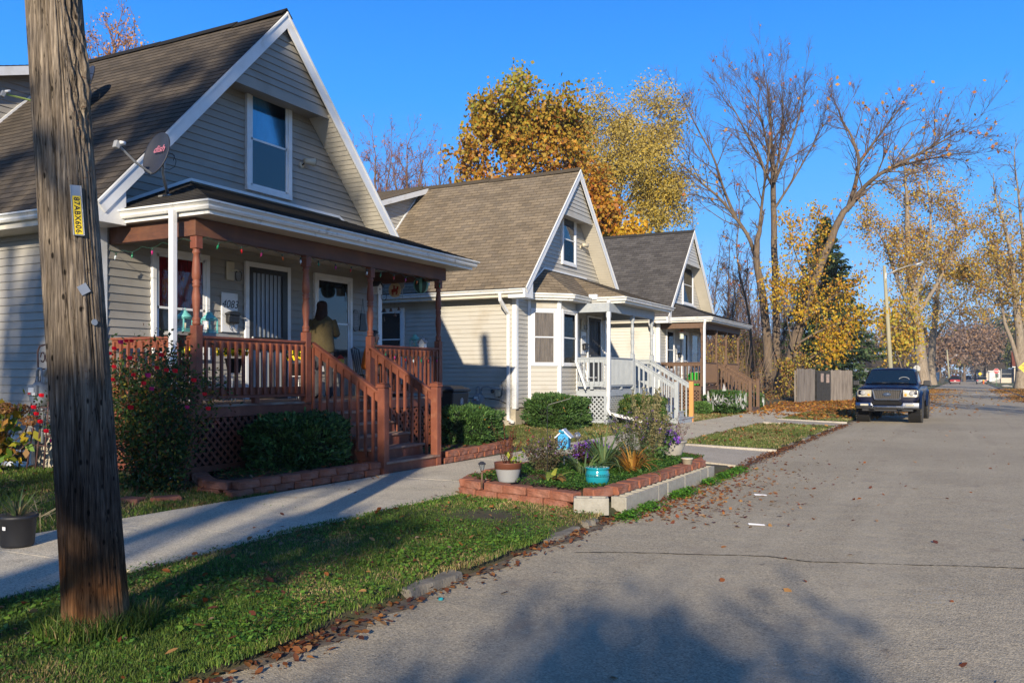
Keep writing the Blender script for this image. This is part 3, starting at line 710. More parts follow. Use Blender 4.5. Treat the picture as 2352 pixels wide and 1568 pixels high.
def porch_roof(h, planes, shp, path, zg, wall_line, soff, z_e=3.95):
    r = MB()
    for p in planes: hip_plane(r, p)
    pr = r.build('porch_roof', shp, h, recalc=False)
    s = MB(); n = len(soff); s.prism([(x,y,3.745) for x, y in soff], (0,0,.014)); s.build('porch_ceiling', M['soffit'], pr)
    f = MB()
    for i in range(len(path)-1):
        (xa,ya),(xb,yb) = path[i], path[i+1]; f.bar((xa,ya,3.845),(xb,yb,3.845), .02, .20)
    f.build('porch_fascia', M['gutter'], pr)
    gutter(path, zg, pr, name='porch_gutter')
    fl = MB()
    for i in range(len(wall_line)-1): fl.bar(wall_line[i], wall_line[i+1], .03, .045)
    fl.build('flashing', M['white'], pr)
    # hip caps
    return pr
def mailbox_plate(h, u, z, text, w=.42, hh=.68):
    f = Fr((.012,u,z), (0,1,0), (1,0,0))
    p = MB(); fbox(p, f, 0, w, .005, .035, 0, hh); pl = p.build('number_plate', M['white'], h, bevel=.008)
    t = MB(); t2 = []
    nm = text_obj('house_number', text, .185, M['black'], pl, shear=.25)
    nm.matrix_local = Matrix.Translation(f.p(w*.5, .037, hh-.25)) @ ROT_X
    b = MB(); b.sm = False
    fbox(b, f, .07, w-.05, .035, .14, .14, .30)
    mb = b.build('mailbox', M['black'], h, bevel=.03)
    c = MB(); c.lathe(f.p(w*.5+.01, .09, .30), [(.0,0)]+[(0,0)], 3) if False else None
    q = MB(); pts = [f.p(.06+(w-.10)*i/10, .036, .31+.045*math.sin(math.pi*i/10)) for i in range(11)]
    q.prism([f.p(.06,.036,.29)]+pts+[f.p(w-.04,.036,.29)], (.115,0,0)); q.build('mailbox_lid', M['black'], mb)
    hk = MB()
    for uu in (.14, w-.12): hk.tube([f.p(uu,.06,.14), f.p(uu+.01,.07,.06), f.p(uu+.04,.09,.02), f.p(uu+.05,.10,.07)], .006, 5)
    hk.build('paper_hook', M['black'], mb)
    return pl
ROT_X = Matrix(((0,0,1,0),(1,0,0,0),(0,1,0,0),(0,0,0,1)))       # text plane: x->+y, y->+z, normal +x
ROT_Y = Matrix(((1,0,0,0),(0,0,-1,0),(0,1,0,0),(0,0,0,1)))      # text plane: x->+x, y->+z, normal -y
def text_obj(name, body, size, m, parent=None, shear=0, ext=.001, spacing=1.0, bold=0):
    c = bpy.data.curves.new(name, 'FONT'); c.body = body; c.size = size; c.shear = shear; c.extrude = ext; c.align_x = 'CENTER'; c.space_character = spacing; c.offset = bold
    o = bpy.data.objects.new(name, c); col.objects.link(o)
    bpy.context.view_layer.update()
    me = bpy.data.meshes.new_from_object(o.evaluated_get(bpy.context.evaluated_depsgraph_get()))
    bpy.data.objects.remove(o); bpy.data.curves.remove(c)
    me.materials.clear(); me.materials.append(m)
    return link_mesh(name, me, None, parent)
# ------------------------------------------------------------------ the three houses
def sec_door(h, y0, y1, bars=6, z0=1.2, z1=3.57, inner=None, casing=.09, m=None):
    f = Fr((.021,0,0), (0,1,0), (1,0,0)); c = MB()
    fbox(c, f, y0, y0+casing, 0, .05, z0, z1); fbox(c, f, y1-casing, y1, 0, .05, z0, z1); fbox(c, f, y0+casing, y1-casing, 0, .05, z1-casing, z1)
    d = c.build('door_frame', M['white'], h, bevel=.006)
    a, b = y0+casing, y1-casing
    p = MB(); fbox(p, f, a, b, .001, .012, z0, z1-casing); p.build('inner_door', inner or M['glass'], d)
    g = MB(); w = .09
    fbox(g, f, a, a+w, .02, .055, z0, z1-casing); fbox(g, f, b-w*1.5, b, .02, .055, z0, z1-casing); fbox(g, f, a+w, b-w*1.5, .02, .055, z1-casing-.09, z1-casing)
    zc = z0+1.03
    fbox(g, f, a+w, b-w*1.5, .02, .055, zc, zc+.05); fbox(g, f, a+w, b-w*1.5, .02, .055, zc-.18, zc-.16); fbox(g, f, a+w, b-w*1.5, .02, .055, z0, z0+.12)
    sd = g.build('security_door', m or M['black'], d, bevel=.004)
    for i in range(bars):
        u = a+w+(b-a-2.5*w)*(i+1)/(bars+1); k = MB(); fbox(k, f, u-.007, u+.007, .024, .036, zc+.05, z1-casing-.09); fbox(k, f, u-.007, u+.007, .024, .036, z0+.12, zc-.18); k.build('door_bar', m or M['black'], sd)
    hd = MB(); hd.sm = True; hd.ico(f.p(a+.05, .075, z0+.95), .03, 2); hd.ico(f.p(a+.05, .075, z0+1.06), .024, 2); hd.build('door_knob', M['steel'], sd)
    return d
M['inner1'] = mat('inner_door_pale', (.34,.38,.43), rough=.3, spec=.6)
M['cream'] = mat('cream_plastic', (.52,.47,.36), rough=.5)
def wall_light(h, y, z, sc=1, two=False):
    b = MB(); b.sm = False; f = Fr((.012,y,z), (0,1,0), (1,0,0)); fbox(b, f, -.09*sc, .09*sc, .01, .045, -.16*sc, .16*sc); o = b.build('porch_light', M['cream'], h, bevel=.03)
    g = MB(); g.sm = True; g.lathe(f.p(.12*sc,.10,-.16*sc), [(.03,0),(.05,.02),(.055,.14),(.045,.16)], 12); g.build('lamp_glass', M['clear'], o)
    a = MB(); a.tube([f.p(0,.04,0), f.p(.08*sc,.09,.02), f.p(.12*sc,.10,0)], .014, 6); a.build('lamp_arm', M['cream'], o)
def flood_light(h, y, z):
    b = MB(); b.sm = True; b.lathe((.012,y,z), [(.0,0),(.055,0),(.055,.03),(0,.03)], 14, axis='x'); o = b.build('flood_light', M['cream'], h)
    a = MB(); a.sm = True
    a.tube([(.04,y,z),(.10,y+.02,z+.04),(.13,y+.06,z+.07)], .014, 6)
    a.build('lamp_arm', M['black'], o)
    c = MB(); c.sm = True; c.tube([(.10,y+.0,z+.07),(.12,y+.05,z+.072),(.20,y+.17,z+.07)], [.055,.055,.078], 16, cap=True)
    c.build('lamp_head', M['cream'], o)
    d = MB(); d.sm = True; d.tube([(.201,y+.172,z+.07),(.204,y+.178,z+.07)], [.062,.05], 14); d.build('lamp_lens', M['black'], o)

def house_A(y0, label, ms, shing, shp, mw, mt, number, group):
    h = thing('house', (-11, y0, 0), label, 'house', group)
    house_shell(h, ms, shing, shp)
    return h
GR = 'houses along the left side of the street'
# ---- house 1
h1 = house_A(8.4, 'nearest house, tan siding with dark brown shingles, red stained porch and number 4083', M['siding1'], M['shing1'], M['shingP'], None, None, '4083', None)
FW = Fr((0,0,0), (0,1,0), (1,0,0)); FS = Fr((0,0,0), (1,0,0), (0,-1,0))
window(FW, 2.83, 3.96, 4.80, 6.60, h1, 'curt_blue', 'dark', fw=.095)
window(FW, .87, 2.00, 1.86, 3.56, h1, 'curt_red', None, rail=.46)
window(FW, 4.60, 5.74, 1.68, 3.56, h1, None, 'dark')
sec_door(h1, 2.79, 3.92, inner=M['inner1'])
wall_light(h1, 2.46, 3.36)
mailbox_plate(h1, 2.27, 2.33, '4083', w=.36, hh=.66)
flood_light(h1, at(690,380,X=-11).y-8.4, at(690,380,X=-11).z)
MB().box(.02,.06,2.62,2.70,1.95,2.12).build('doorbell', M['greyplastic'], h1)
pr = porch_roof(h1, [[(2.14,0,3.95),(2.14,6.98,3.95),(0,5.35,4.69),(0,1.62,4.69)], [(0,0,3.95),(2.14,0,3.95),(0,1.62,4.69)][::1], [(2.14,6.98,3.95),(0,6.98,3.95),(0,5.35,4.69)]],
     M['shingP'], [(0.02,.02),(2.12,.02),(2.12,6.96),(.02,6.96)], 3.80, [(.03,.05,4.0),(.03,1.62,4.73),(.03,5.35,4.73),(.03,6.6,4.12)],
     [(0,.03),(2.11,.03),(2.11,6.95),(0,6.95)])
def full_porch(h, m, mt, beam, lat=True, y_end=6.36, posts=(.2,2.43,4.12,6.36), st=(2.60,4.06), newel=None, w=.12):
    p = MB().box(1.645,1.765,.12,6.55,3.50,3.742).box(.02,1.643,.14,.26,3.50,3.742).box(.02,1.643,6.40,6.52,3.50,3.742)
    p.build('porch_beam', beam, h, bevel=.006)
    d = MB(); x = .012; random.seed(4)
    while x < 1.66: d.box(x, x+.135, .08, 6.46, 1.165, 1.2+random.uniform(-.002,.002)); x += .141
    d.box(1.70-.02,1.72,.06,st[0]-.1,1.165,1.198)
    dk = d.build('deck', mt, h)
    r = MB().box(1.66,1.70,.08,6.46,1.02,1.163).box(.0,1.66,.08,.12,1.02,1.163).box(.0,1.66,6.42,6.46,1.02,1.163)
    for y in (.08, 2.40, 4.10, 6.37): r.box(1.60,1.69,y,y+.09,.1,1.02)
    r.build('rim_joist', m, dk)
    lattice(Fr((1.665,0,0),(0,1,0),(1,0,0)), .10, 2.45, .36, 1.01, dk, m); lattice(Fr((1.665,0,0),(0,1,0),(1,0,0)), 4.15, 6.42, .36, 1.01, dk, m)
    lattice(Fr((0,.10,0),(1,0,0),(0,-1,0)), .05, 1.62, .36, 1.01, dk, m)
    b = MB().box(1.50,1.52,.1,6.4,.05,1.0); b.build('under_porch_shade', M['inside'], dk)  # near-black sheet behind the lattice, painted shade under the deck
    for y in posts: turned_post(1.70, y, 1.2-.02, 3.50, h, m, w=w)
    railing((1.70,posts[0]+.06),(1.70,posts[1]-.06), h, m); railing((1.70,posts[2]+.06),(1.70,posts[3]-.06), h, m)
    railing((.03,posts[0]),(1.64,posts[0]), h, m); railing((1.64,posts[3]),(.03,posts[3]), h, m)
    return stairs(st[0], st[1], h, m, mt, newel=newel)
M['beamred'] = mat('beam_wood', (.12,.045,.024), (.075,.030,.018), scale=4, rough=.65, bump=.3, bscale=20, stretch=(1,.3,4), c3=(.16,.065,.03), s3=3, f3=(.5,.8))
full_porch(h1, M['redwood'], M['redworn'], M['beamred'])
downspout([(1.56,-.08,3.83),(1.56,-.075,3.7),(1.54,-.06,.25),(1.56,-.12,.12),(1.62,-.5,.10)], h1, .085, .085)
bw = window(Fr((0,0,0),(1,0,0),(0,-1,0)), -2.25, -1.45, .22, .70, h1, None, None, fw=.05, name='basement_window')
# ---- house 2 with the bay
h2 = house_A(21.45, 'middle house, cream siding, tan shingles, bay window and grey painted porch', M['siding2'], M['shing2'], M['shing2'], None, None, '4091', None)
window(FW, at(1288,500,X=-11).y-21.45, at(1320,500,X=-11).y-21.45, 5.02, 6.62, h2, 'blue', 'curt_beige', fw=.095)
flood_light(h2, at(1332,568,X=-11).y-21.45, at(1332,568,X=-11).z)
window(FS, at(872,708,Y=21.45).x+11-.1, at(930,708,Y=21.45).x+11, 1.75, 3.60, h2, 'dark', 'dark', fw=.09)
# bay
B = [(0,.75),(.68,1.42),(.68,2.68),(0,3.35)]
bay = MB()
for i in range(3):
    a = Vector((*B[i],0)); b = Vector((*B[i+1],0)); f = Fr(a, b-a, (b-a).cross(Vector((0,0,1)))); L = (b-a).length
    if f.N.x < 0: f.N = -f.N
    lapped(bay, [(0,.72),(L,.72),(L,3.75),(0,3.75)], a, tuple(f.U), (0,0,1), tuple(f.N), .122, .021)
bo = bay.build('bay_window', M['siding2'], h2, recalc=False)
MB().prism([(B[0][0]-.05,B[0][1],.70),(B[1][0],B[1][1],.70),(B[2][0],B[2][1],.70),(B[3][0]-.05,B[3][1],.70)], (0,0,.02)).prism([(-.02,.78,.0),(.64,1.44,.0),(.64,2.66,.0),(-.02,3.3,.0)], (0,0,.70)).build('bay_base', M['conc'], bo)
for i in range(3):
    a = Vector((*B[i],0)); b = Vector((*B[i+1],0)); L = (b-a).length; N = (b-a).cross(Vector((0,0,1))); N = N if N.x > 0 else -N
    f = Fr(a, b-a, N); tb = MB(); fbox(tb, f, -.005, .075, .0, .034, .68, 3.76); fbox(tb, f, L-.075, L+.005, .0, .0345, .68, 3.76); tb.build('bay_trim', M['white'], bo)
    if i < 2: window(f, .07 if i == 0 else .10, L-.07 if i == 0 else L-.10, 1.88, 3.52, bo, 'curt_beige', 'curt_beige', fw=.07)
p2 = [(0,.45),(1.05,1.50),(1.05,2.85),(2.12,2.85),(2.12,7.4),(0,7.4)]
z0_, z1_ = 3.95, 4.72
porch_roof(h2, [[(0,.42,z0_),(1.07,1.49,z0_),(0,1.75,z1_)], [(1.07,1.49,z0_),(1.07,2.85,z0_),(0,3.95,z1_),(0,1.75,z1_)], [(1.07,2.84,z0_),(2.14,2.84,z0_),(0,3.95,z1_+.0)], [(2.14,2.84,z0_),(2.14,7.42,z0_),(0,6.0,z1_),(0,3.95,z1_)], [(2.14,7.42,z0_),(0,7.42,z0_),(0,6.0,z1_)]],
    M['shing2'], [(0.02,.46),(1.05,1.50),(1.05,2.86),(2.12,2.86),(2.12,7.40),(.02,7.40)], 3.80, [(.03,.5,4.0),(.03,1.75,4.76),(.03,5.0,4.76)], [(0,.50),(1.04,1.52),(1.04,2.88),(2.11,2.88),(2.11,7.38),(0,7.38)])
MB().box(1.04,1.30,2.70,2.84,3.86,4.02).build('downspout_box', M['white'], h2, bevel=.02)
g = M['greypaint']
MB().box(1.645,1.765,2.55,6.75,3.48,3.742).box(.62,1.643,2.58,2.70,3.48,3.742).box(.02,1.643,6.58,6.70,3.48,3.742).build('porch_beam', g, h2, bevel=.006)
d = MB(); x = .012
while x < 1.66: d.box(x, x+.135, 2.75 if x > .66 else 3.4, 6.7, 1.165, 1.2); x += .141
dk = d.build('deck', g, h2)
r = MB().box(1.66,1.70,2.60,6.74,1.0,1.163).box(.66,1.66,2.60,2.64,1.0,1.163).box(.0,1.66,6.70,6.74,1.0,1.163).box(1.6,1.72,2.52,2.66,.0,1.0).box(1.6,1.72,4.7,4.82,.0,1.0); r.build('rim_joist', g, dk)
lattice(Fr((1.665,0,0),(0,1,0),(1,0,0)), 2.7, 4.75, .30, .98, dk, g); lattice(Fr((0,2.62,0),(1,0,0),(0,-1,0)), .55, 1.6, .30, .98, dk, g)
MB().box(1.50,1.52,2.8,6.6,.05,1.0).box(.66,1.5,2.72,2.74,.05,1.0).build('under_porch_shade', M['inside'], dk)  # black sheets stand in for the darkness below the grey deck
for y in (2.66, 4.72, 6.62): turned_post(1.70, y, 1.18, 3.48, h2, g)
railing((.72,2.64),(1.64,2.64), h2, g, sp=.15); railing((1.70,2.72),(1.70,4.66), h2, g, sp=.105)
railing((1.64,6.62),(.03,6.62), h2, g, sp=.16)
stairs(4.88, 6.48, h2, g, g, newel={1: M['orangewood']}, cap=False)
sec_door(h2, at(1346,722,X=-11).y-21.45, at(1378,728,X=-11).y-21.45, inner=M['darkgrey'], casing=.06)
mailbox_plate(h2, 4.52, 2.30, '4091', w=.42, hh=.72)
wall_light(h2, 4.62, 3.25, 1)
downspout([(1.72,2.62,3.80),(1.72,2.60,1.2),(1.73,2.56,.62),(1.78,2.56,.50),(2.7,2.75,.28)], h2, .085, .105)
downspout([(-.22,-.52,3.84),(-.22,-.50,3.66),(-.20,-.20,3.40),(-.20,-.06,3.30),(-.20,-.06,.42),(-.16,-.06,.36),(-.02,-.12,.33)], h2, .085, .085)
# ---- house 3
h3 = house_A(34.15, 'farthest of the three houses, pale siding, charcoal shingles and brown porch', M['siding3'], M['shing3'], M['shing3'], None, None, '4101', None)
window(FW, at(1566,600,X=-11).y-34.15, at(1590,600,X=-11).y-34.15, 4.72, 6.52, h3, 'curt_green', 'curt_beige', fw=.10)
window(FW, .87, 1.95, 1.80, 3.56, h3, 'curt_green', 'curt_beige'); window(FW, 4.60, 5.74, 1.68, 3.56, h3, None, 'dark')
sec_door(h3, 3.0, 4.05, inner=M['glass'], m=M['white'], bars=0)
mailbox_plate(h3, 2.35, 2.25, '4101', w=.40, hh=.68)
porch_roof(h3, [[(2.14,0,3.95),(2.14,6.98,3.95),(0,5.35,4.69),(0,1.62,4.69)], [(0,0,3.95),(2.14,0,3.95),(0,1.62,4.69)], [(2.14,6.98,3.95),(0,6.98,3.95),(0,5.35,4.69)]],
     M['shing3'], [(0.02,.02),(2.12,.02),(2.12,6.96),(.02,6.96)], 3.80, [(.03,.05,4.0),(.03,1.62,4.73),(.03,5.35,4.73)], [(0,.03),(2.11,.03),(2.11,6.95),(0,6.95)])
full_porch(h3, M['brownpaint'], M['brownpaint'], M['brownpaint'])
downspout([(1.9,-.02,3.84),(1.86,.02,3.66),(1.84,.05,3.5),(1.84,.05,.2)], h3, .085, .10)
downspout([(-.22,-.52,3.84),(-.22,-.50,3.66),(-.20,-.20,3.40),(-.20,-.06,3.30),(-.20,-.06,.42)], h3, .085, .085)
window(FS, -3.4, -2.3, 1.1, 1.75, h3, 'blue', 'blue', fw=.05)
# ------------------------------------------------------------------ utility pole
def make_pole():
    bx, by = -4.60, 3.50
    t = thing('utility_pole', (bx, by, .08), 'weathered leaning wooden utility pole in the grass with a yellow number tag', 'utility pole')
    n, rows = 220, 300; lean = Vector((-.062, -.032, 1)); V = []; rs = np.random.RandomState(3)
    cr = [(rs.uniform(0, 6.283), rs.uniform(-.5, 8), rs.uniform(.5, 3.5), rs.uniform(.006, .018), rs.uniform(.010, .020)) for _ in range(260)]
    th = np.arange(n)*2*math.pi/n
    cam_a = math.atan2(-by, -bx)                 # bearing of the street side
    for i in range(rows+1):
        z = -.1+9.1*i/rows if i > 250 else -.1+4.6*i/250.
        if i > 250: z = 4.5+4.5*(i-250)/(rows-250)
        r = .178-.0062*max(z,0)+.012*math.exp(-max(z,0)*5)
        rr = r*(1+.012*np.sin(3*th+1)+.008*np.sin(5*th+z*.3)+.006*np.sin(11*th+z*.7))+.0016*np.sin(37*th+.6*math.sin(z*.8))+.0012*np.sin(61*th+z*.3)
        for a, z0, L, dep, w in cr:
            if z0 < z < z0+L:
                aa = a+.012*math.sin(z*2.1+a); d = np.abs((th-aa+math.pi)%(2*math.pi)-math.pi)
                rr -= dep*min(1, (z-z0)*5, (z0+L-z)*5)*np.exp(-(d/w)**2)
        # rotten, torn side
        da = (th-(cam_a+.72)+math.pi)%(2*math.pi)-math.pi
        f = np.exp(-(da/.42)**2)*max(0, min(1, (z-2.65)*2.2))*max(0, min(1, (4.7-z)*2))
        rr += f*(-.012+.014*np.sin(z*41+th*9)*np.sin(z*17+2)+.010*np.sin(th*29+z*23))
        g = np.exp(-(((th-(cam_a+.95)+math.pi)%(2*math.pi)-math.pi)/.30)**2)*math.exp(-((z-3.33)/.22)**4)
        rr += g*.035
        c = lean*z
        V += [(c.x+rr[j]*math.cos(th[j]), c.y+rr[j]*math.sin(th[j]), z) for j in range(n)]
    F = np.array([(i*n+j, i*n+(j+1)%n, (i+1)*n+(j+1)%n, (i+1)*n+j) for i in range(rows) for j in range(n)])
    m, nt, nd, l, p = _m('pole_wood')
    tc = nd.new('ShaderNodeTexCoord'); mp = nd.new('ShaderNodeMapping'); mp.inputs['Scale'].default_value = (1,1,.045); l.new(tc.outputs['Object'], mp.inputs[0])
    t1 = nd.new('ShaderNodeTexNoise'); t1.inputs['Scale'].default_value = 55; t1.inputs['Detail'].default_value = 8; t1.inputs['Roughness'].default_value = .7; l.new(mp.outputs[0], t1.inputs[0])
    r = nd.new('ShaderNodeValToRGB'); e = r.color_ramp.elements; e[0].position = .30; e[0].color = (.022,.016,.012,1); e[1].position = .70; e[1].color = (.40,.33,.25,1); k = e.new(.5); k.color = (.19,.152,.115,1); l.new(t1.outputs[0], r.inputs[0])
    mp2 = nd.new('ShaderNodeMapping'); mp2.inputs['Scale'].default_value = (1,1,.022); l.new(tc.outputs['Object'], mp2.inputs[0])
    tk = nd.new('ShaderNodeTexNoise'); tk.inputs['Scale'].default_value = 26; tk.inputs['Detail'].default_value = 3; l.new(mp2.outputs[0], tk.inputs[0])
    rk = nd.new('ShaderNodeValToRGB'); e = rk.color_ramp.elements; e[0].position = .488; e[0].color = (1,1,1,1); e[1].position = .512; e[1].color = (1,1,1,1); k = e.new(.5); k.color = (.05,.045,.04,1); l.new(tk.outputs[0], rk.inputs[0])
    tq = nd.new('ShaderNodeTexNoise'); tq.inputs['Scale'].default_value = 150; tq.inputs['Detail'].default_value = 4; l.new(mp.outputs[0], tq.inputs[0])
    m0 = nd.new('ShaderNodeMix'); m0.data_type = 'RGBA'; m0.blend_type = 'MULTIPLY'; m0.inputs[0].default_value = 1; l.new(r.outputs[0], m0.inputs[6]); l.new(rk.outputs[0], m0.inputs[7])
    m1 = nd.new('ShaderNodeMix'); m1.data_type = 'RGBA'; m1.blend_type = 'OVERLAY'; m1.inputs[0].default_value = .8; l.new(m0.outputs[2], m1.inputs[6]); l.new(tq.outputs[0], m1.inputs[7]); r = type('o',(),{'outputs':[m1.outputs[2]]})
    t2 = nd.new('ShaderNodeTexNoise'); t2.inputs['Scale'].default_value = 1.7; t2.inputs['Detail'].default_value = 6; l.new(tc.outputs['Object'], t2.inputs[0])
    mr = nd.new('ShaderNodeMapRange'); mr.inputs[1].default_value = .35; mr.inputs[2].default_value = .65; mr.inputs[3].default_value = .75; mr.inputs[4].default_value = 1.15; l.new(t2.outputs[0], mr.inputs[0])
    vm = nd.new('ShaderNodeVectorMath'); vm.operation = 'SCALE'; l.new(r.outputs[0], vm.inputs[0]); l.new(mr.outputs[0], vm.inputs['Scale'])
    # shade painted into the lower shaft's colour, plus a rusty stain near the foot
    sp = nd.new('ShaderNodeSeparateXYZ'); l.new(tc.outputs['Object'], sp.inputs[0])
    ad = nd.new('ShaderNodeMath'); ad.operation = 'ADD'; l.new(sp.outputs[2], ad.inputs[0]); l.new(t2.outputs[0], ad.inputs[1])
    st = nd.new('ShaderNodeValToRGB'); e = st.color_ramp.elements; mr2 = nd.new('ShaderNodeMapRange'); mr2.inputs[1].default_value = 0; mr2.inputs[2].default_value = 4; l.new(ad.outputs[0], mr2.inputs[0]); l.new(mr2.outputs[0], st.inputs[0])
    e[0].position = 0; e[0].color = (.95,.80,.62,1); e[1].position = .78; e[1].color = (1,1,1,1)
    for ps, cc in ((.14,(.95,.74,.52)), (.19,(.70,.36,.17)), (.24,(.34,.24,.18)), (.32,(.42,.42,.46)), (.5,(.62,.62,.64))): q = e.new(ps); q.color = (*cc,1)
    mx = nd.new('ShaderNodeMix'); mx.data_type = 'RGBA'; mx.blend_type = 'MULTIPLY'; mx.inputs[0].default_value = 1; l.new(vm.outputs[0], mx.inputs[6]); l.new(st.outputs[0], mx.inputs[7]); l.new(mx.outputs[2], p.inputs['Base Color'])
    mk = nd.new('ShaderNodeMapping'); mk.inputs['Scale'].default_value = (1,1,.45); l.new(tc.outputs['Object'], mk.inputs[0]); vk = nd.new('ShaderNodeTexVoronoi'); vk.inputs['Scale'].default_value = 16; l.new(mk.outputs[0], vk.inputs[0]); rk2 = nd.new('ShaderNodeMapRange'); rk2.inputs[1].default_value = .10; rk2.inputs[2].default_value = .17; rk2.inputs[3].default_value = .12; rk2.inputs[4].default_value = 1; l.new(vk.outputs['Distance'], rk2.inputs[0])
    vs2 = nd.new('ShaderNodeVectorMath'); vs2.operation = 'SCALE'; l.new(mx.outputs[2], vs2.inputs[0]); l.new(rk2.outputs[0], vs2.inputs['Scale']); l.new(vs2.outputs[0], p.inputs['Base Color'])
    p.inputs['Roughness'].default_value = .95; p.inputs['Specular IOR Level'].default_value = .15
    b = nd.new('ShaderNodeBump'); b.inputs['Strength'].default_value = 1; b.inputs['Distance'].default_value = .012; l.new(t1.outputs[0], b.inputs['Height']); l.new(b.outputs[0], p.inputs['Normal'])
    o = np_mesh('pole_shaft', np.array(V), F, m, t, smooth=True)
    cap = MB(); c = lean*9.0; cap.lathe((c.x, c.y, 8.99), [(0.0,0),(.115,0),(.11,.015),(0,.02)], 20); cap.build('pole_top', m, t)
    L0 = Vector(t.location)
    def on_pole(x, y, out=.0):
        """point on the shaft that the street side shows at this height and side"""
        z = None; p = at(x, y, d=5.05)
        for _ in range(6):
            z = p.z-L0.z; ax = L0+lean*z; r = .178-.0062*z+.004; ray = (p-Vector((0,0,1.6)))
            # intersect ray with the cylinder around the axis in plan
            o2 = Vector((0,0)); d2 = Vector((ray.x, ray.y)); c2 = Vector((ax.x, ax.y)); A = d2.dot(d2); Bq = -2*d2.dot(c2); Cq = c2.dot(c2)-r*r
            disc = max(Bq*Bq-4*A*Cq, 0); tt = (-Bq-math.sqrt(disc))/(2*A); p = Vector((0,0,1.6))+ray*tt
        n = Vector((p.x-ax.x, p.y-ax.y, 0)).normalized(); return p+n*out, n
    # yellow number tag
    pt, nn = on_pole(176, 484, .012)
    up = lean.normalized(); rt = up.cross(nn).normalized(); nn = rt.cross(up).normalized()
    T = MB(); T.obox(pt-L0, rt*.027, up*.147, nn*.002); T.obox(pt-L0+rt*.0285, rt*.0022, up*.146, nn*.007); T.obox(pt-L0-rt*.0285, rt*.0022, up*.146, nn*.007)
    tg = T.build('tag_holder', M['steel'], t, bevel=.001)
    M['yellow'] = mat('tag_yellow', (.86,.62,.02), rough=.4)
    Y = MB().obox(pt-L0-up*.028+nn*.0035, rt*.022, up*.112, nn*.001); yl = Y.build('number_tag', M['yellow'], tg)
    tx = text_obj('tag_number', '87ABX606', .043, M['black'], yl, spacing=1.12, bold=.0006)
    # letters run downwards: text x -> -up, text y -> right
    mt = Matrix(((-up.x, rt.x, nn.x, 0), (-up.y, rt.y, nn.y, 0), (-up.z, rt.z, nn.z, 0), (0,0,0,1)))
    tx.matrix_local = Matrix.Translation(pt-L0-up*.028+nn*.0052-rt*.015) @ mt
    q, n2 = on_pole(192, 664, .004); r2 = up.cross(n2).normalized(); a = math.radians(28)
    MB().obox(q-L0, (r2*math.cos(a)+up*math.sin(a))*.028, (up*math.cos(a)-r2*math.sin(a))*.028, n2*.001).build('metal_patch', M['steel'], t)
    q, n2 = on_pole(215, 740, .005); k = MB(); k.tube([q-L0, q-L0+n2*.006], .019, 14); k.build('reflector', M['steel'], t)
    rs = random.Random(4)
    nl = MB()
    for _ in range(46):
        x = rs.uniform(150, 205); yy = rs.uniform(150, 460) if rs.random() < .7 else rs.uniform(500, 900)
        q, n2 = on_pole(x, yy, 0); d = (n2+Vector((rs.uniform(-.5,.5),rs.uniform(-.5,.5),rs.uniform(-.4,.4)))).normalized()
        nl.tube([q-L0, q-L0+d*rs.uniform(.01,.035)], .0016, 4)
    nl.build('old_nails', mat('rust', (.10,.04,.02), rough=.9), t)
make_pole()

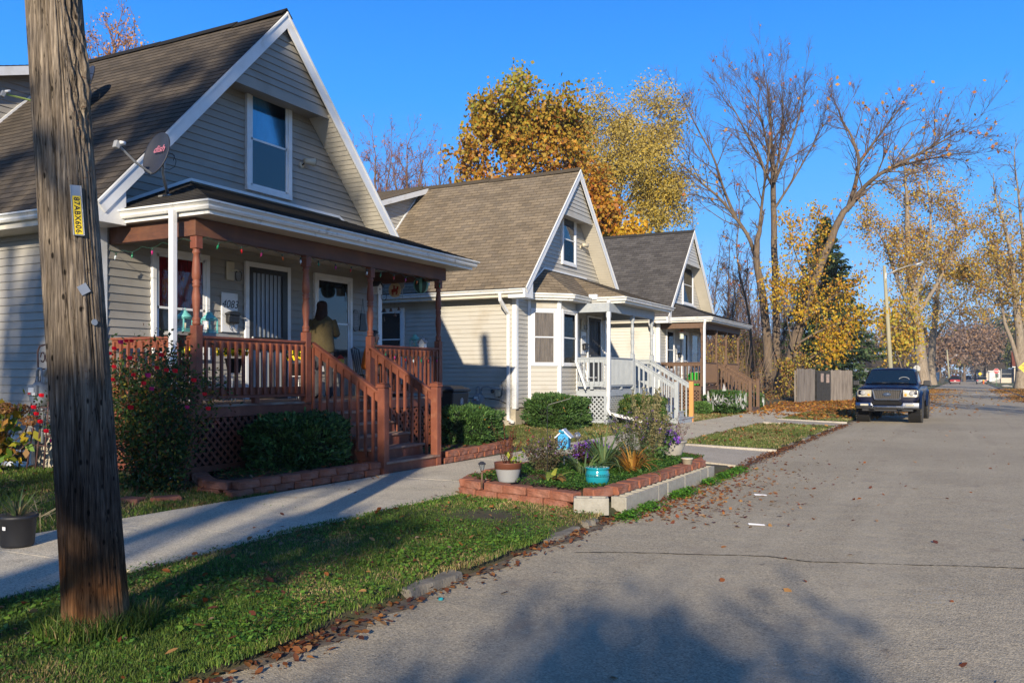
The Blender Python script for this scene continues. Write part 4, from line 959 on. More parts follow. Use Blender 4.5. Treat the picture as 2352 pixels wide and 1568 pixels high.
# ------------------------------------------------------------------ satellite dishes on the first roof
def dish(name, label, c, N, base, lnb, text=None, rad=(.25,.31), arm_m=None, arm_pts=None):
    t = thing(name, base, label, 'satellite dish'); c = Vector(c); N = Vector(N).normalized(); L0 = Vector(base)
    U = N.cross(Vector((0,0,1))).normalized(); Vv = U.cross(N).normalized(); b = MB(); b.sm = True; n = 40; vs = []
    U = -U if U.dot(Vector((C_,S_,0))) < 0 else U
    rings = [0,.25,.5,.75,.95,1.0,1.03,1.03,.95,.5,0]; dep = [-.055,-.052,-.042,-.025,-.006,0,.0,-.018,-.022,-.058,-.068]
    for q, d in zip(rings, dep):
        for j in range(n):
            a = 2*math.pi*j/n; vs.append(c-L0+U*math.cos(a)*rad[0]*q+Vv*math.sin(a)*rad[1]*q+N*d)
    b.add(vs, [(i*n+j, i*n+(j+1)%n, (i+1)*n+(j+1)%n, (i+1)*n+j) for i in range(len(rings)-1) for j in range(n)])
    b.build('dish_plate', M['darkgrey'], t)
    m = MB(); m.sm = True; k = c-N*.07-L0; k2 = k-Vector((0,0,.22))-N*.05
    m.tube([k, k-N*.07, k2, k2+(Vector((0,0,0))-k2)*.6, (0,0,.03)], .022, 8); m.build('mast', M['steel'], t)
    f = MB(); f.box(-.11,.11,-.09,.09,-.005,.03); f.build('foot_plate', M['steel'], t, bevel=.01)
    a = MB(); lp = Vector(lnb); a0 = c-Vv*rad[1]*.98-L0
    mid = (a0+(lp-L0))/2-Vector((0,0,.03)); a.tube([a0, mid, lp-L0], .016, 6); a.build('arm', arm_m or M['greyplastic'], t)
    h = MB(); d = (c-lp).normalized(); h.obox(lp-L0-d*.02, U*.035, Vv*.05, N*.035); lb = h.build('receiver', M['greyplastic'], t, bevel=.01)
    g = MB(); g.sm = True
    for s in (-.04,.0,.04): g.tube([lp-L0+U*s+Vector((0,0,.03)), lp-L0+U*s+d*.08+Vector((0,0,.03))], [.02,.026], 10)
    g.build('horn', M['white'], lb)
    w = MB(); w.sm = True; pts = [k-N*.08+Vector((math.cos(q*.7)*.09+.08, math.sin(q*.9)*.05, math.sin(q*.7)*.12-.05)) for q in range(12)]; w.tube(pts, .004, 5); w.build('cable', M['black'], t)
    if text:
        tx = text_obj('dish_lettering', text, .145, mat('dish_pink', (.40,.13,.18), rough=.6), t, shear=.3, bold=.002)
        Nf = N; mt = Matrix(((U.x, Vv.x, Nf.x, 0), (U.y, Vv.y, Nf.y, 0), (U.z, Vv.z, Nf.z, 0), (0,0,0,1)))
        tx.matrix_local = Matrix.Translation(c-L0+N*(-.012)+U*.03+Vv*.02) @ mt
    return t
dish('satellite_dish', 'dark grey satellite dish with pink lettering standing on the porch roof corner', at(358,352,d=12.1), (-.06,-1,.28), at(386,451,X=-10.35)-Vector((0,0,.02)), at(271,333,d=11.5), 'dish')
dish('satellite_dish', 'dark blank satellite dish up on the main roof, mostly behind the pole', at(190,200,d=15.2), (-.25,-.9,.35), at(165,255,d=15.35), at(10,216,d=14.2), None, (.30,.42), arm_m=mat('arm_green', (.35,.45,.12), rough=.5))

# ------------------------------------------------------------------ things on the first porch
def W(x, y, z): return Vector((-11+x, 8.4+y, z))
def lantern(name, loc, label, s=1.0, group=None):
    t = thing(name, loc, label, 'lantern', group); r = .085*s; H = .30*s
    b = MB(); b.box(-r,r,-r,r,0,.018*s)
    for a in range(4):
        x = r*.88*(1 if a in (0,3) else -1); y = r*.88*(1 if a < 2 else -1); b.box(x-.008*s,x+.008*s,y-.008*s,y+.008*s,.018*s,.20*s)
    for z in (.03,.175):
        for (a,c,d,e) in ((-r,r,-r,-r+.006),(-r,r,r-.006,r),(-r,-r+.006,-r,r),(r-.006,r,-r,r)): b.box(a,c,d,e,z*s,(z+.012)*s)
    for q in range(-3,4):
        x = q*r/4
        for y in (-r+.003, r-.003): b.bar((x-.012*s,y,.04*s),(x+.012*s,y,.075*s),.003,.003)
    b.build('lantern_frame', M['teal'], t)
    l = MB(); l.sm = True; l.lathe((0,0,0), [(r*1.25,.195*s),(r*1.25,.205*s),(r*.95,.235*s),(r*.55,.262*s),(r*.5,.275*s),(r*.6,.28*s),(r*.2,.30*s)], 16); l.build('lantern_roof', M['teal'], t)
    h = MB(); h.sm = True; h.tube([(.03*math.cos(a)*s,0,.30*s+.03*math.sin(a)*s) for a in np.linspace(0,math.pi,8)], .004, 5); h.build('handle', M['teal'], t)
    c = MB(); c.sm = True; c.lathe((0,0,0), [(.03*s,.018*s),(.03*s,.12*s),(0,.125*s)], 12); c.build('candle', mat('wax', (.65,.58,.42), rough=.6), t)
    return t
M['plank'] = mat('weathered_plank', (.34,.33,.31), (.24,.23,.22), scale=6, rough=.85, stretch=(.3,1,1), bump=.4, bscale=30)
ts = thing('shelf_board', (-9.50, 8.80, 2.152), 'weathered grey plank lying along the red porch rail', 'shelf')
MB().box(-.09,.09,-.50,.50,0,.028).box(-.085,.08,-.49,.49,.028,.05).build('plank', M['plank'], ts, bevel=.004)
lantern('lantern', at(423,757,X=-9.50)*1.0, 'teal metal lantern on the plank, left one behind the white downspout', 1.0).location.z = 2.205
lantern('lantern', at(481,757,X=-9.50), 'teal metal lantern on the plank between post and number plate', 1.0).location.z = 2.205
q = at(452,757,X=-9.52); tb = thing('tin_bucket', (q.x+.02,q.y+.04,2.205), 'small tin bucket between the two teal lanterns', 'bucket'); k = MB(); k.sm = True
k.lathe((0,0,0), [(.035,0),(.05,.11),(.052,.115),(.045,.11),(.03,.02)], 14); k.build('bucket_body', M['steel'], tb); k = MB(); k.sm = True; k.tube([(.05*math.cos(a),0,.11+.04*math.sin(a)) for a in np.linspace(0,math.pi,9)], .002, 4); k.build('handle', M['steel'], tb)

BC = {'red': mat('bulb_red', (.35,.01,.012), rough=.12), 'green': mat('bulb_green', (.01,.16,.07), rough=.12), 'clear': mat('bulb_clear', (.55,.60,.62), rough=.08), 'pink': mat('bulb_pink', (.35,.02,.14), rough=.12), 'orange': mat('bulb_orange', (.45,.09,.01), rough=.12)}
M['cord'] = mat('green_cord', (.01,.05,.03), rough=.6)
def strand(name, pts, label, sp=.42, down=Vector((0,0,-1)), sag=.05):
    t = thing(name, pts[0], label, 'string lights'); L0 = Vector(pts[0]); out = []; rs = random.Random(len(pts))
    for i in range(len(pts)-1):
        a, b = Vector(pts[i]), Vector(pts[i+1]); n = max(1, int(round((b-a).length/sp)))
        for k in range(n):
            for j in range(4):
                u = (k+j/4)/n; out.append(a.lerp(b, u)-Vector((0,0,sag*math.sin(math.pi*j/4)))-L0)
    out.append(Vector(pts[-1])-L0); c = MB(); c.sm = True; c.tube(out, .004, 5); c.build('cord', M['cord'], t)
    cs = ['clear','green','pink','red','clear','green','red','pink','orange']
    for i, p in enumerate(out[2::4]):
        d = (down+Vector((rs.uniform(-.25,.25),rs.uniform(-.25,.25),0))).normalized()
        s = MB(); s.sm = True; s.tube([p, p+d*.035], .011, 8); q = s.build('socket', M['cord'], t)
        b = MB(); b.sm = True; b.tube([p+d*.035, p+d*.05, p+d*.062, p+d*.085, p+d*.10], [.009,.015,.016,.009,.002], 8); b.build('bulb', BC[cs[i % 9]], q)
    return t
strand('string_lights', [W(.10,.08,3.42), W(.4,.07,3.38), W(1.6,.06,3.46), W(1.80,.30,3.50), W(1.80,2.4,3.49), W(1.80,4.1,3.49), W(1.80,6.45,3.48)], 'coloured bulb string hung along the red porch beam of the nearest house')
strand('string_lights', [W(1.79,4.10,2.16), W(1.80,4.3,2.10), W(1.79,5.2,1.99), W(1.79,6.30,2.01)], 'short coloured bulb string draped on the right hand porch rail', sp=.26)
# mums on stands
def mum(loc, label, r=.22, hstand=.42, n=150):
    t = thing('potted_mum', loc, label, 'potted flowers'); rs = np.random.RandomState(int(abs(loc[1])*100))
    p = MB(); p.sm = True; p.lathe((0,0,hstand), [(.09,0),(.13,.20),(.14,.20),(.14,.225),(.10,.22),(.09,.19)], 16); p.build('pot', M['blackpl'], t)
    V = []; F = []; Cc = []
    for i in range(900):
        d = rs.normal(size=3); d /= np.linalg.norm(d); d[2] = abs(d[2])*.9-.25; c = np.array([0,0,hstand+.32])+d*np.array([r,r,.20])*rs.uniform(.5,.95); s = rs.uniform(.012,.022)
        u = rs.normal(size=3); u /= np.linalg.norm(u); v = np.cross(u, d+.01); v /= np.linalg.norm(v)
        k = len(V); V += [c-u*s-v*s*.5, c+u*s-v*s*.5, c+u*s+v*s*.5, c-u*s+v*s*.5]; F.append((k,k+1,k+2,k+3)); Cc.append(np.array([.03,.075,.012])*rs.uniform(.6,1.4))
    np_mesh('foliage', np.array(V), np.array(F), M['leaf'], t, Cc)
    V = []; F = []; Cc = []
    for i in range(n):
        d = rs.normal(size=3); d /= np.linalg.norm(d); d[2] = abs(d[2])*1.1-.25; d /= np.linalg.norm(d); c = np.array([0,0,hstand+.32])+d*np.array([r,r,.20])*rs.uniform(.92,1.05)
        a = np.cross(d, [0,0,1]); a /= np.linalg.norm(a)+1e-9; b = np.cross(d, a); s = rs.uniform(.018,.028); k = len(V)
        V.append(c+d*.006)
        for j in range(8): q = j*math.pi/4; V.append(c+(a*math.cos(q)+b*math.sin(q))*s*(1 if j % 2 else .8)-d*.004)
        F += [(k,k+1+j,k+1+(j+1)%8) for j in range(8)]; Cc += [np.array([.95,.72,.01])*rs.uniform(.8,1.1)]*8
    np_mesh('blooms', np.array(V), np.array(F), M['leaf'], t, Cc)
    s = MB(); s.sm = True
    s.tube([(.13*math.cos(a),.13*math.sin(a),hstand-.01) for a in np.linspace(0,2*math.pi,17)], .007, 6)
    for a in (0.6,2.2,3.8,5.3): s.tube([(.13*math.cos(a),.13*math.sin(a),hstand),(.13*math.cos(a),.13*math.sin(a),.08),(.16*math.cos(a),.16*math.sin(a),0)], .007, 6)
    s.tube([(.12*math.cos(a),.12*math.sin(a),.15) for a in np.linspace(0,2*math.pi,17)], .005, 5)
    s.build('plant_stand', M['white'], t)
def on_deck(x, X): v = at(x, 863, X=X); v.z = 1.203; return v
mum(on_deck(537,-9.95), 'yellow chrysanthemum on a white wire stand before the barred door', .27, .44, 220)
mum(on_deck(684,-10.3), 'yellow chrysanthemum right of the barred door, left of the standing woman', .19, .40, 90)
mum(on_deck(430,-10.35), 'yellow chrysanthemum in the left porch corner behind the rail', .20, .40, 100)
# wall ornaments
t = thing('stone_plaque', (-10.975, at(816,714,X=-10.97).y, 2.72), 'oval grey stone plaque hanging on the siding right of the porch window', 'plaque')
k = MB(); f = Fr((0,0,0),(0,1,0),(1,0,0)); k.prism([f.p(.13*math.cos(a),0,.22*math.sin(a)) for a in np.linspace(0,2*math.pi,25)[:-1]], (.03,0,0)); k.build('plaque_stone', mat('stone_grey', (.22,.22,.21), (.15,.15,.15), scale=20, rough=.9), t, bevel=.008)
k = MB(); [fbox(k, f, -.06, .06-.02*(i%2), .031, .034, z, z+.012) for i, z in enumerate(np.linspace(-.12,.10,7))]; k.build('carved_lines', M['greyplastic'], t)
t = thing('hanging_ornament', (-10.975, at(833,722,X=-10.97).y, 2.72), 'dark boot shaped ornament on a cord beside the oval plaque', 'ornament')
k = MB(); k.prism([f.p(u,0,z) for u, z in ((-.07,.16),(.08,.16),(.09,-.02),(.13,-.12),(.12,-.20),(-.12,-.20),(-.10,-.05),(-.09,.05))], (.025,0,0)); k.build('boot_shape', M['black'], t, bevel=.008)
k = MB(); k.tube([f.p(-.05,.01,.16), f.p(0,.01,.46), f.p(.05,.01,.16)], .004, 4); k.build('cord', M['black'], t)
# hanging from the right-hand beam
YB = 14.86
def hang(x, y, name, label, cat, z_top=3.50, X=None):
    v = at(x, y, Y=YB) if X is None else at(x, y, X=X); t = thing(name, (v.x, v.y, v.z), label, cat); c = MB(); c.tube([(0,0,.02),(0,0,z_top-v.z)], .003, 4); c.build('cord', M['black'], t); return t
t = hang(907, 666, 'wind_chime', 'round cream wind chime with a red figure and small bells under the beam', 'wind chime')
k = MB(); k.sm = False; k.tube([(0,-.008,0),(0,.008,0)], .155, 28); k.build('chime_disc', mat('cream_ceramic', (.62,.50,.33), (.5,.36,.2), scale=8, rough=.5), t)
k = MB(); k.obox((0,-.014,-.01),(.07,0,.01),(0,.003,0),(-.006,0,.032)); k.obox((.075,-.014,.035),(.02,0,0),(0,.003,0),(.005,0,.035)); k.obox((-.01,-.014,.05),(.018,0,0),(0,.003,0),(0,0,.04))
for s in (-.06,-.035,.04,.065): k.obox((s,-.014,-.06),(.008,0,0),(0,.003,0),(s*.15,0,.04))
k.build('painted_figure', mat('red_paint', (.32,.03,.02), rough=.6), t)
def bell(mb, x, z, r=.03): mb.lathe((x,0,z), [(r*.3,.05),(r*.6,.045),(r*.8,.0),(r*1.1,-.02),(0,-.02)], 10)
k = MB(); k.sm = True
for x, z in ((-.10,-.42),(0,-.52),(.10,-.40)): bell(k, x, z, .035); k.tube([(x,0,z+.05),(x,0,-.14)], .002, 4)
k.build('chime_bells', M['brownpaint'], t)
t = hang(882, 678, 'wind_chime', 'dark iron wind chime with a star ring and one bell, left of the cream one', 'wind chime')
k = MB(); k.sm = True; k.tube([(.07*math.cos(a),0,-.02+.09*math.sin(a)) for a in np.linspace(0,2*math.pi,17)], .006, 5); 
sp_ = [(.07*math.cos(a),0,-.02+.09*math.sin(a)) for a in [math.pi/2+i*4*math.pi/5 for i in range(6)]]; k.tube(sp_, .004, 4); bell(k, 0, -.33, .055); k.tube([(0,0,-.11),(0,0,-.28)], .002, 4); k.lathe((0,0,-.56), [(.0,0),(.018,.03),(.003,.12)], 8); k.tube([(0,0,-.35),(0,0,-.46)],.002,4); k.build('star_ring', M['black'], t)
t = hang(921, 655, 'wind_chime', 'small grey disc chime with thin tubes, right of the cream one', 'wind chime')
k = MB(); k.tube([(0,-.005,0),(0,.005,0)], .09, 20); [k.tube([(x,0,-.08),(x,0,-.28)], .006, 5) for x in (-.04,0,.04)]; k.build('chime_disc', M['greyplastic'], t)
t = hang(967, 655, 'birdhouse', 'striped teal melon shaped birdhouse hanging under the porch beam', 'birdhouse')
k = MB(); k.sm = True; n = 24; vs = []
for i in range(9):
    a = -math.pi/2+math.pi*i/8
    for j in range(n): b = 2*math.pi*j/n; rr = (.155+.012*math.cos(6*b))*math.cos(a)+.004; vs.append((rr*math.cos(b), rr*math.sin(b), .17*math.sin(a)))
k.add(vs, [(i*n+j, i*n+(j+1)%n, (i+1)*n+(j+1)%n, (i+1)*n+j) for i in range(8) for j in range(n)])
mm, nt, nd, l, p = _m('melon_stripes'); tc = nd.new('ShaderNodeTexCoord'); s_ = nd.new('ShaderNodeSeparateXYZ'); l.new(tc.outputs['Object'], s_.inputs[0]); a_ = nd.new('ShaderNodeMath'); a_.operation = 'ARCTAN2'; l.new(s_.outputs[1], a_.inputs[0]); l.new(s_.outputs[0], a_.inputs[1]); b_ = nd.new('ShaderNodeMath'); b_.operation = 'MULTIPLY'; b_.inputs[1].default_value = 6; l.new(a_.outputs[0], b_.inputs[0]); c_ = nd.new('ShaderNodeMath'); c_.operation = 'COSINE'; l.new(b_.outputs[0], c_.inputs[0]); r_ = nd.new('ShaderNodeValToRGB'); r_.color_ramp.elements[0].color = (.012,.05,.045,1); r_.color_ramp.elements[1].color = (.12,.36,.30,1); r_.color_ramp.elements[0].position = .3; r_.color_ramp.elements[1].position = .5; l.new(c_.outputs[0], r_.inputs[0]); l.new(r_.outputs[0], p.inputs['Base Color'])
k.build('melon_body', mm, t); k = MB(); k.tube([(0,-.168,.02),(0,-.15,.02)], .03, 14); k.build('entrance_hole', M['black'], t)
t = hang(867, 662, 'birdhouse', 'white gabled birdhouse with black roof hanging by the house corner', 'birdhouse', X=-10.5)
k = MB(); k.box(-.06,.06,-.07,.07,-.12,.04); k.prism([(-.06,-.07,.04),(-.06,.07,.04),(-.06,0,.11)], (.12,0,0)); k.build('birdhouse_body', M['white'], t)
k = MB(); k.obox((0,.045,.085),(.09,0,0),(0,.055,-.05),(0,.006,.006)); k.obox((0,-.045,.085),(.09,0,0),(0,.055,.05),(0,-.006,.006)); k.build('birdhouse_roof', M['black'], t)
k = MB(); k.tube([(.061,0,-.02),(.064,0,-.02)], .018, 12); k.build('entrance_hole', M['black'], t)
v = at(953,792,Y=14.76); lt = lantern('lantern', (v.x,v.y,2.152), 'mint green lantern top on the far porch rail', .95)
v = at(971,792,Y=14.76); t = thing('birdhouse', (v.x,v.y,2.152), 'tiny white birdhouse with wire curls on the far porch rail', 'birdhouse')
k = MB().box(-.06,.06,-.05,.05,0,.12); k.prism([(-.06,-.05,.12),(.06,-.05,.12),(0,-.05,.19)], (0,.10,0)); k.build('birdhouse_body', M['white'], t)
k = MB(); k.obox((-.04,0,.16),(.055,0,.055),(0,.06,0),(-.004,0,.004)); k.obox((.04,0,.16),(.055,0,-.055),(0,.06,0),(.004,0,.004)); k.build('birdhouse_roof', M['greyplastic'], t)
k = MB(); k.sm = True; [k.tube([(s*.08+.03*math.cos(a)*s,0,.16+.04*math.sin(a)) for a in np.linspace(0,5,10)], .003, 4) for s in (-1,1)]; k.tube([(0,0,.19),(0,0,.27)],.003,4); k.build('wire_curls', M['black'], t)
v = on_deck(782, -10.6); t = thing('garden_ornament', (v.x,v.y,v.z), 'small garden lamp ornament in yellow and red beside the woman', 'ornament')
k = MB(); k.sm = True; k.tube([(0,0,0),(0,0,.62)], .01, 6); k.tube([(.0+.08*math.cos(a),0,.5+.10*math.sin(a)) for a in np.linspace(-1.5,3.5,12)], .006, 5); k.build('stake', M['black'], t)
k = MB(); k.box(-.05,.05,-.05,.05,.60,.72); k.build('lamp_body', mat('ornament_yellow', (.55,.42,.06), rough=.5), t); k = MB(); k.lathe((0,0,.72), [(.09,0),(.02,.07),(0,.08)], 8); k.build('lamp_cap', mat('ornament_red', (.45,.03,.02), rough=.5), t)

# ------------------------------------------------------------------ people on the porch
def skinbody(name, J, E, parent, m, sub=2, root='pelvis'):
    names = list(J); me = bpy.data.meshes.new(name); me.from_pydata([J[k][0] for k in names], [(names.index(a), names.index(b)) for a, b in E], [])
    me.materials.append(m); o = link_mesh(name, me, None, parent)
    s = o.modifiers.new('skin', 'SKIN'); s.use_smooth_shade = True
    lay = me.skin_vertices[0] if me.skin_vertices else None
    if lay is None:
        bm = bmesh.new(); bm.from_mesh(me); bm.verts.layers.skin.verify(); bm.to_mesh(me); bm.free(); lay = me.skin_vertices[0]
    for i, k in enumerate(names):
        r = J[k][1]; r = (r, r) if not isinstance(r, tuple) else r
        lay.data[i].radius = r; lay.data[i].use_root = (k == root)
    s2 = o.modifiers.new('sub', 'SUBSURF'); s2.levels = sub; s2.render_levels = sub
    return o
M['skin'] = mat('skin', (.48,.26,.17), (.44,.23,.15), scale=8, rough=.5); M['hairb'] = mat('hair_brown', (.045,.020,.012), (.025,.011,.007), scale=60, rough=.7, spec=.15, stretch=(1,1,.06), bump=.8, bscale=160)
M['hairk'] = mat('hair_black', (.010,.008,.008), (.018,.014,.013), scale=60, rough=.4, stretch=(1,1,.06), bump=.8, bscale=160)
M['coat'] = mat('olive_coat', (.080,.060,.024), (.055,.042,.016), scale=30, rough=.95, bump=.5, bscale=120); M['pants'] = mat('charcoal_trousers', (.035,.035,.042), (.025,.025,.032), scale=20, rough=.9)
M['orange'] = mat('orange_sweater', (.62,.17,.015), (.52,.13,.01), scale=20, rough=.9, bump=.4, bscale=90); M['jacket'] = mat('black_jacket', (.015,.014,.016), rough=.8); M['mask'] = mat('mask_blue', (.05,.42,.62), rough=.8)
def fingers(J, E, wrist, hand, dirn, side, up, curl=.5, pre='l'):
    """five short tapering chains rooted in the palm"""
    w = Vector(hand); d = Vector(dirn).normalized(); s = Vector(side).normalized(); u = Vector(up).normalized()
    J[pre+'palm'] = (tuple(w+d*.05), (.036,.016)); E.append((wrist, pre+'palm'))
    for i, (o, L, r) in enumerate(((-.030,.060,.0085),(-.010,.072,.009),(.011,.076,.009),(.031,.068,.0085))):
        a = w+d*.085+s*o; b = a+d*L*.45-u*L*curl*.2; c = b+d*L*.35-u*L*curl*.6
        J[f'{pre}f{i}a'] = (tuple(a), (r+.001,r+.001)); J[f'{pre}f{i}b'] = (tuple(b), (r,r)); J[f'{pre}f{i}c'] = (tuple(c), (r*.75,r*.75)); E += [(pre+'palm', f'{pre}f{i}a'), (f'{pre}f{i}a', f'{pre}f{i}b'), (f'{pre}f{i}b', f'{pre}f{i}c')]
    a = w+d*.035+s*.045-u*.01; b = a+d*.035+s*.018-u*.02
    J[pre+'ta'] = (tuple(a), (.012,.012)); J[pre+'tb'] = (tuple(b), (.009,.009)); E += [(pre+'palm', pre+'ta'), (pre+'ta', pre+'tb')]
def loft(name, secs, m, parent, n=28, cap=True, wob=None):
    """secs: (centre, rx vec, ry vec)"""
    b = MB(); b.sm = True; vs = []
    for i, (c, ux, uy) in enumerate(secs):
        c = Vector(c); ux = Vector(ux); uy = Vector(uy)
        for j in range(n):
            a = 2*math.pi*j/n; k = 1+(wob(i, a) if wob else 0); vs.append(c+(ux*math.cos(a)+uy*math.sin(a))*k)
    K = len(secs); fs = [(i*n+j, i*n+(j+1)%n, (i+1)*n+(j+1)%n, (i+1)*n+j) for i in range(K-1) for j in range(n)]
    if cap: fs += [tuple(range(n))[::-1], tuple((K-1)*n+j for j in range(n))]
    b.add(vs, fs); o = b.build(name, m, parent); s = o.modifiers.new('sub', 'SUBSURF'); s.levels = 1; s.render_levels = 1; return o
def head(parent, c, look, r, hm, hair='long', body=None):
    """eyes, brows, mouth and hair on a head centred at c looking along look"""
    c = Vector(c); f = Vector(look).normalized(); s = f.cross(Vector((0,0,1))).normalized(); u = s.cross(f)
    e = MB(); e.sm = True
    for q in (-1,1): e.ico(c+f*.082*r+s*q*.032*r+u*.005*r, .012*r, 2)
    e.build('eyes', M['white'], parent)
    e = MB(); e.sm = True
    for q in (-1,1): e.ico(c+f*.091*r+s*q*.032*r+u*.005*r, .006*r, 1); e.tube([c+f*.090*r+s*q*.016*r+u*.026*r, c+f*.084*r+s*q*.05*r+u*.026*r], .004*r, 5)
    e.build('brows', hm, parent)
    e = MB(); e.sm = True; e.tube([c+f*.084*r+s*.026*r-u*.062*r, c+f*.093*r-u*.060*r, c+f*.084*r-s*.026*r-u*.062*r], [.003,.006,.003], 6); e.build('mouth', mat('lips', (.35,.10,.09), rough=.5), parent)
    h = MB(); h.sm = True; n = 30; vs = []
    prof = [(.115,.02),(.108,.35),(.085,.65),(.05,.88),(.0,1.0)]
    rows = [(-.34,.095),(-.27,.115),(-.18,.118),(-.09,.108),(-.02,.102),(.04,.101),(.08,.088),(.105,.062),(.122,.0)]
    for z, rr in rows:
        for j in range(n):
            a = 2*math.pi*j/n; ca = math.cos(a)      # a=0 is the face side
            front = max(0, ca-.35)/.65
            k = rr*(1+.03*math.sin(9*a+z*30))
            if z < .06: k *= (1-front*.55)
            vs.append(c-f*.018*r+(f*ca*1.08+s*math.sin(a)*.92)*k*r+u*(z)*r*(1 if z > -.1 else 1)-f*(.02 if z < -.15 else 0))
    K = len(rows); h.add(vs, [(i*n+j, i*n+(j+1)%n, (i+1)*n+(j+1)%n, (i+1)*n+j) for i in range(K-1) for j in range(n)]+[tuple(range(n))[::-1]]); h.build('hair', hm, parent)
def woman():
    v = at(741, 914, Z=1.2); loc = Vector((v.x, v.y, 1.2)); ang = math.atan2(.80, -.60)-math.pi/2      # local +y is where she faces
    t = thing('person', loc, 'woman with brown hair in an olive coat standing on the red porch', 'person', rz=ang)
    H = 1.74
    J = {'pelvis': ((0,0,.92), (.13,.10)), 'waist': ((0,0,1.05), (.12,.09)), 'chest': ((0,.0,1.28), (.15,.10)), 'neckb': ((0,0,1.43), (.065,.06)), 'neck': ((0,.01,1.50), (.048,.05)), 'headl': ((0,.03,1.57), (.068,.078)), 'headm': ((0,.03,1.63), (.078,.092)), 'headt': ((0,.02,1.70), (.055,.065)),
         'nose': ((0,.125,1.605), (.012,.010)),
         'sl': ((-.17,0,1.39), .055), 'el': ((-.25,.02,1.12), .040), 'wl': ((-.20,.22,1.03), .027), 'hl': ((-.18,.25,1.03), (.03,.018)),
         'sr': ((.17,0,1.39), .055), 'er': ((.25,.03,1.13), .040), 'wr': ((.20,.25,1.18), .027), 'hr': ((.19,.29,1.19), (.03,.018)),
         'hipl': ((-.09,0,.86), .085), 'kl': ((-.10,.02,.49), .056), 'al': ((-.10,-.01,.09), .036), 'tl': ((-.10,.12,.03), .035),
         'hipr': ((.09,0,.86), .085), 'kr': ((.11,.06,.49), .056), 'ar': ((.12,.03,.09), .036), 'tr': ((.13,.16,.03), .035)}
    E = [('pelvis','waist'),('waist','chest'),('chest','neckb'),('neckb','neck'),('neck','headl'),('headl','headm'),('headm','headt'),('headl','nose'),('chest','sl'),('sl','el'),('el','wl'),('wl','hl'),('chest','sr'),('sr','er'),('er','wr'),('wr','hr'),('pelvis','hipl'),('hipl','kl'),('kl','al'),('al','tl'),('pelvis','hipr'),('hipr','kr'),('kr','ar'),('ar','tr')]
    fingers(J, E, 'hl', (-.18,.25,1.03), (.15,1,-.1), (1,0,0), (0,0,1), .6, 'l'); fingers(J, E, 'hr', (.19,.29,1.19), (-.1,1,.15), (-1,0,0), (0,0,1), .9, 'r')
    skinbody('body', J, E, t, M['skin'])
    X = Vector((1,0,0)); Y = Vector((0,1,0)); Z = Vector((0,0,1))
    w = lambda i, a: .02*math.sin(4*a+i)+.012*math.sin(7*a-i*2)
    loft('coat', [((0,-.01,.80),X*.20,Y*.17),((0,-.01,.83),X*.215,Y*.185),((0,-.01,.92),X*.215,Y*.185),((0,-.01,1.05),X*.195,Y*.165),((0,-.01,1.20),X*.20,Y*.160),((0,-.01,1.33),X*.215,Y*.150),((0,-.01,1.40),X*.20,Y*.125),((0,0,1.455),X*.12,Y*.095),((0,.0,1.50),X*.075,Y*.08)], M['coat'], t, wob=w)
    def sleeve(a, b, c):
        a, b, c = map(Vector, (a,b,c)); o = MB(); o.sm = True; o.tube([a-(b-a)*.1, a, a.lerp(b,.5), b, b.lerp(c,.4), c], [.07,.082,.074,.066,.060,.052], 16); s = o.build('sleeve', M['coat'], t); q = s.modifiers.new('sub','SUBSURF'); q.levels = q.render_levels = 1
    sleeve((-.17,0,1.38),(-.255,.01,1.12),(-.205,.20,1.035)); sleeve((.17,0,1.38),(.255,.02,1.13),(.205,.22,1.17))
    for s, ky, ay in ((-1,.02,-.01),(1,.06,.03)):
        o = MB(); o.sm = True; o.tube([(s*.09,0,.90),(s*.095,.0,.75),(s*.105,ky,.49),(s*.11,(ky+ay)/2,.28),(s*.115,ay,.10),(s*.115,ay,.05)], [.12,.105,.078,.072,.070,.074], 18); o.build('trouser_leg', M['pants'], t)
        o = MB(); o.sm = True; o.tube([(s*.115,ay-.07,.04),(s*.115,ay,.05),(s*.12,ay+.10,.035),(s*.12,ay+.17,.03)], [.035,.048,.042,.025], 12); o.build('shoe', M['black'], t)
    lk = Vector((.45,1,0)); head(t, (0,.03,1.635), (.55,1,-.05), 1.0, M['hairb'])
    m = MB(); m.sm = True; n = 6; vs = []
    for i in range(n+1):
        for j in range(n+1):
            u = i/n-.5; v_ = j/n-.5; vs.append((.19+u*.10, .40+.04*(1-4*u*u), 1.16+v_*.15+.008*math.sin(u*15)))
    m.add(vs, [(i*(n+1)+j,(i+1)*(n+1)+j,(i+1)*(n+1)+j+1,i*(n+1)+j+1) for i in range(n) for j in range(n)]); o = m.build('face_mask', M['mask'], None); sd = o.modifiers.new('s','SOLIDIFY'); sd.thickness = .004
    o.rotation_euler = (0,0,ang); o.location = loc; tag(o, 'light blue face mask held in the standing woman\'s right hand', 'mask')
woman()
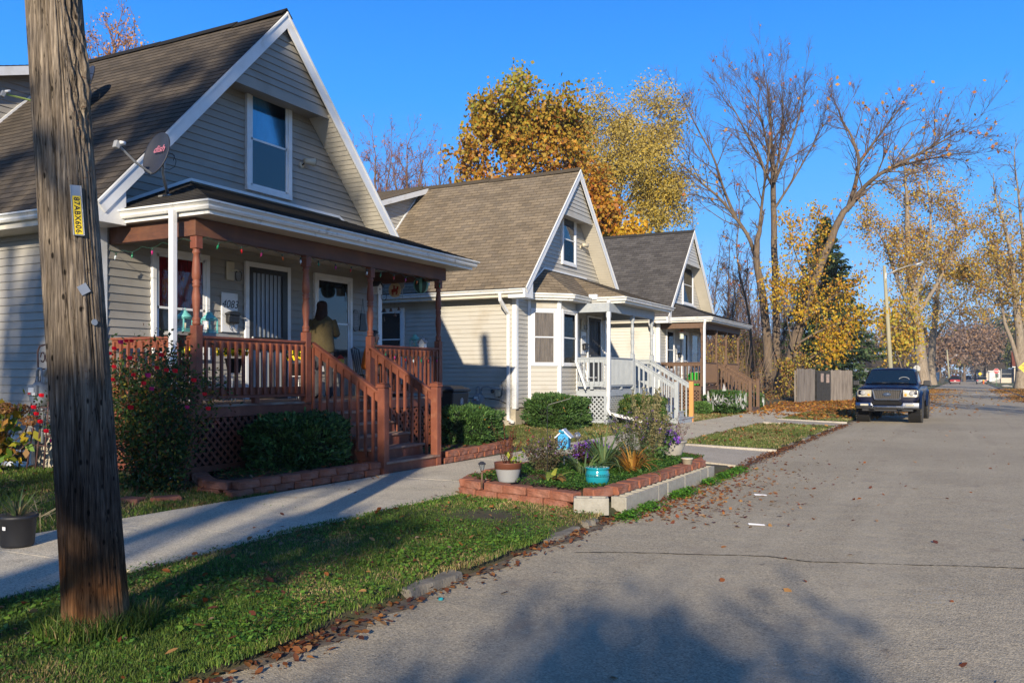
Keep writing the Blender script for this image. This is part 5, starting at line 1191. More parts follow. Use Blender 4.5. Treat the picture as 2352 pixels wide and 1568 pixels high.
def sitter():
    loc = Vector((-10.35, 13.92, 1.2)); ang = R(-70)
    t = thing('person', loc, 'person with black hair in an orange sweater sitting behind the porch post', 'person', rz=ang)
    J = {'pelvis': ((0,0,.52), (.14,.12)), 'waist': ((0,.01,.66), (.12,.10)), 'chest': ((0,.04,.88), (.15,.10)), 'neckb': ((0,.06,1.00), (.06,.06)), 'neck': ((0,.07,1.05), (.046,.048)), 'headl': ((0,.10,1.11), (.066,.076)), 'headm': ((0,.10,1.17), (.076,.09)), 'headt': ((0,.09,1.24), (.055,.062)), 'nose': ((0,.195,1.145), (.012,.01)),
         'sl': ((-.17,.04,.95), .052), 'el': ((-.24,.10,.70), .038), 'wl': ((-.12,.30,.66), .026), 'hl': ((-.10,.33,.66), (.028,.017)),
         'sr': ((.17,.04,.95), .052), 'er': ((.24,.10,.70), .038), 'wr': ((.12,.30,.66), .026), 'hr': ((.10,.33,.66), (.028,.017)),
         'hipl': ((-.10,.05,.50), .085), 'kl': ((-.13,.46,.50), .058), 'al': ((-.13,.48,.10), .037), 'tl': ((-.13,.60,.04), .034),
         'hipr': ((.10,.05,.50), .085), 'kr': ((.13,.46,.50), .058), 'ar': ((.13,.48,.10), .037), 'tr': ((.13,.60,.04), .034)}
    E = [('pelvis','waist'),('waist','chest'),('chest','neckb'),('neckb','neck'),('neck','headl'),('headl','headm'),('headm','headt'),('headl','nose'),('chest','sl'),('sl','el'),('el','wl'),('wl','hl'),('chest','sr'),('sr','er'),('er','wr'),('wr','hr'),('pelvis','hipl'),('hipl','kl'),('kl','al'),('al','tl'),('pelvis','hipr'),('hipr','kr'),('kr','ar'),('ar','tr')]
    fingers(J, E, 'hl', (-.10,.33,.66), (.3,1,-.1), (1,0,0), (0,0,1), .5, 'l'); fingers(J, E, 'hr', (.10,.33,.66), (-.3,1,-.1), (-1,0,0), (0,0,1), .5, 'r')
    skinbody('body', J, E, t, M['skin']); X = Vector((1,0,0)); Y = Vector((0,1,0))
    loft('sweater', [((0,0,.50),X*.19,Y*.17),((0,.0,.62),X*.19,Y*.17),((0,.02,.78),X*.195,Y*.155),((0,.04,.92),X*.205,Y*.14),((0,.05,.99),X*.15,Y*.11),((0,.06,1.03),X*.07,Y*.07)], M['orange'], t)
    for s in (-1,1):
        o = MB(); o.sm = True; o.tube([(s*.15,.04,.95),(s*.19,.05,.9),(s*.245,.10,.70),(s*.20,.18,.68),(s*.13,.28,.66)], [.07,.075,.062,.058,.045], 14); o.build('sleeve', M['orange'], t)
        o = MB(); o.sm = True; o.tube([(s*.10,.02,.52),(s*.12,.30,.51),(s*.13,.46,.49),(s*.13,.49,.30),(s*.13,.48,.08)], [.11,.10,.078,.068,.062], 14); o.build('trouser_leg', M['jacket'], t)
        o = MB(); o.sm = True; o.tube([(s*.13,.42,.04),(s*.13,.50,.05),(s*.13,.62,.03)], [.035,.045,.028], 10); o.build('shoe', M['black'], t)
    head(t, (0,.10,1.175), (0,1,-.05), 1.0, M['hairk'])
    c = thing('porch_chair', loc, 'dark metal porch chair under the person in orange', 'chair', rz=ang); b = MB(); b.box(-.24,.24,-.22,.24,.40,.43); b.build('seat', M['black'], c, bevel=.01)
    b = MB(); b.tube([(-.24,-.22,.40),(-.24,-.30,.92),(0,-.33,.96),(.24,-.30,.92),(.24,-.22,.40)], .012, 8)
    for q in (-.12,0,.12): b.tube([(q,-.23,.42),(q,-.32,.94)], .008, 6)
    b.build('backrest', M['black'], c)
    for x, y in ((-.22,-.2),(.22,-.2),(-.22,.22),(.22,.22)): MB().tube([(x,y,.40),(x*1.08,y*1.08,.003)], .012, 8).build('leg', M['black'], c)
sitter()

# ------------------------------------------------------------------ beside the houses
def bin_():
    v = at(1048, 935, d=19.3); t = thing('trash_bin', (-10.42, 16.95, .22), 'black wheeled trash bin with white crest between the first two houses', 'trash bin'); f = MB()
    f.add([(-.27,-.30,0),(.27,-.30,0),(.27,.30,0),(-.27,.30,0),(-.35,-.36,1.02),(.35,-.36,1.02),(.35,.36,1.02),(-.35,.36,1.02)], [(0,3,2,1),(4,5,6,7),(0,1,5,4),(1,2,6,5),(2,3,7,6),(3,0,4,7)])
    b = f.build('bin_body', M['blackpl'], t, bevel=.03)
    l = MB(); l.add([(-.37,-.38,1.025),(.38,-.38,1.025),(.38,.38,1.025),(-.37,.38,1.025),(-.37,-.38,1.08),(.38,-.38,1.08),(.38,.38,1.08),(-.37,.38,1.08),(-.22,-.25,1.16),(.2,-.25,1.15),(.2,.25,1.15),(-.22,.25,1.16)], [(0,3,2,1),(0,1,5,4),(1,2,6,5),(2,3,7,6),(3,0,4,7),(4,5,9,8),(5,6,10,9),(6,7,11,10),(7,4,8,11),(8,9,10,11)]); l.build('lid', M['blackpl'], t, bevel=.015)
    for s in (-1,1): w = MB(); w.sm = True; w.lathe((-.30,s*.33-.03,.12), [(0,0),(.11,0),(.12,.015),(.12,.045),(.11,.06),(0,.06)], 16, axis='y'); w.build('wheel', M['black'], t)
    wm = mat('print_white', (.55,.56,.60), rough=.6); Rf = ROT_X
    tilt = math.atan2(.08, 1.02)
    def put(o, u, z): o.matrix_local = Matrix.Translation((.27+.08*z/1.02+.007, u, z)) @ Matrix.Rotation(tilt, 4, 'Y') @ Rf
    put(text_obj('crest_text', 'WESTLAND', .085, wm, b, bold=.001), .04, .60)
    put(text_obj('crest_text', 'CITY OF', .03, wm, b), -.06, .68)
    o = MB(); ring = []
    for rr in (.085,.066): ring.append([(math.cos(a)*rr*.75, math.sin(a)*rr, .001) for a in np.linspace(0,2*math.pi,33)[:-1]])
    o.add(ring[0]+ring[1], [(i,(i+1)%32,32+(i+1)%32,32+i) for i in range(32)]); o.box(-.022,.022,-.04,.03,.001,.002); o.add([(-.035,.03,.0015),(.035,.03,.0015),(0,.055,.0015)], [(0,1,2)]); put(o.build('crest', wm, b, recalc=False), .04, .80)
    o = MB().box(-.19,.19,-.006,.006,0,.001); put(o.build('crest_bar', wm, b), .04, .53)
    tx = text_obj('bin_number', '96 043052', .085, wm, b, bold=.001); tx.matrix_local = Matrix.Translation((.0,-.30-.06*.52/1.02-.006,.50)) @ Matrix.Rotation(-math.atan2(.06,1.02), 4, 'X') @ ROT_Y
bin_()
def gas_meter(loc, label, s=1.0, pipe=None):
    t = thing('gas_meter', loc, label, 'gas meter'); M.setdefault('metergrey', mat('meter_grey', (.24,.27,.29), (.19,.21,.23), scale=12, rough=.6))
    b = MB(); b.sm = True; b.lathe((0,-.05,0), [(0,-.10),(.13,-.10),(.16,-.06),(.16,.06),(.13,.10),(0,.10)], 24, axis='y', sx=1, sy=1.15); b.build('meter_body', M['metergrey'], t)
    b = MB(); b.box(-.10,.10,-.20,-.15,-.02,.14); d = b.build('dial_box', M['metergrey'], t, bevel=.02)
    b = MB(); b.box(-.06,.06,-.205,-.201,.03,.10); b.build('dial_glass', M['white'], d); b = MB(); b.box(-.07,-.01,-.206,-.202,-.0,.028); b.build('red_label', mat('label_red', (.5,.03,.03), rough=.5), d)
    b = MB().box(.02,.09,-.206,-.202,-.015,.028); b.build('paper_label', M['white'], d)
    p = MB(); p.sm = True
    for sx in (-.08,.08): p.tube([(sx,-.05,.15),(sx,-.05,.26)], .022, 10)
    p.tube([(.08,-.05,.26),(.09,-.05,.33),(.14,-.05,.36),(.30,-.03,.37),(.42,.0,.33),(.60,.04,.30)], .024, 10)
    p.tube([(-.08,-.05,.26),(-.08,-.05,.33),(-.05,-.05,.37),(0,-.05,.37),(.03,-.05,.33),(.03,-.05,-.05),(.03,-.05,-.7*s)], .02, 10)
    p.build('gas_pipe', M['metergrey'], t)
    return t
v = at(1103, 918, Y=21.25); gas_meter((v.x, 21.22, v.z), 'grey gas meter with red label on the cream wall behind the bushes', 1)
v = at(106, 905, Y=8.15); gas_meter((v.x, 8.12, v.z), 'grey gas meter by the foot of the nearest house, half behind roses', 1)
u = MB(); u.sm = False; u.box(-.62,-.46,-.07,-.02,1.02,1.24); u.build('cable_box', M['cream'], h2, bevel=.03)
u = MB(); u.sm = True; u.tube([(-.52,-.06,1.06),(-.50,-.07,.99),(-.42,-.06,1.05),(-.40,-.04,1.25),(-.42,-.04,1.42),(-.40,-.03,1.46)], .008, 5); u.tube([(-3.2,-.04,.98),(-2.0,-.05,.97),(-.9,-.05,.98),(-.5,-.05,.93),(-.15,-.05,.80)], .008, 5); u.build('cable', M['black'], h2)
u = MB(); u.sm = True; u.lathe((-.72,-.05,1.17), [(0,0),(.05,0),(.05,.03),(0,.03)], 14, axis='y'); u.build('vent_hole', M['black'], h2)
# iron trellis
v = at(84, 1000, Y=8.0); tr = thing('trellis', (v.x, 8.0, .15), 'tall narrow rusty iron trellis leaning by the house wall', 'trellis'); M['iron'] = mat('iron_purple', (.07,.035,.04), (.10,.05,.04), scale=12, rough=.7)
b = MB(); b.sm = True
for s in (-1,-.35,.35,1): b.tube([(s*.30-.16,0,-.05),(s*.14+.03,.10,1.55)], .012, 6)
b.tube([(-.11,.10,1.55),(-.13,.105,1.80),(-.09,.11,1.88),(.03,.11,1.90),(.15,.11,1.88),(.19,.105,1.80),(.17,.10,1.55)], .012, 6)
for s in (-1,1): b.tube([(.03+s*(.055+.045*math.cos(a)),.11,1.72+.07*math.sin(a)) for a in np.linspace(0,5.6,16)], .008, 5)
b.tube([(-.11,.10,1.55),(.17,.10,1.55)], .012, 6)
for z in (.45,1.0): b.tube([(-.46+z*.2,.04,z),(.22-z*.05,.04,z)], .009, 6)
b.tube([(-.50,.04,.52),(-.62,.04,.50),(-.60,.04,.42),(-.56,.04,.46),(-.66,.04,.44)], .007, 5)
b.build('trellis_frame', M['iron'], tr)
# ------------------------------------------------------------------ plants: vectorised leaf makers
def pal(cols, n, rs, jit=.25, w=None):
    c = np.array(cols); i = rs.choice(len(c), n, p=w); return c[i]*rs.uniform(1-jit, 1+jit, (n,1))
def unit(a): return a/(np.linalg.norm(a, axis=1, keepdims=True)+1e-9)
def quads(P, A, B):
    """P centres, A half-length vec, B half-width vec -> pointed quads"""
    n = len(P); V = np.empty((n,4,3)); V[:,0] = P-A; V[:,1] = P+B; V[:,2] = P+A; V[:,3] = P-B
    return V.reshape(-1,3), np.arange(n*4).reshape(n,4)
def rects(P, A, B):
    n = len(P); V = np.empty((n,4,3)); V[:,0] = P-A-B*.8; V[:,1] = P+A-B; V[:,2] = P+A+B; V[:,3] = P-A+B*.8
    return V.reshape(-1,3), np.arange(n*4).reshape(n,4)
def leafcloud(name, P, size, cols, parent, m, rs, normal=None, flat=0, aspect=.55, jit=.25, w=None, kind=quads, hang=0):
    n = len(P); D = unit(rs.normal(size=(n,3))); 
    if normal is not None: D = unit(D*.9+normal)
    if flat: D[:,2] = np.abs(D[:,2])+flat; D = unit(D)
    A = unit(np.cross(D, rs.normal(size=(n,3)))); 
    if hang: A[:,2] -= hang; A = unit(A)
    B = unit(np.cross(D, A)); s = (size*rs.uniform(.6,1.35,n))[:,None]
    V, F = kind(P, A*s, B*s*aspect); return np_mesh(name, V, F, m, parent, pal(cols, n, rs, jit, w))
YEW = [(.018,.045,.012),(.03,.075,.018),(.05,.11,.025),(.075,.145,.035)]
def yew(name, c, r, label, seed, n=14000, extra=None, group=None, cols=YEW):
    """clipped yew: superellipsoid of short needle sprays over a dark twiggy core"""
    rs = np.random.RandomState(seed); cx, cy, cz = c; t = thing(name, (cx, cy, cz), label, 'bush', group)
    d = unit(rs.normal(size=(n,3))); p = .72; q = np.sign(d)*np.abs(d)**p
    lump = 1+.05*np.sin(d[:,0]*7+seed)+.05*np.sin(d[:,1]*9+d[:,2]*5)+.06*np.sin(d[:,2]*11+d[:,0]*4)+.035*np.sin(d[:,1]*23)+.03*np.sin(d[:,0]*27+d[:,2]*19)
    rad = rs.uniform(.80, 1.0, n)**.7*lump; spikes = rs.rand(n) < .02; rad[spikes] *= rs.uniform(1.02,1.13,spikes.sum())
    P = q*rad[:,None]*np.array(r)*np.array([1,1,1]); P[:,2] += r[2]; P = P[P[:,2] > .02]; n = len(P); nn = unit(P-np.array([0,0,r[2]*.8])); nn[:,2] += .25
    A = unit(nn*1.0+rs.normal(size=(n,3))*.55); B = unit(np.cross(A, rs.normal(size=(n,3)))); s = rs.uniform(.018,.040,n)[:,None]*(1+.4*(r[1] > .8))
    V, F = rects(P, A*s, B*s*.30); col_ = pal(cols, n, rs, .3); hi = np.clip((rs.rand(n)-.6)*2,0,1)[:,None]; col_ = col_*(1+hi*.8)
    np_mesh('foliage', V, F, M['needle'], t, col_)
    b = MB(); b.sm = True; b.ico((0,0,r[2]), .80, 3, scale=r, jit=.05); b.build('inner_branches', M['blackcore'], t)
    if extra:
        k = extra; d = unit(rs.normal(size=(k,3))); d[:,2] = np.abs(d[:,2]); q = np.sign(d)*np.abs(d)**p; P = q*np.array(r)*1.02; P[:,2] += r[2]
        leafcloud('caught_leaves', P, .032, [(.45,.16,.03),(.35,.12,.03),(.55,.30,.04)], t, M['leaf'], rs)
    return t
yew('yew_bush', (-8.82,10.12,.12), (.48,.90,.46), 'clipped dark yew bush left of the red steps', 1, 22000, 12)
yew('yew_bush', (-8.90,15.25,.10), (.62,.72,.45), 'clipped dark yew bush right of the red steps by the trash bin', 2, 16000, 14)
yew('yew_bush', (-9.90,21.75,.10), (.80,.95,.50), 'rounded yew bush before the bay window', 3, 16000, 30, cols=[(.025,.06,.014),(.04,.09,.02),(.065,.12,.03)])
yew('yew_bush', (-8.62,25.15,.10), (.62,.88,.46), 'rounded yew bush left of the grey steps', 4, 14000, 50, cols=[(.025,.06,.014),(.045,.095,.02),(.09,.12,.03)])
wb = yew('yew_bush', (-8.5,35.0,.10), (.68,1.7,.46), 'yew bush draped with white cobweb before the brown porch', 5, 15000, 60)
def cobweb(parent, r, seed, n=50):
    rs = random.Random(seed); b = MB()
    for i in range(n):
        a = rs.uniform(0,6.28); p = Vector((r[0]*math.cos(a), r[1]*math.sin(a), r[2]*rs.uniform(1.2,2.0)))*1.03; a2 = a+rs.uniform(-.6,.6); q = Vector((r[0]*math.cos(a2)*1.1, r[1]*math.sin(a2)*1.1, r[2]*rs.uniform(.8,1.9)))
        pts = [p.lerp(q, k/6)-Vector((0,0,rs.uniform(.1,.35)*math.sin(math.pi*k/6))) for k in range(7)]; w = rs.uniform(.015,.06)
        o = Vector((rs.uniform(-1,1),rs.uniform(-1,1),rs.uniform(-1,1)))*w
        for k in range(6):
            s = 1-abs(k/5.-.5)*1.3; s2 = 1-abs((k+1)/5.-.5)*1.3
            b.add([pts[k]-o*max(.12,s), pts[k+1]-o*max(.12,s2), pts[k+1]+o*max(.12,s2), pts[k]+o*max(.12,s)], [(0,1,2,3)])
    b.tube([(0,-.3,r[2]*2),(0,-.35,r[2]*2+.28)], [.09,.005], 8)
    m, nt, nd, l, p = _m('cobweb'); p.inputs['Base Color'].default_value = (.75,.75,.78,1); p.inputs['Roughness'].default_value = 1; p.inputs['Alpha'].default_value = .34
    o = b.build('cobweb', m, parent, recalc=False); return o
cobweb(wb, (.68,1.7,.46), 2, 90)
w2 = yew('yew_bush', (-8.5,39.9,.10), (.45,.9,.38), 'smaller cobwebbed yew bush beyond the brown steps', 6, 7000, 20); cobweb(w2, (.45,.9,.38), 3, 36)
yew('small_bush', (-9.0,33.2,.10), (.35,.5,.26), 'small bright green bush at the corner of the farthest porch', 7, 5000, cols=[(.06,.13,.03),(.10,.19,.04)])

# ------------------------------------------------------------------ retaining blocks and cinder blocks
def block_mesh(seed, L=.36, D=.20, H=.102):
    rs = np.random.RandomState(seed); bm = bmesh.new(); bmesh.ops.create_cube(bm, size=1)
    for v in bm.verts: v.co = Vector((v.co.x*L*(1 if v.co.y < 0 else .80), v.co.y*D, (v.co.z+.5)*H))
    bmesh.ops.bevel(bm, geom=bm.edges[:], offset=.014, segments=1, affect='EDGES')
    bmesh.ops.subdivide_edges(bm, edges=bm.edges[:], cuts=2, use_grid_fill=True)
    for v in bm.verts:
        f = 1 if v.co.y < -D*.3 else .25
        v.co.y -= f*.008*math.sin(v.co.x*26+seed)*math.sin(v.co.z*50+seed*2)+f*rs.uniform(-.0025,.0025); v.co.x += rs.uniform(-.002,.002); v.co.z += rs.uniform(-.0015,.0015)*(v.co.z > .01)
    me = bpy.data.meshes.new('retaining_block'); bm.to_mesh(me); bm.free(); me.materials.append(M['brick']); return me
BM = [block_mesh(i) for i in range(5)]
ORD = 'first second third fourth fifth sixth seventh eighth ninth tenth eleventh twelfth thirteenth fourteenth fifteenth sixteenth seventeenth eighteenth nineteenth twentieth'.split()
def nth(i): return ORD[i] if i < 20 else 'twenty '+ORD[i-20]
def course(path, z, label, group, skip=0, gap=.014, L=.36, rs=random.Random(9), closed=False):
    P = [Vector((*p,0)) for p in path]; seg = [(P[i+1]-P[i]).length for i in range(len(P)-1)]; tot = sum(seg); s = skip
    out = []
    while s+L*.7 < tot:
        m = s+L/2; acc = 0
        for i, sg in enumerate(seg):
            if acc+sg >= m or i == len(seg)-1: break
            acc += sg
        t = (m-acc)/seg[i]; p = P[i].lerp(P[i+1], min(t,1)); d = (P[i+1]-P[i]).normalized()
        o = bpy.data.objects.new('retaining_block', rs.choice(BM)); col.objects.link(o); o.location = (p.x+rs.uniform(-.008,.008), p.y+rs.uniform(-.008,.008), z(p) if callable(z) else z)
        o.rotation_euler = (rs.uniform(-.02,.02), rs.uniform(-.02,.02), math.atan2(d.y, d.x)+rs.uniform(-.05,.05)); tag(o, label.replace('NTH', nth(len(out))), 'stone block', group); s += L+gap
        out.append(o)
    return out
pA = [(-9.45,8.75),(-8.45,8.02),(-8.05,8.05),(-8.0,10.85)]
course(pA, .09, 'NTH rust red block from the left in the lower course left of the red steps', 'lower blocks left of the steps')
course(pA+[(-8.35,10.95)], .191, 'NTH rust red block from the left in the upper course left of the red steps', 'upper blocks left of the steps', .12)
pB = [(-8.02,12.75),(-8.08,14.7),(-8.22,15.6),(-8.6,16.2),(-9.3,16.5)]
course(pB, .09, 'NTH rust red block from the red steps, lower course to their right', 'lower blocks right of the steps'); course(pB, .191, 'NTH rust red block from the red steps, upper course to their right', 'upper blocks right of the steps', .14)
pC = [(-5.93,10.50),(-5.70,9.74),(-5.30,9.56),(-3.90,9.16)]
pCr = [(-3.86,9.30),(-3.70,9.75),(-3.66,13.3)]
pCe = [(-3.72,13.45),(-4.0,14.35),(-4.55,14.85),(-5.2,14.9),(-5.75,14.4),(-5.88,13.5),(-5.90,10.7)]
course(pC, .075, 'NTH rust red block from the left in the half buried course of the island', 'lower blocks of the island'); course(pC, .176, 'NTH rust red block from the left on the island front facing the lawn', 'upper blocks of the island front', .10)
course(pCr, .202, 'NTH rust red block from the near end on top of the cinder row', 'blocks above the cinder row')
course(pCe, .085, 'NTH rust red block from the far end, lower course of the island back', 'lower blocks of the island back'); course(pCe, .186, 'NTH rust red block from the far end on the rear rim of the island', 'upper blocks of the island back', .12)
course([(-9.55,7.25),(-9.0,6.95),(-8.55,7.0),(-8.25,7.4)], .085, 'NTH dark edging block from the left at the foot of the rose bush', 'edging blocks by the rose bush', gap=.05)
def cinder_mesh():
    b = MB(); L, D, H = .39, .19, .19; w = .032
    b.box(-L/2,L/2,-D/2,-D/2+w,0,H).box(-L/2,L/2,D/2-w,D/2,0,H)
    for x in (-L/2, -w/2, L/2-w): b.box(x, x+w, -D/2+w, D/2-w, 0, H)
    b.box(-L/2+w,L/2-w,-D/2+w,D/2-w,0,.03)
    me = b.mesh('cinder_block', M['cinder']); return me
CM = cinder_mesh(); y = 9.74; k = 0; rs_ = random.Random(2)
while y < 13.6:
    o = bpy.data.objects.new('cinder_block', CM); col.objects.link(o); o.location = (-3.66+rs_.uniform(-.006,.006)+.10, y, .012+rs_.uniform(-.004,.004)); o.rotation_euler = (0, rs_.uniform(-.015,.015), math.pi/2+rs_.uniform(-.02,.02)); b = o.modifiers.new('bevel','BEVEL'); b.width = .006; b.segments = 2
    tag(o, nth(k)+' grey cinder block from the near end of the row along the road', 'cinder block', 'cinder blocks along the road'); y += .398; k += 1
o = bpy.data.objects.new('cinder_block', CM); col.objects.link(o); o.location = (-3.72, 9.10, .055); o.rotation_euler = (0,0,R(24)); b = o.modifiers.new('bevel','BEVEL'); b.width = .008; b.segments = 2
tag(o, 'hollow grey cinder block standing askew at the near end of the row', 'cinder block')
# soil beds
def bed(name, poly, z, rise=.05, seed=0):
    c = Vector((sum(p[0] for p in poly)/len(poly), sum(p[1] for p in poly)/len(poly), z+rise)); b = MB(); b.sm = True; P = [Vector((*p, z)) for p in poly]; K = 8; vs = []
    n = len(P)*4; ring = []
    for i in range(len(P)):
        for k in range(4): ring.append(P[i].lerp(P[(i+1)%len(P)], k/4))
    for j in range(K):
        t = j/(K-1); vs += [p.lerp(c, t)+Vector((0,0,.015*math.sin(p.x*9+j)*math.sin(p.y*7+j*2)-(.10 if j == 0 else 0))) for p in ring]
    b.add(vs, [(i*n+j, i*n+(j+1)%n, (i+1)*n+(j+1)%n, (i+1)*n+j) for i in range(K-1) for j in range(n)]); return tag(b.build(name, M['soil']), kind='structure')
bed('island_soil', [(-5.88,10.6),(-5.62,9.82),(-5.25,9.66),(-4.5,9.44),(-3.92,9.28),(-3.76,9.9),(-3.72,13.3),(-4.1,14.25),(-4.6,14.7),(-5.2,14.75),(-5.65,14.3),(-5.8,13.4)], .235)
bed('bed_soil', [(-9.4,8.85),(-8.4,8.15),(-8.12,8.2),(-8.08,10.9),(-9.3,11.0)], .23); bed('bed_soil', [(-8.12,12.75),(-8.2,15.3),(-8.7,16.05),(-9.3,16.3),(-9.4,12.75)], .23)

# ------------------------------------------------------------------ island plants and ornaments
IZ = .26
def isl(x, y, z=IZ): v = at(x, y, Z=z); return v
def stems_and_leaves(name, loc, label, cat, seed, n=30, h=.5, spread=.25, stem=(.10,.07,.04), leafc=None, leaf_n=400, leaf=.02, flower=None, fl_n=0, fl=.014, tip=True, droop=.2, lz=(.0,1.0), w=.0022, stem_m=None):
    rs = np.random.RandomState(seed); t = thing(name, loc, label, cat); V = []; F = []; tips = []; sp = []
    for i in range(n):
        a = rs.uniform(0,6.28); q = spread*rs.uniform(.2,1); b0 = np.array([math.cos(a)*q*.35, math.sin(a)*q*.35, 0]); H = h*rs.uniform(.6,1.08); pts = []
        for k in range(6):
            u = k/5; pts.append(b0+np.array([math.cos(a)*q*u, math.sin(a)*q*u, H*u*(1-droop*u*q/spread*.5)])+rs.normal(size=3)*.008*u)
        sd = np.array([-math.sin(a), math.cos(a), 0])*w; s2 = np.array([math.cos(a)*.7, math.sin(a)*.7, .7])*w
        for k in range(5):
            for s in (sd, s2):
                j = len(V); V += [pts[k]-s, pts[k]+s, pts[k+1]+s*.7, pts[k+1]-s*.7]; F.append((j,j+1,j+2,j+3))
        tips.append(pts); 
    np_mesh('stems', np.array(V), np.array(F), M['leaf'], t, np.tile(np.array(stem), (len(F),1))*rs.uniform(.7,1.3,(len(F),1)))
    def along(m, lo, hi, sc):
        P = []
        for _ in range(m):
            p = tips[rs.randint(len(tips))]; u = rs.uniform(lo, hi)*5; k = min(int(u), 4); P.append(p[k]+(p[k+1]-p[k])*(u-k)+rs.normal(size=3)*sc)
        return np.array(P)
    if leafc: leafcloud('leaves', along(leaf_n, lz[0], lz[1], leaf*.8), leaf, leafc, t, M['leaf'], rs)
    if flower: leafcloud('flowers', along(fl_n, .72 if tip else .3, 1.0, fl*.7), fl, flower, t, M['leaf'], rs, aspect=.8)
    return t
def pot(name, loc, label, cat, prof, m, rim=None, rimm=None, n=28):
    t = thing(name, loc, label, cat); b = MB(); b.sm = True; b.lathe((0,0,0), prof, n); b.build('pot_wall', m, t)
    if rim: r = MB(); r.sm = True; r.lathe((0,0,0), rim, n); r.build('rim', rimm, t)
    s = MB(); s.lathe((0,0,prof[-1][1]-.035), [(0,0),(prof[-1][0]*.93,.0),(prof[-1][0]*.93,.004),(0,.01)], n); s.build('potting_soil', M['soil'], t); return t
v = isl(1167,1106)
pr_ = [(.115,0)]+[(.118+.052*z+.003*(i%2), z*.20) for i, z in enumerate(np.linspace(.05,.82,16))]+[(.165,.17)]
pot('plant_pot', v, 'grey ribbed plant pot with a brown rim at the island front', 'plant pot', [(r,h) for r,h in pr_], M['greyplastic'], [(.160,.165),(.172,.17),(.176,.235),(.180,.24),(.180,.25),(.168,.25),(.160,.17)], mat('pot_brown', (.14,.05,.03), rough=.5))
stems_and_leaves('dry_plant', (v.x,v.y,v.z+.2), 'dry brown plant in the ribbed grey pot', 'plant', 21, 22, .58, .20, (.10,.035,.02), [(.16,.05,.03),(.12,.04,.03)], 200, .012, w=.0035)
stems_and_leaves('leafy_plant', (v.x+.08,v.y+.05,v.z+.18), 'green yellow tipped leaves at the right side of the ribbed pot', 'plant', 22, 8, .24, .12, (.08,.10,.03), [(.10,.22,.03),(.35,.38,.04)], 46, .035)
v = isl(1372,1114); M['turq'] = mat('turquoise_glaze', (.01,.27,.33), (.012,.22,.28), scale=5, rough=.12, spec=.8, coat=.6)
pot('plant_pot', v, 'glazed turquoise pot with a dark band at the island front', 'plant pot', [(.105,0),(.128,.02),(.143,.07),(.146,.11),(.146,.13),(.138,.18),(.132,.20),(.146,.205),(.150,.215),(.146,.225),(.128,.225)], M['turq'], [(.1465,.112),(.1495,.118),(.1495,.140),(.146,.146)], mat('glaze_band', (.01,.08,.10), (.02,.25,.30), scale=60, rough=.2))
stems_and_leaves('seedling', (v.x,v.y,v.z+.19), 'small seedling in the turquoise pot', 'plant', 23, 4, .13, .06, (.05,.09,.02), [(.06,.14,.03)], 16, .018)
v = isl(1107,1110,.28); t = thing('solar_light', v, 'small dark solar garden light at the left tip of the island', 'garden light'); b = MB(); b.sm = True; b.tube([(0,0,-.05),(0,0,.15)], .012, 8); b.build('stake', M['brownpaint'], t)
b = MB(); b.sm = True; b.lathe((0,0,.15), [(.012,0),(.022,.015),(.038,.08),(.04,.085)], 12); b.build('lamp_glass', M['clear'], t)
b = MB(); b.lathe((0,0,.235), [(.052,0),(.055,.012),(.03,.028),(.02,.036),(0,.038)], 6); b.build('lamp_cap', M['darkgrey'], t)
b = MB(); [b.tube([(.024*math.cos(a),.024*math.sin(a),.16),(.04*math.cos(a),.04*math.sin(a),.235)], .002, 4) for a in np.linspace(0,6.28,9)[:-1]]; b.build('lamp_ribs', M['steel'], t)
v = isl(1296,1074); t = thing('birdhouse', v, 'bright blue birdhouse with striped roof on a stake in the island', 'birdhouse', rz=R(14)); t.scale = (1.2,1.2,1.08); M['skyblue'] = mat('blue_paint', (.02,.30,.62), (.015,.25,.52), scale=9, rough=.5)
b = MB(); b.box(-.065,.065,-.08,.08,.27,.43); b.prism([(-.065,-.08,.43),(.065,-.08,.43),(0,-.08,.50)], (0,.16,0)); b.build('birdhouse_body', M['skyblue'], t, bevel=.004)
mm, nt, nd, l, p = _m('striped_roof'); tc = nd.new('ShaderNodeTexCoord'); wv = nd.new('ShaderNodeTexWave'); wv.bands_direction = 'Y'; wv.inputs['Scale'].default_value = 14; l.new(tc.outputs['Object'], wv.inputs[0]); r_ = nd.new('ShaderNodeValToRGB'); r_.color_ramp.elements[0].color = (.16,.24,.42,1); r_.color_ramp.elements[1].color = (.62,.66,.72,1); r_.color_ramp.interpolation = 'CONSTANT'; r_.color_ramp.elements[1].position = .35; l.new(wv.outputs[0], r_.inputs[0]); l.new(r_.outputs[0], p.inputs['Base Color'])
b = MB()
for s in (-1,1): b.obox((s*.045,0,.466),(.055,0,-s*.058),(0,.105,0),(s*.005,0,.005))
b.build('birdhouse_roof', mm, t); b = MB().box(-.085,.085,-.10,.10,.255,.27); b.build('floor_board', M['teal'], t); b = MB(); b.tube([(0,0,-.05),(0,0,.255)], .009, 6); b.build('stake', M['steel'], t)
b = MB(); b.sm = True; b.ico((-.03,-.105,.50), .022, 2); b.ico((0.0,-.105,.49), .018, 2); b.build('painted_butterfly', M['curt_blue'], t)
v = isl(1326,1070); t = thing('garden_ball', v, 'mirrored mosaic ball on a thin stake right of the blue birdhouse', 'ornament'); b = MB(); b.ico((0,0,.45), .055, 3, jit=.02); b.build('ball', mat('mosaic', (.7,.7,.72), (.35,.36,.38), scale=60, rough=.15, metal=.8), t); b = MB(); b.tube([(0,0,-.05),(0,0,.40)], .005, 5); b.build('stake', M['steel'], t)
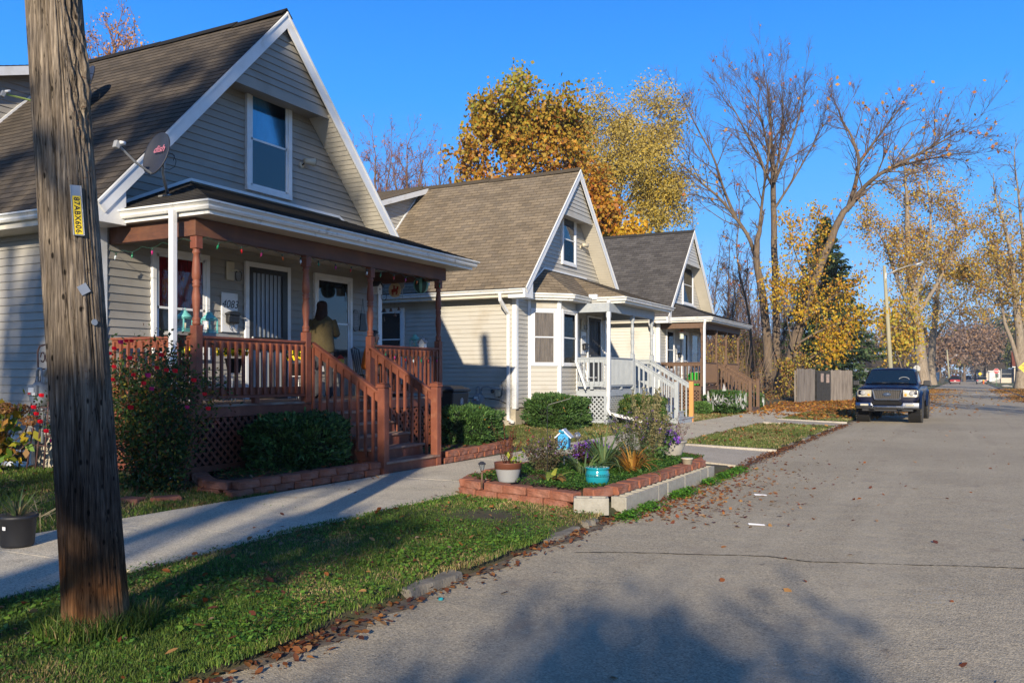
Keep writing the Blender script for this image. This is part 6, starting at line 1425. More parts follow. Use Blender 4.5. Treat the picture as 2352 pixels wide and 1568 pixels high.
v = isl(1257,1095); t = thing('flag_holder', v, 'thin black wire flag holder standing in the island', 'flag holder'); b = MB(); b.tube([(0,0,-.05),(0,0,.93),(.02,.01,.96),(.28,.10,1.04),(.30,.11,1.07)], .005, 5); b.build('wire', M['black'], t)
stems_and_leaves('salvia', isl(1250,1085), 'grey purple salvia with faded spikes behind the ribbed pot', 'plant', 31, 70, .50, .32, (.09,.07,.04), [(.10,.12,.05),(.14,.11,.06),(.08,.06,.04)], 2600, .018, [(.12,.06,.20),(.18,.09,.26)], 160, .012)
stems_and_leaves('salvia', isl(1462,1062), 'tall purple salvia behind the iris leaves', 'plant', 32, 90, .85, .55, (.07,.08,.04), [(.08,.12,.05),(.12,.11,.06)], 2400, .019, [(.10,.05,.22),(.16,.09,.28)], 320, .013)
stems_and_leaves('red_sapling', isl(1213,1060), 'slender stem with red leaves low and green leaves on top', 'plant', 33, 3, .75, .05, (.10,.05,.03), [(.42,.05,.04),(.30,.05,.04),(.10,.17,.06)], 60, .022, lz=(.2,1))
stems_and_leaves('dry_plant', isl(1170,1060), 'rust brown seed spikes behind the ribbed pot', 'plant', 34, 7, .55, .16, (.12,.05,.03), [(.22,.08,.03)], 380, .012, lz=(.55,1))
def mound(name, loc, label, seed, r, leafc, fl, n=900, m=260, s=.014, potm=None):
    rs = np.random.RandomState(seed); t = thing(name, loc, label, 'flowers'); d = unit(rs.normal(size=(n,3))); d[:,2] = np.abs(d[:,2]); P = d*rs.uniform(.5,.95,(n,1))*np.array([r,r,r*.75]); P[:,2] += .08; leafcloud('foliage', P, s*1.2, leafc, t, M['leaf'], rs)
    d = unit(rs.normal(size=(m,3))); d[:,2] = np.abs(d[:,2]); P = d*rs.uniform(.93,1.08,(m,1))*np.array([r,r,r*.75]); P[:,2] += .08; leafcloud('blooms', P, s, fl, t, M['leaf'], rs, normal=d, aspect=.9)
    if potm: b = MB(); b.sm = True; b.lathe((0,0,-.12), [(.10,0),(.15,.2),(.16,.2),(.14,.2)], 18); b.build('pot', potm, t)
    return t
PUR = [(.20,.07,.48),(.28,.11,.58),(.15,.05,.36)]
mound('purple_flowers', isl(1357,1062,.30), 'purple asters in a dark pot behind the iris', 41, .34, [(.10,.06,.04),(.07,.06,.03),(.12,.05,.04)], PUR, 1900, 330, .016, M['brownpaint'])
v = isl(1545,1050); pot('plant_pot', v, 'large pale grey urn at the far right of the island', 'plant pot', [(.12,0),(.14,.03),(.17,.13),(.20,.20),(.215,.25),(.235,.26),(.235,.275),(.20,.275)], mat('urn_grey', (.36,.34,.31), (.30,.28,.25), scale=8, rough=.8))
mound('purple_flowers', (v.x-.12,v.y-.14,v.z+.16), 'violet petunias spilling over the large grey urn', 42, .30, [(.05,.12,.03),(.07,.15,.04)], PUR, 900, 240, .022)
stems_and_leaves('dry_plant', (v.x+.06,v.y,v.z+.22), 'maroon brown stalks standing in the large grey urn', 'plant', 35, 22, .55, .24, (.12,.045,.035), [(.15,.055,.04),(.11,.05,.04)], 420, .012)
stems_and_leaves('pink_flower', (v.x+.17,v.y,v.z+.2), 'few pale pink flowers at the right edge of the urn', 'flowers', 36, 5, .25, .18, (.08,.10,.03), None, 0, .01, [(.60,.25,.38)], 14, .016)
stems_and_leaves('goldenrod', isl(1492,1060), 'tall goldenrod gone to pale seed plumes', 'plant', 37, 36, 1.12, .26, (.12,.11,.05), [(.28,.25,.12),(.20,.19,.08),(.34,.30,.16)], 6000, .017, lz=(.3,1), droop=.1)
stems_and_leaves('weed', isl(1500,1064), 'leafy green weed at the foot of the goldenrod', 'plant', 38, 18, .35, .22, (.07,.10,.03), [(.06,.13,.035),(.09,.17,.04)], 300, .028)
def strap(name, loc, label, seed, n, L, cols, w=.016, up=.8, spread=1.0):
    rs = np.random.RandomState(seed); t = thing(name, loc, label, 'plant'); V = []; F = []; Cc = []
    for i in range(n):
        a = rs.uniform(0,6.28); l = L*rs.uniform(.6,1.1); el = up*rs.uniform(.6,1.15); bend = rs.uniform(1.0,2.6); p = np.array([math.cos(a),math.sin(a),0])*rs.uniform(0,.09)*spread; d0 = np.array([math.cos(a),math.sin(a),0]); s = np.array([-math.sin(a),math.cos(a),.15]); c = np.array(cols[rs.randint(len(cols))])*rs.uniform(.8,1.2); K = 7; ww = w*rs.uniform(.7,1.2)
        for k in range(K):
            e = el-bend*(k/K)**1.6*.9; q = p+(d0*math.cos(e)+np.array([0,0,1])*math.sin(e))*l/K; w0 = ww*(1-(k/K)**2.5); w1 = ww*(1-((k+1)/K)**2.5); j = len(V); V += [p-s*w0,p+s*w0,q+s*w1,q-s*w1]; F.append((j,j+1,j+2,j+3)); Cc.append(c); p = q
    np_mesh('leaves', np.array(V), np.array(F), M['leaf'], t, np.array(Cc)); return t
strap('iris', isl(1385,1082), 'clump of long grey green iris leaves in the middle of the island', 51, 80, .85, [(.09,.17,.07),(.12,.20,.09),(.16,.22,.08)], .017, 1.25)
strap('iris', isl(1342,1090), 'low arching iris clump left of the big one', 52, 50, .62, [(.10,.17,.07),(.16,.22,.08)], .015, .95)
strap('daylily', isl(1452,1088), 'dried orange brown daylily clump right of the iris', 53, 90, .56, [(.36,.17,.03),(.26,.11,.03),(.42,.24,.05)], .012, 1.25)
strap('daylily', isl(1478,1092), 'green daylily tuft right of the dried one', 54, 30, .36, [(.10,.20,.05),(.13,.22,.06)], .012, .9)
strap('hosta', isl(1262,1108), 'hosta with broad yellow green leaves left of the turquoise pot', 55, 14, .32, [(.30,.32,.05),(.20,.26,.05),(.26,.15,.04)], .045, .9)
v = isl(1418,1066); pot('plant_pot', isl(1590-12,1072), 'small cream pot half sunk behind the rear blocks', 'plant pot', [(.06,0),(.085,.12),(.09,.12),(.09,.135),(.075,.135)], M['cream'])
# creeping ground cover on the island
def cover(name, poly_fn, n, z, cols, size, seed, w=None, kind='stuff', hz=.04, flat=.9):
    rs = np.random.RandomState(seed); P = poly_fn(rs, n); P = np.c_[P, z+rs.uniform(.0, hz, len(P))]; return tag(leafcloud(name, P, size, cols, None, M['leaf'], rs, flat=flat, w=w), kind=kind)
def isl_pts(rs, n):
    P = np.c_[rs.uniform(-5.8,-3.75,n*2), rs.uniform(9.4,14.6,n*2)]; f = (np.sin(P[:,0]*3+1)+np.sin(P[:,1]*2.3)+rs.normal(size=len(P))*.7) > -1.1; g = (P[:,0] < -3.8)&(P[:,1] > 9.42+(-3.8-P[:,0])*.26)&(P[:,1] < 14.7-abs(P[:,0]+4.8)*.5); return P[f & g][:n]
cover('ground_cover', isl_pts, 30000, .265, [(.045,.13,.02),(.07,.18,.03),(.03,.08,.015),(.12,.22,.04)], .017, 61, hz=.05)
def bed_pts(x0,x1,y0,y1,thr=0.3):
    def f(rs, n):
        P = np.c_[rs.uniform(x0,x1,n*3), rs.uniform(y0,y1,n*3)]; k = (np.sin(P[:,0]*5+1)+np.sin(P[:,1]*4.3)+rs.normal(size=len(P))*.6) > thr; return P[k][:n]
    return f
cover('ground_cover', bed_pts(-9.3,-8.1,8.4,10.9), 2600, .25, [(.05,.12,.025),(.08,.17,.03),(.16,.06,.03)], .02, 62, hz=.07)
cover('ground_cover', bed_pts(-8.9,-8.1,12.8,16.0), 900, .25, [(.05,.12,.025),(.08,.17,.03)], .02, 63)
cover('ground_cover', lambda rs, n: np.c_[-3.42+np.abs(rs.normal(size=n))*.10, 9.0+rs.choice(np.array([.3,1.0,2.2,2.5,3.8,4.6,5.2,5.6]),n)+rs.normal(size=n)*.16], 3800, .01, [(.08,.22,.02),(.12,.28,.03),(.05,.14,.02)], .020, 64, hz=.08)

# ------------------------------------------------------------------ rose bush, hydrangea, pot on the pavement
def rose():
    c = Vector((-8.95,7.60,.10)); rs = np.random.RandomState(70); t = thing('rose_bush', c, 'big rose bush with red roses and dark rusty leaves before the porch corner', 'rose bush'); st = MB(); L = []
    for i in range(34):
        a = rs.uniform(0,6.28); q = rs.uniform(.15,.70); H = rs.uniform(1.0,1.85); p = [np.array([math.cos(a)*q*u*1.0, math.sin(a)*q*u*1.0, H*u]) for u in np.linspace(0,1,6)]; p = [x+rs.normal(size=3)*.03*k for k, x in enumerate(p)]; L.append(p); st.tube([tuple(x) for x in p], [.009,.008,.006,.005,.004,.003], 5)
    st.build('stems', M['twig'], t)
    P = []
    for _ in range(24000):
        p = L[rs.randint(len(L))]; u = rs.uniform(.15,5)**1; k = min(int(u),4); P.append(p[k]+(p[k+1]-p[k])*(u-k)+rs.normal(size=3)*np.array([.13,.13,.10]))
    P = np.array(P); P = P[P[:,2] > .02]; leafcloud('leaves', P, .025, [(.022,.055,.018),(.04,.085,.022),(.07,.12,.025),(.11,.045,.022),(.22,.09,.02),(.26,.21,.03)], t, M['leaf'], rs, w=[.28,.28,.20,.11,.07,.06])
    R_ = [(290,783),(277,786),(302,783),(252,812),(262,800),(298,822),(370,815),(360,845),(382,850),(306,861),(445,873),(402,852),(348,893),(340,862),(262,842),(258,872),(330,880),(470,905),(430,935),(478,938),(300,936),(95,908),(77,935),(83,950),(92,968),(106,990),(120,1012)]
    for i, (x, y) in enumerate(R_):
        V = []; F = []; Cc = []
        d = 9.98 if x > 200 else 10.2; p = np.array(at(x, y, d=d+rs.uniform(-.12,.12)))-np.array(c); s = rs.uniform(.030,.042) if x > 200 else .038
        base = np.array([.80,.010,.03])*rs.uniform(.75,1.15) if rs.rand() < .75 else np.array([.5,.02,.16])
        for k in range(14):
            a = k*2.4; r0 = s*(.35+.65*k/14); n0 = np.array([math.cos(a),math.sin(a),.0]); up = np.array([0,0,1.]); cc = p+n0*r0*.45+up*(s*.5*(1-k/14)); T = np.array([-math.sin(a),math.cos(a),0]); j = len(V); V += [cc-T*r0*.6-up*r0*.55, cc+T*r0*.6-up*r0*.55, cc+T*r0*.5+up*r0*.5+n0*r0*.35, cc-T*r0*.5+up*r0*.5+n0*r0*.35]; F.append((j,j+1,j+2,j+3)); Cc.append(base*rs.uniform(.7,1.2))
        np_mesh('rose', np.array(V), np.array(F), M['leaf'], t, np.array(Cc))
    # the arching canes that reach left past the pole
    s = MB(); a0 = Vector((-.1,-.2,.5))
    for (x, y) in ((95,912),(80,940),(95,968),(110,992)):
        e = at(x, y, d=10.3)-c; s.tube([a0, a0.lerp(e,.5)+Vector((0,0,.12)), e], [.006,.005,.003], 5)
    s.build('canes', M['twig'], t)
    P = []
    for (x, y) in ((95,912),(80,940),(95,968),(110,992),(120,960),(128,985)):
        for _ in range(40): P.append(np.array(at(x+14,y+8,d=10.35)-c)+rs.normal(size=3)*.07)
    leafcloud('cane_leaves', np.array(P), .022, [(.02,.05,.018),(.04,.08,.02),(.08,.03,.02)], t, M['leaf'], rs)
rose()
def hydrangea():
    c = Vector((-12.35,7.75,.18)); rs = np.random.RandomState(77); t = thing('hydrangea', c, 'hydrangea with yellowing leaves and dried flower heads by the left wall', 'bush'); st = MB(); E = []
    for i in range(22):
        a = rs.uniform(0,6.28); q = rs.uniform(.1,.75); H = rs.uniform(.45,1.08); e = (math.cos(a)*q, math.sin(a)*q*.6, H); E.append(np.array(e)); st.tube([(0,0,0),(e[0]*.5,e[1]*.5,H*.6),e], .006, 5)
    st.build('stems', M['twig'], t); P = []
    for e in E:
        for _ in range(16): u = rs.uniform(.35,1.02); P.append(e*u+rs.normal(size=3)*.07)
    leafcloud('leaves', np.array(P), .075, [(.30,.28,.03),(.42,.30,.03),(.12,.22,.03),(.20,.25,.03),(.28,.14,.03)], t, M['leaf'], rs, aspect=.62, hang=.4)
    P = []
    for e in E[::3]:
        for _ in range(260): d = rs.normal(size=3); d /= np.linalg.norm(d); P.append(e+np.array([0,0,.05])+d*np.array([.10,.10,.07]))
    leafcloud('flower_heads', np.array(P), .016, [(.34,.17,.06),(.26,.11,.05),(.40,.24,.10)], t, M['leaf'], rs, aspect=.9)
hydrangea()
v = at(40, 1250, Z=.12); t = pot('plant_pot', (v.x,v.y,.11), 'dented black nursery pot standing on the pavement by the pole', 'plant pot', [(.125,0),(.135,.02),(.150,.24),(.165,.245),(.165,.275),(.150,.275)], M['blackpl'])
MB().box(.02,.06,-.149,-.146,.16,.19).build('price_label', M['white'], t)
strap('potted_grass', (v.x,v.y,.36), 'wilting grassy plant with straw stalks in the black pot', 56, 40, .34, [(.05,.09,.04),(.08,.12,.05),(.22,.18,.09)], .008, 1.2)
strap('straw_stalks', (v.x+.16,v.y+.10,.36), 'bleached straw stalks hanging out of the black pot', 57, 12, .62, [(.42,.36,.22),(.36,.30,.17)], .006, .5)

# ------------------------------------------------------------------ lawn grass, weeds and fallen leaves
cam_xy = np.array([0., 0.])
def fbm(P, s, seed):
    r = np.random.RandomState(seed); v = 0
    for k in range(5):
        a = r.uniform(0,6.28); f = s*1.9**k; d = np.array([math.cos(a), math.sin(a)]); d2 = np.array([-d[1], d[0]]); v = v+np.sin(P@d*f+r.uniform(0,6)+1.3*np.sin(P@d2*f*.7+r.uniform(0,6)))/(1.35**k)
    return v/2.6
def grass(name, n, x0, x1, y0, y1, zf, h, seed, keep=None, wide=.0022, dens=2.0, cols=None):
    rs = np.random.RandomState(seed); N = n*6; P = np.c_[rs.uniform(x0,x1,N), rs.uniform(y0,y1,N)]
    dist = np.linalg.norm(P, axis=1); dmin = dist.min(); k = rs.rand(N) < (dmin/dist)**dens
    if keep is not None: k &= keep(P, rs)
    P = P[k][:n]; n = len(P); dist = np.linalg.norm(P, axis=1); f = fbm(P, 2.2, seed+1)+rs.normal(size=n)*.35; sc = np.clip(dist/5.5, 1, 5)
    Z = zf(P); A = rs.uniform(0,6.28,n); W = np.c_[np.cos(A), np.sin(A), np.zeros(n)]*(wide*sc*rs.uniform(.7,1.5,n))[:,None]
    H = h*rs.uniform(.45,1.25,n)*(1+.35*np.clip(f,-1,1)); Ld = np.c_[np.cos(A+1.57+rs.normal(size=n)*.8), np.sin(A+1.57+rs.normal(size=n)*.8)]*(H*rs.uniform(.1,.95,n))[:,None]
    B = np.c_[P, Z]; Mi = B+np.c_[Ld*.35, H*.6]; T = B+np.c_[Ld, H]
    V = np.empty((n,5,3)); V[:,0] = B-W; V[:,1] = B+W; V[:,2] = Mi+W*.8; V[:,3] = Mi-W*.8; V[:,4] = T
    # two faces per blade: a quad (as 4) plus a tip given as a degenerate-free quad
    F = np.empty((n,2,4), dtype=int); b = np.arange(n)*5; F[:,0] = np.c_[b,b+1,b+2,b+3]; F[:,1,0] = b+3; F[:,1,1] = b+2; F[:,1,2] = b+4; F[:,1,3] = b+4
    V6 = np.concatenate([V, (T+W*.15)[:,None,:]], axis=1); F = np.empty((n,2,4), dtype=int); b = np.arange(n)*6; F[:,0] = np.c_[b,b+1,b+2,b+3]; F[:,1] = np.c_[b+3,b+2,b+5,b+4]
    green = pal(cols or [(.075,.14,.02),(.10,.175,.026),(.15,.205,.035),(.05,.10,.016)], n, rs, .25); dry = pal([(.30,.22,.10),(.22,.16,.07),(.36,.28,.14)], n, rs, .2)
    isdry = (fbm(P, 1.5, seed+5)+rs.normal(size=n)*.45) > .50; C = np.where(isdry[:,None], dry, green)*np.clip(.95+.38*fbm(P, 1.1, seed+9)+.25*fbm(P, 4.5, seed+11), .45, 1.4)[:,None]
    return tag(np_mesh(name, V6.reshape(-1,3), F.reshape(-1,4), M['grass'], None, np.repeat(C,2,axis=0)), kind='stuff')
vz = lambda P: np.array([verge_z(min(x, LX0-.13), y) for x, y in P])-.008
yz = lambda P: np.array([yard_z(x, y) for x, y in P])-.008
edge = lambda P, rs: (P[:,0] < LX0-.055+.06*np.sin(P[:,1]*2.1)+.05*np.sin(P[:,1]*5.3)+rs.normal(size=len(P))*.035) & (P[:,0] > SW0-.04-np.abs(rs.normal(size=len(P)))*.05-.04*np.sin(P[:,1]*3))
nodrive = lambda P: ~(((P[:,1] > 15.1)&(P[:,1] < 18.9))|((P[:,1] > 28.0)&(P[:,1] < 31.2)))
notisl = lambda P: ~((P[:,1] > 9.25+(-3.9-P[:,0])*.40)&(P[:,1] < 15.2))
bare = lambda P, rs: ~((np.hypot((P[:,0]+4.6)*1.0,(P[:,1]-8.35)*1.3) < .45+rs.normal(size=len(P))*.14))
grass('verge_grass', 150000, SW0-.1, LX0, 1.6, 10.6, vz, .032, 81, lambda P, rs: edge(P,rs)&notisl(P)&bare(P,rs))
grass('verge_grass', 30000, SW0-.1, LX0, 18.9, 46, vz, .05, 82, lambda P, rs: edge(P,rs)&nodrive(P), wide=.003, dens=1.5, cols=[(.10,.145,.03),(.12,.15,.04),(.17,.17,.06),(.08,.125,.025)])
grass('lawn_grass', 60000, -14.5, SW1+.04, 3.4, 8.3, yz, .05, 83, lambda P, rs: (P[:,0] < SW1-.02+rs.normal(size=len(P))*.03))
grass('lawn_grass', 40000, -11, SW1+.04, 16.4, 40, yz, .05, 84, lambda P, rs: (P[:,0] < SW1-.02)&~((P[:,1]>26.4)&(P[:,1]<28))&~((P[:,1]>36.3)&(P[:,1]<38.2)), wide=.003, dens=1.2, cols=[(.09,.135,.03),(.12,.15,.035),(.16,.16,.05)])
grass('lawn_grass', 12000, -8.5, SW1+.03, 7.0, 8.6, yz, .05, 85, dens=1)
grass('joint_grass', 1500, SW1, SW0, 2, 14, lambda P: np.full(len(P), .098), .022, 88, lambda P, rs: (np.abs((P[:,1]+6+.01)%1.52-.01) < .022)&(fbm(P,3.,4) > .1), dens=0)
grass('pole_tuft', 2600, -5.0, -4.1, 3.0, 3.95, vz, .13, 86, lambda P, rs: (np.abs(np.hypot(P[:,0]+4.6,P[:,1]-3.5)-.25) < .09), wide=.0032, dens=0)
def weeds(name, n, fn, z, cols, size, seed, hz=.035): return cover(name, fn, n, z, cols, size, seed, hz=hz, flat=.8)
def vw(rs, n):
    P = np.c_[rs.uniform(SW0-.05,LX0-.06,n*6), rs.uniform(1.7,10.4,n*6)]; dist = np.linalg.norm(P, axis=1); k = (rs.rand(len(P)) < (2.5/dist)**1.3)&(fbm(P,2.6,5)+rs.normal(size=len(P))*.3 > .1)&edge(P,rs)&notisl(P)&bare(P,rs); return P[k][:n]
weeds('clover_weeds', 24000, vw, .088, [(.06,.16,.02),(.09,.21,.03),(.04,.11,.018),(.13,.25,.04)], .014, 91, .045)
weeds('clover_weeds', 2600, lambda rs, n: (lambda P: P[(fbm(P,1.6,8) > .35)&edge(P,rs)&notisl(P)][:n])(np.c_[rs.uniform(SW0,LX0-.1,n*8), rs.uniform(1.7,9.5,n*8)]), .095, [(.09,.19,.025),(.13,.23,.03)], .019, 92, .04)
LEAFC = [(.30,.10,.03),(.22,.065,.025),(.40,.17,.05),(.16,.05,.03),(.45,.24,.09),(.36,.24,.15)]
def fallen(name, P, z, seed, size=.035, cols=LEAFC, hz=.02, curl=.5, w=None):
    """curled hexagonal leaves lying at random"""
    rs = np.random.RandomState(seed); n = len(P); Z = z(P) if callable(z) else np.full(n, z); c = np.c_[P, Z+.006+rs.uniform(0,hz,n)]
    N = unit(np.c_[rs.normal(size=(n,2))*.38, np.ones(n)]); A = unit(np.cross(N, rs.normal(size=(n,3)))); B = np.cross(N, A); s = (size*rs.uniform(.55,1.4,n))[:,None]; cu = (s*curl*rs.uniform(-.1,1,n)[:,None])
    prof = [(-1.0,0,.3),(-.45,.55,.9),(.35,.62,1.),(1.1,0,.5),(.35,-.62,1.),(-.45,-.55,.9)]; V = np.empty((n,6,3))
    for j, (a, b, k) in enumerate(prof): V[:,j] = c+A*s*a+B*s*b*rs.uniform(.7,1.2,n)[:,None]+N*cu*abs(b)*k
    F = np.empty((n,2,4), dtype=int); b = np.arange(n)*6; F[:,0] = np.c_[b,b+1,b+2,b+3]; F[:,1] = np.c_[b,b+3,b+4,b+5]
    return tag(np_mesh(name, V.reshape(-1,3), F.reshape(-1,4), M['leaf'], None, np.repeat(pal(cols, n, rs, .3, w), 2, axis=0)), kind='stuff')
rs = np.random.RandomState(100); n = 6000; y = rs.uniform(1.5, 30, n); k = fbm(np.c_[y*0,y], 2.5, 3)+rs.normal(size=n)*.5 > -.25; y = y[k]
fallen('fallen_leaves', np.c_[LX0+.02+rs.normal(size=len(y))*.10, y], .01, 101, .023, cols=[(.22,.08,.03),(.16,.055,.025),(.30,.13,.04),(.12,.045,.03),(.30,.17,.08)])
n = 900; y = 9+rs.gamma(2.0, 1.6, n); x = LX0+.15+rs.exponential(.45, n); fallen('fallen_leaves', np.c_[x, y], .0, 102, .027, hz=.008, curl=.3)
P = np.c_[rs.uniform(-3.1,3.4,110), rs.uniform(3,30,110)]; fallen('fallen_leaves', P, .0, 103, .032, hz=.006, curl=.3)
P = np.c_[rs.uniform(SW0,LX0-.1,260), rs.uniform(1.8,10,260)]; P = P[notisl(P)]; fallen('fallen_leaves', P, lambda P: np.full(len(P), .115), 104, .028)
P = np.c_[rs.uniform(SW1,SW0,70), rs.uniform(3,30,70)]; fallen('fallen_leaves', P, .118, 105, .03, hz=.005)
P = np.c_[rs.uniform(-13,SW1,260), rs.uniform(3.5,9,260)]; fallen('fallen_leaves', P, yz, 106, .04, hz=.05)
P = np.c_[rs.uniform(-9.2,-8.1,160), rs.uniform(8.3,16.2,160)]; fallen('fallen_leaves', P[(P[:,1]<11)|(P[:,1]>12.8)], .27, 107, .035)
# the thick carpet round the truck and under the far trees
n = 15000; y = rs.uniform(31, 62, n); x = rs.uniform(-11, -2.9, n); P = np.c_[x, y]; k = (fbm(P,.8,9)+rs.normal(size=n)*.5+np.clip((y-36)/4,-1.2,1.2) > -.2)&~((x > -3.4)&(rs.rand(n) > np.clip((-2.6-x)*1.2,0,1)))&((x>-7.9)|(y>33)); fallen('fallen_leaves', P[k], lambda P: np.where(P[:,0] > -3.45, .005, .10), 108, .062, [(.42,.17,.04),(.34,.12,.03),(.50,.24,.06),(.24,.09,.03),(.55,.32,.06)], hz=.06)
n = 5000; y = rs.uniform(38, 118, n); x = -3.6+rs.exponential(.9, n); P = np.c_[x,y]; fallen('fallen_leaves', P[x < 3], .008, 109, .075, [(.42,.20,.06),(.34,.15,.05),(.50,.30,.08)], hz=.015)
n = 2600; y = rs.uniform(60, 118, n); x = 3.7-rs.exponential(.35, n); x2 = 3.8+rs.exponential(1.2, n); fallen('fallen_leaves', np.r_[np.c_[x,y], np.c_[x2,y]], lambda P: np.where(P[:,0] > 3.76, .10, .008), 110, .08, [(.42,.20,.06),(.34,.15,.05),(.50,.30,.08)], hz=.02)
P = np.c_[rs.uniform(-9.5,SW1,700), rs.uniform(20,37,700)]; fallen('fallen_leaves', P[rs.rand(700) < np.clip((P[:,1]-18)/18,0,1)], yz, 111, .05, hz=.05)
P = np.c_[rs.uniform(SW0,LX0-.1,260), rs.uniform(19,36,260)]; fallen('fallen_leaves', P[nodrive(P)], .12, 112, .045, hz=.04)
# litter
for i, (x, y, a, lb) in enumerate(((1746,1136,.1,'white paper strip lying on the road, farther of two'), (1737,1204,-.05,'white folded paper strip lying on the road, nearer of two'))):
    v = at(x, y, Z=.01); b = MB(); b.add([(-.085,-.03,.012),(.085,-.03,.004),(.085,.0,.012),(-.085,.0,.024),(.085,.03,.004),(-.085,.03,.006)], [(0,1,2,3),(3,2,4,5)]); o = b.build('paper_litter', mat('paper', (.75,.75,.80), rough=.8)); o.location = (v.x, v.y, .002); o.rotation_euler = (0,0,R(27)+a); tag(o, lb, 'litter'); sd = o.modifiers.new('s','SOLIDIFY'); sd.thickness = .002
v = at(1012,1378,Z=0); b = MB(); b.sm = False; b.lathe((0,0,0), [(0,0),(.018,0),(.018,.014),(.015,.018),(0,.018)], 14); o = b.build('bottle_cap', M['turq']); o.location = (v.x, v.y, .004); tag(o, 'small dark teal bottle cap on the asphalt near the grass edge', 'bottle cap')
# ------------------------------------------------------------------ trees
def tubes_np(T, sides_big=8):
    """T: list of (pts (k,3), radii (k,)) -> one vertex/face array"""
    VV = []; FF = []; base = 0
    for pts, rad in T:
        k = len(pts); n = sides_big if rad[0] > .05 else (5 if rad[0] > .02 else 3)
        d = np.gradient(pts, axis=0); d /= np.linalg.norm(d, axis=1, keepdims=True)+1e-9
        a = np.array([.31,.17,.93]) if abs(d[0,2]) < .9 else np.array([1.,.1,0]); s = np.cross(d, a); s /= np.linalg.norm(s, axis=1, keepdims=True)+1e-9; u = np.cross(d, s)
        th = np.arange(n)*2*math.pi/n; ring = pts[:,None,:]+(s[:,None,:]*np.cos(th)[None,:,None]+u[:,None,:]*np.sin(th)[None,:,None])*rad[:,None,None]
        VV.append(ring.reshape(-1,3)); i = np.arange(k-1)[:,None]*n; j = np.arange(n)[None,:]; FF.append(np.stack([i+j, i+(j+1)%n, i+n+(j+1)%n, i+n+j], -1).reshape(-1,4)+base); base += k*n
    return np.concatenate(VV), np.concatenate(FF)
def smooth_path(P, n):
    P = np.array(P, float); t = np.linspace(0, 1, len(P)); tt = np.linspace(0, 1, n); out = np.stack([np.interp(tt, t, P[:,i]) for i in range(P.shape[1])], 1)
    for _ in range(2): out[1:-1] = (out[:-2]+out[1:-1]*2+out[2:])/4
    return out
def grow(rs, p, d, L, r, lev, prm, T, tips):
    ns = 5 if lev < prm['max'] else 4; pts = [p]; d = d/np.linalg.norm(d)
    for k in range(ns):
        d = d+rs.normal(size=3)*prm['wig']+np.array([0,0,prm['up']*(1 if lev < prm['max'] else .6)]); d /= np.linalg.norm(d); pts.append(pts[-1]+d*L/ns)
    pts = np.array(pts); rad = np.maximum(np.linspace(r, r*.35, ns+1), prm.get('rm',.004)); T[0 if r > .045 else 1].append((pts, rad))
    if lev >= prm['max']: tips.append(pts); return
    n = prm['n'][lev]; n = max(1, int(n*rs.uniform(.7,1.3)))
    for i in range(n):
        u = rs.uniform(.2, 1.0); k = min(int(u*ns), ns-1); q = pts[k]+(pts[k+1]-pts[k])*(u*ns-k); dd = pts[k+1]-pts[k]; dd /= np.linalg.norm(dd)
        a = rs.normal(size=3); a -= dd*a.dot(dd); a /= np.linalg.norm(a); ang = rs.uniform(*prm['ang']); grow(rs, q, dd*math.cos(ang)+a*math.sin(ang), L*prm['ratio']*rs.uniform(.6,1.15)*(1.15-.5*u), r*.35*(1.2-.5*u)+prm.get('rm',.004), lev+1, prm, T, tips)
    tips.append(pts[-2:]) if lev > 0 else None
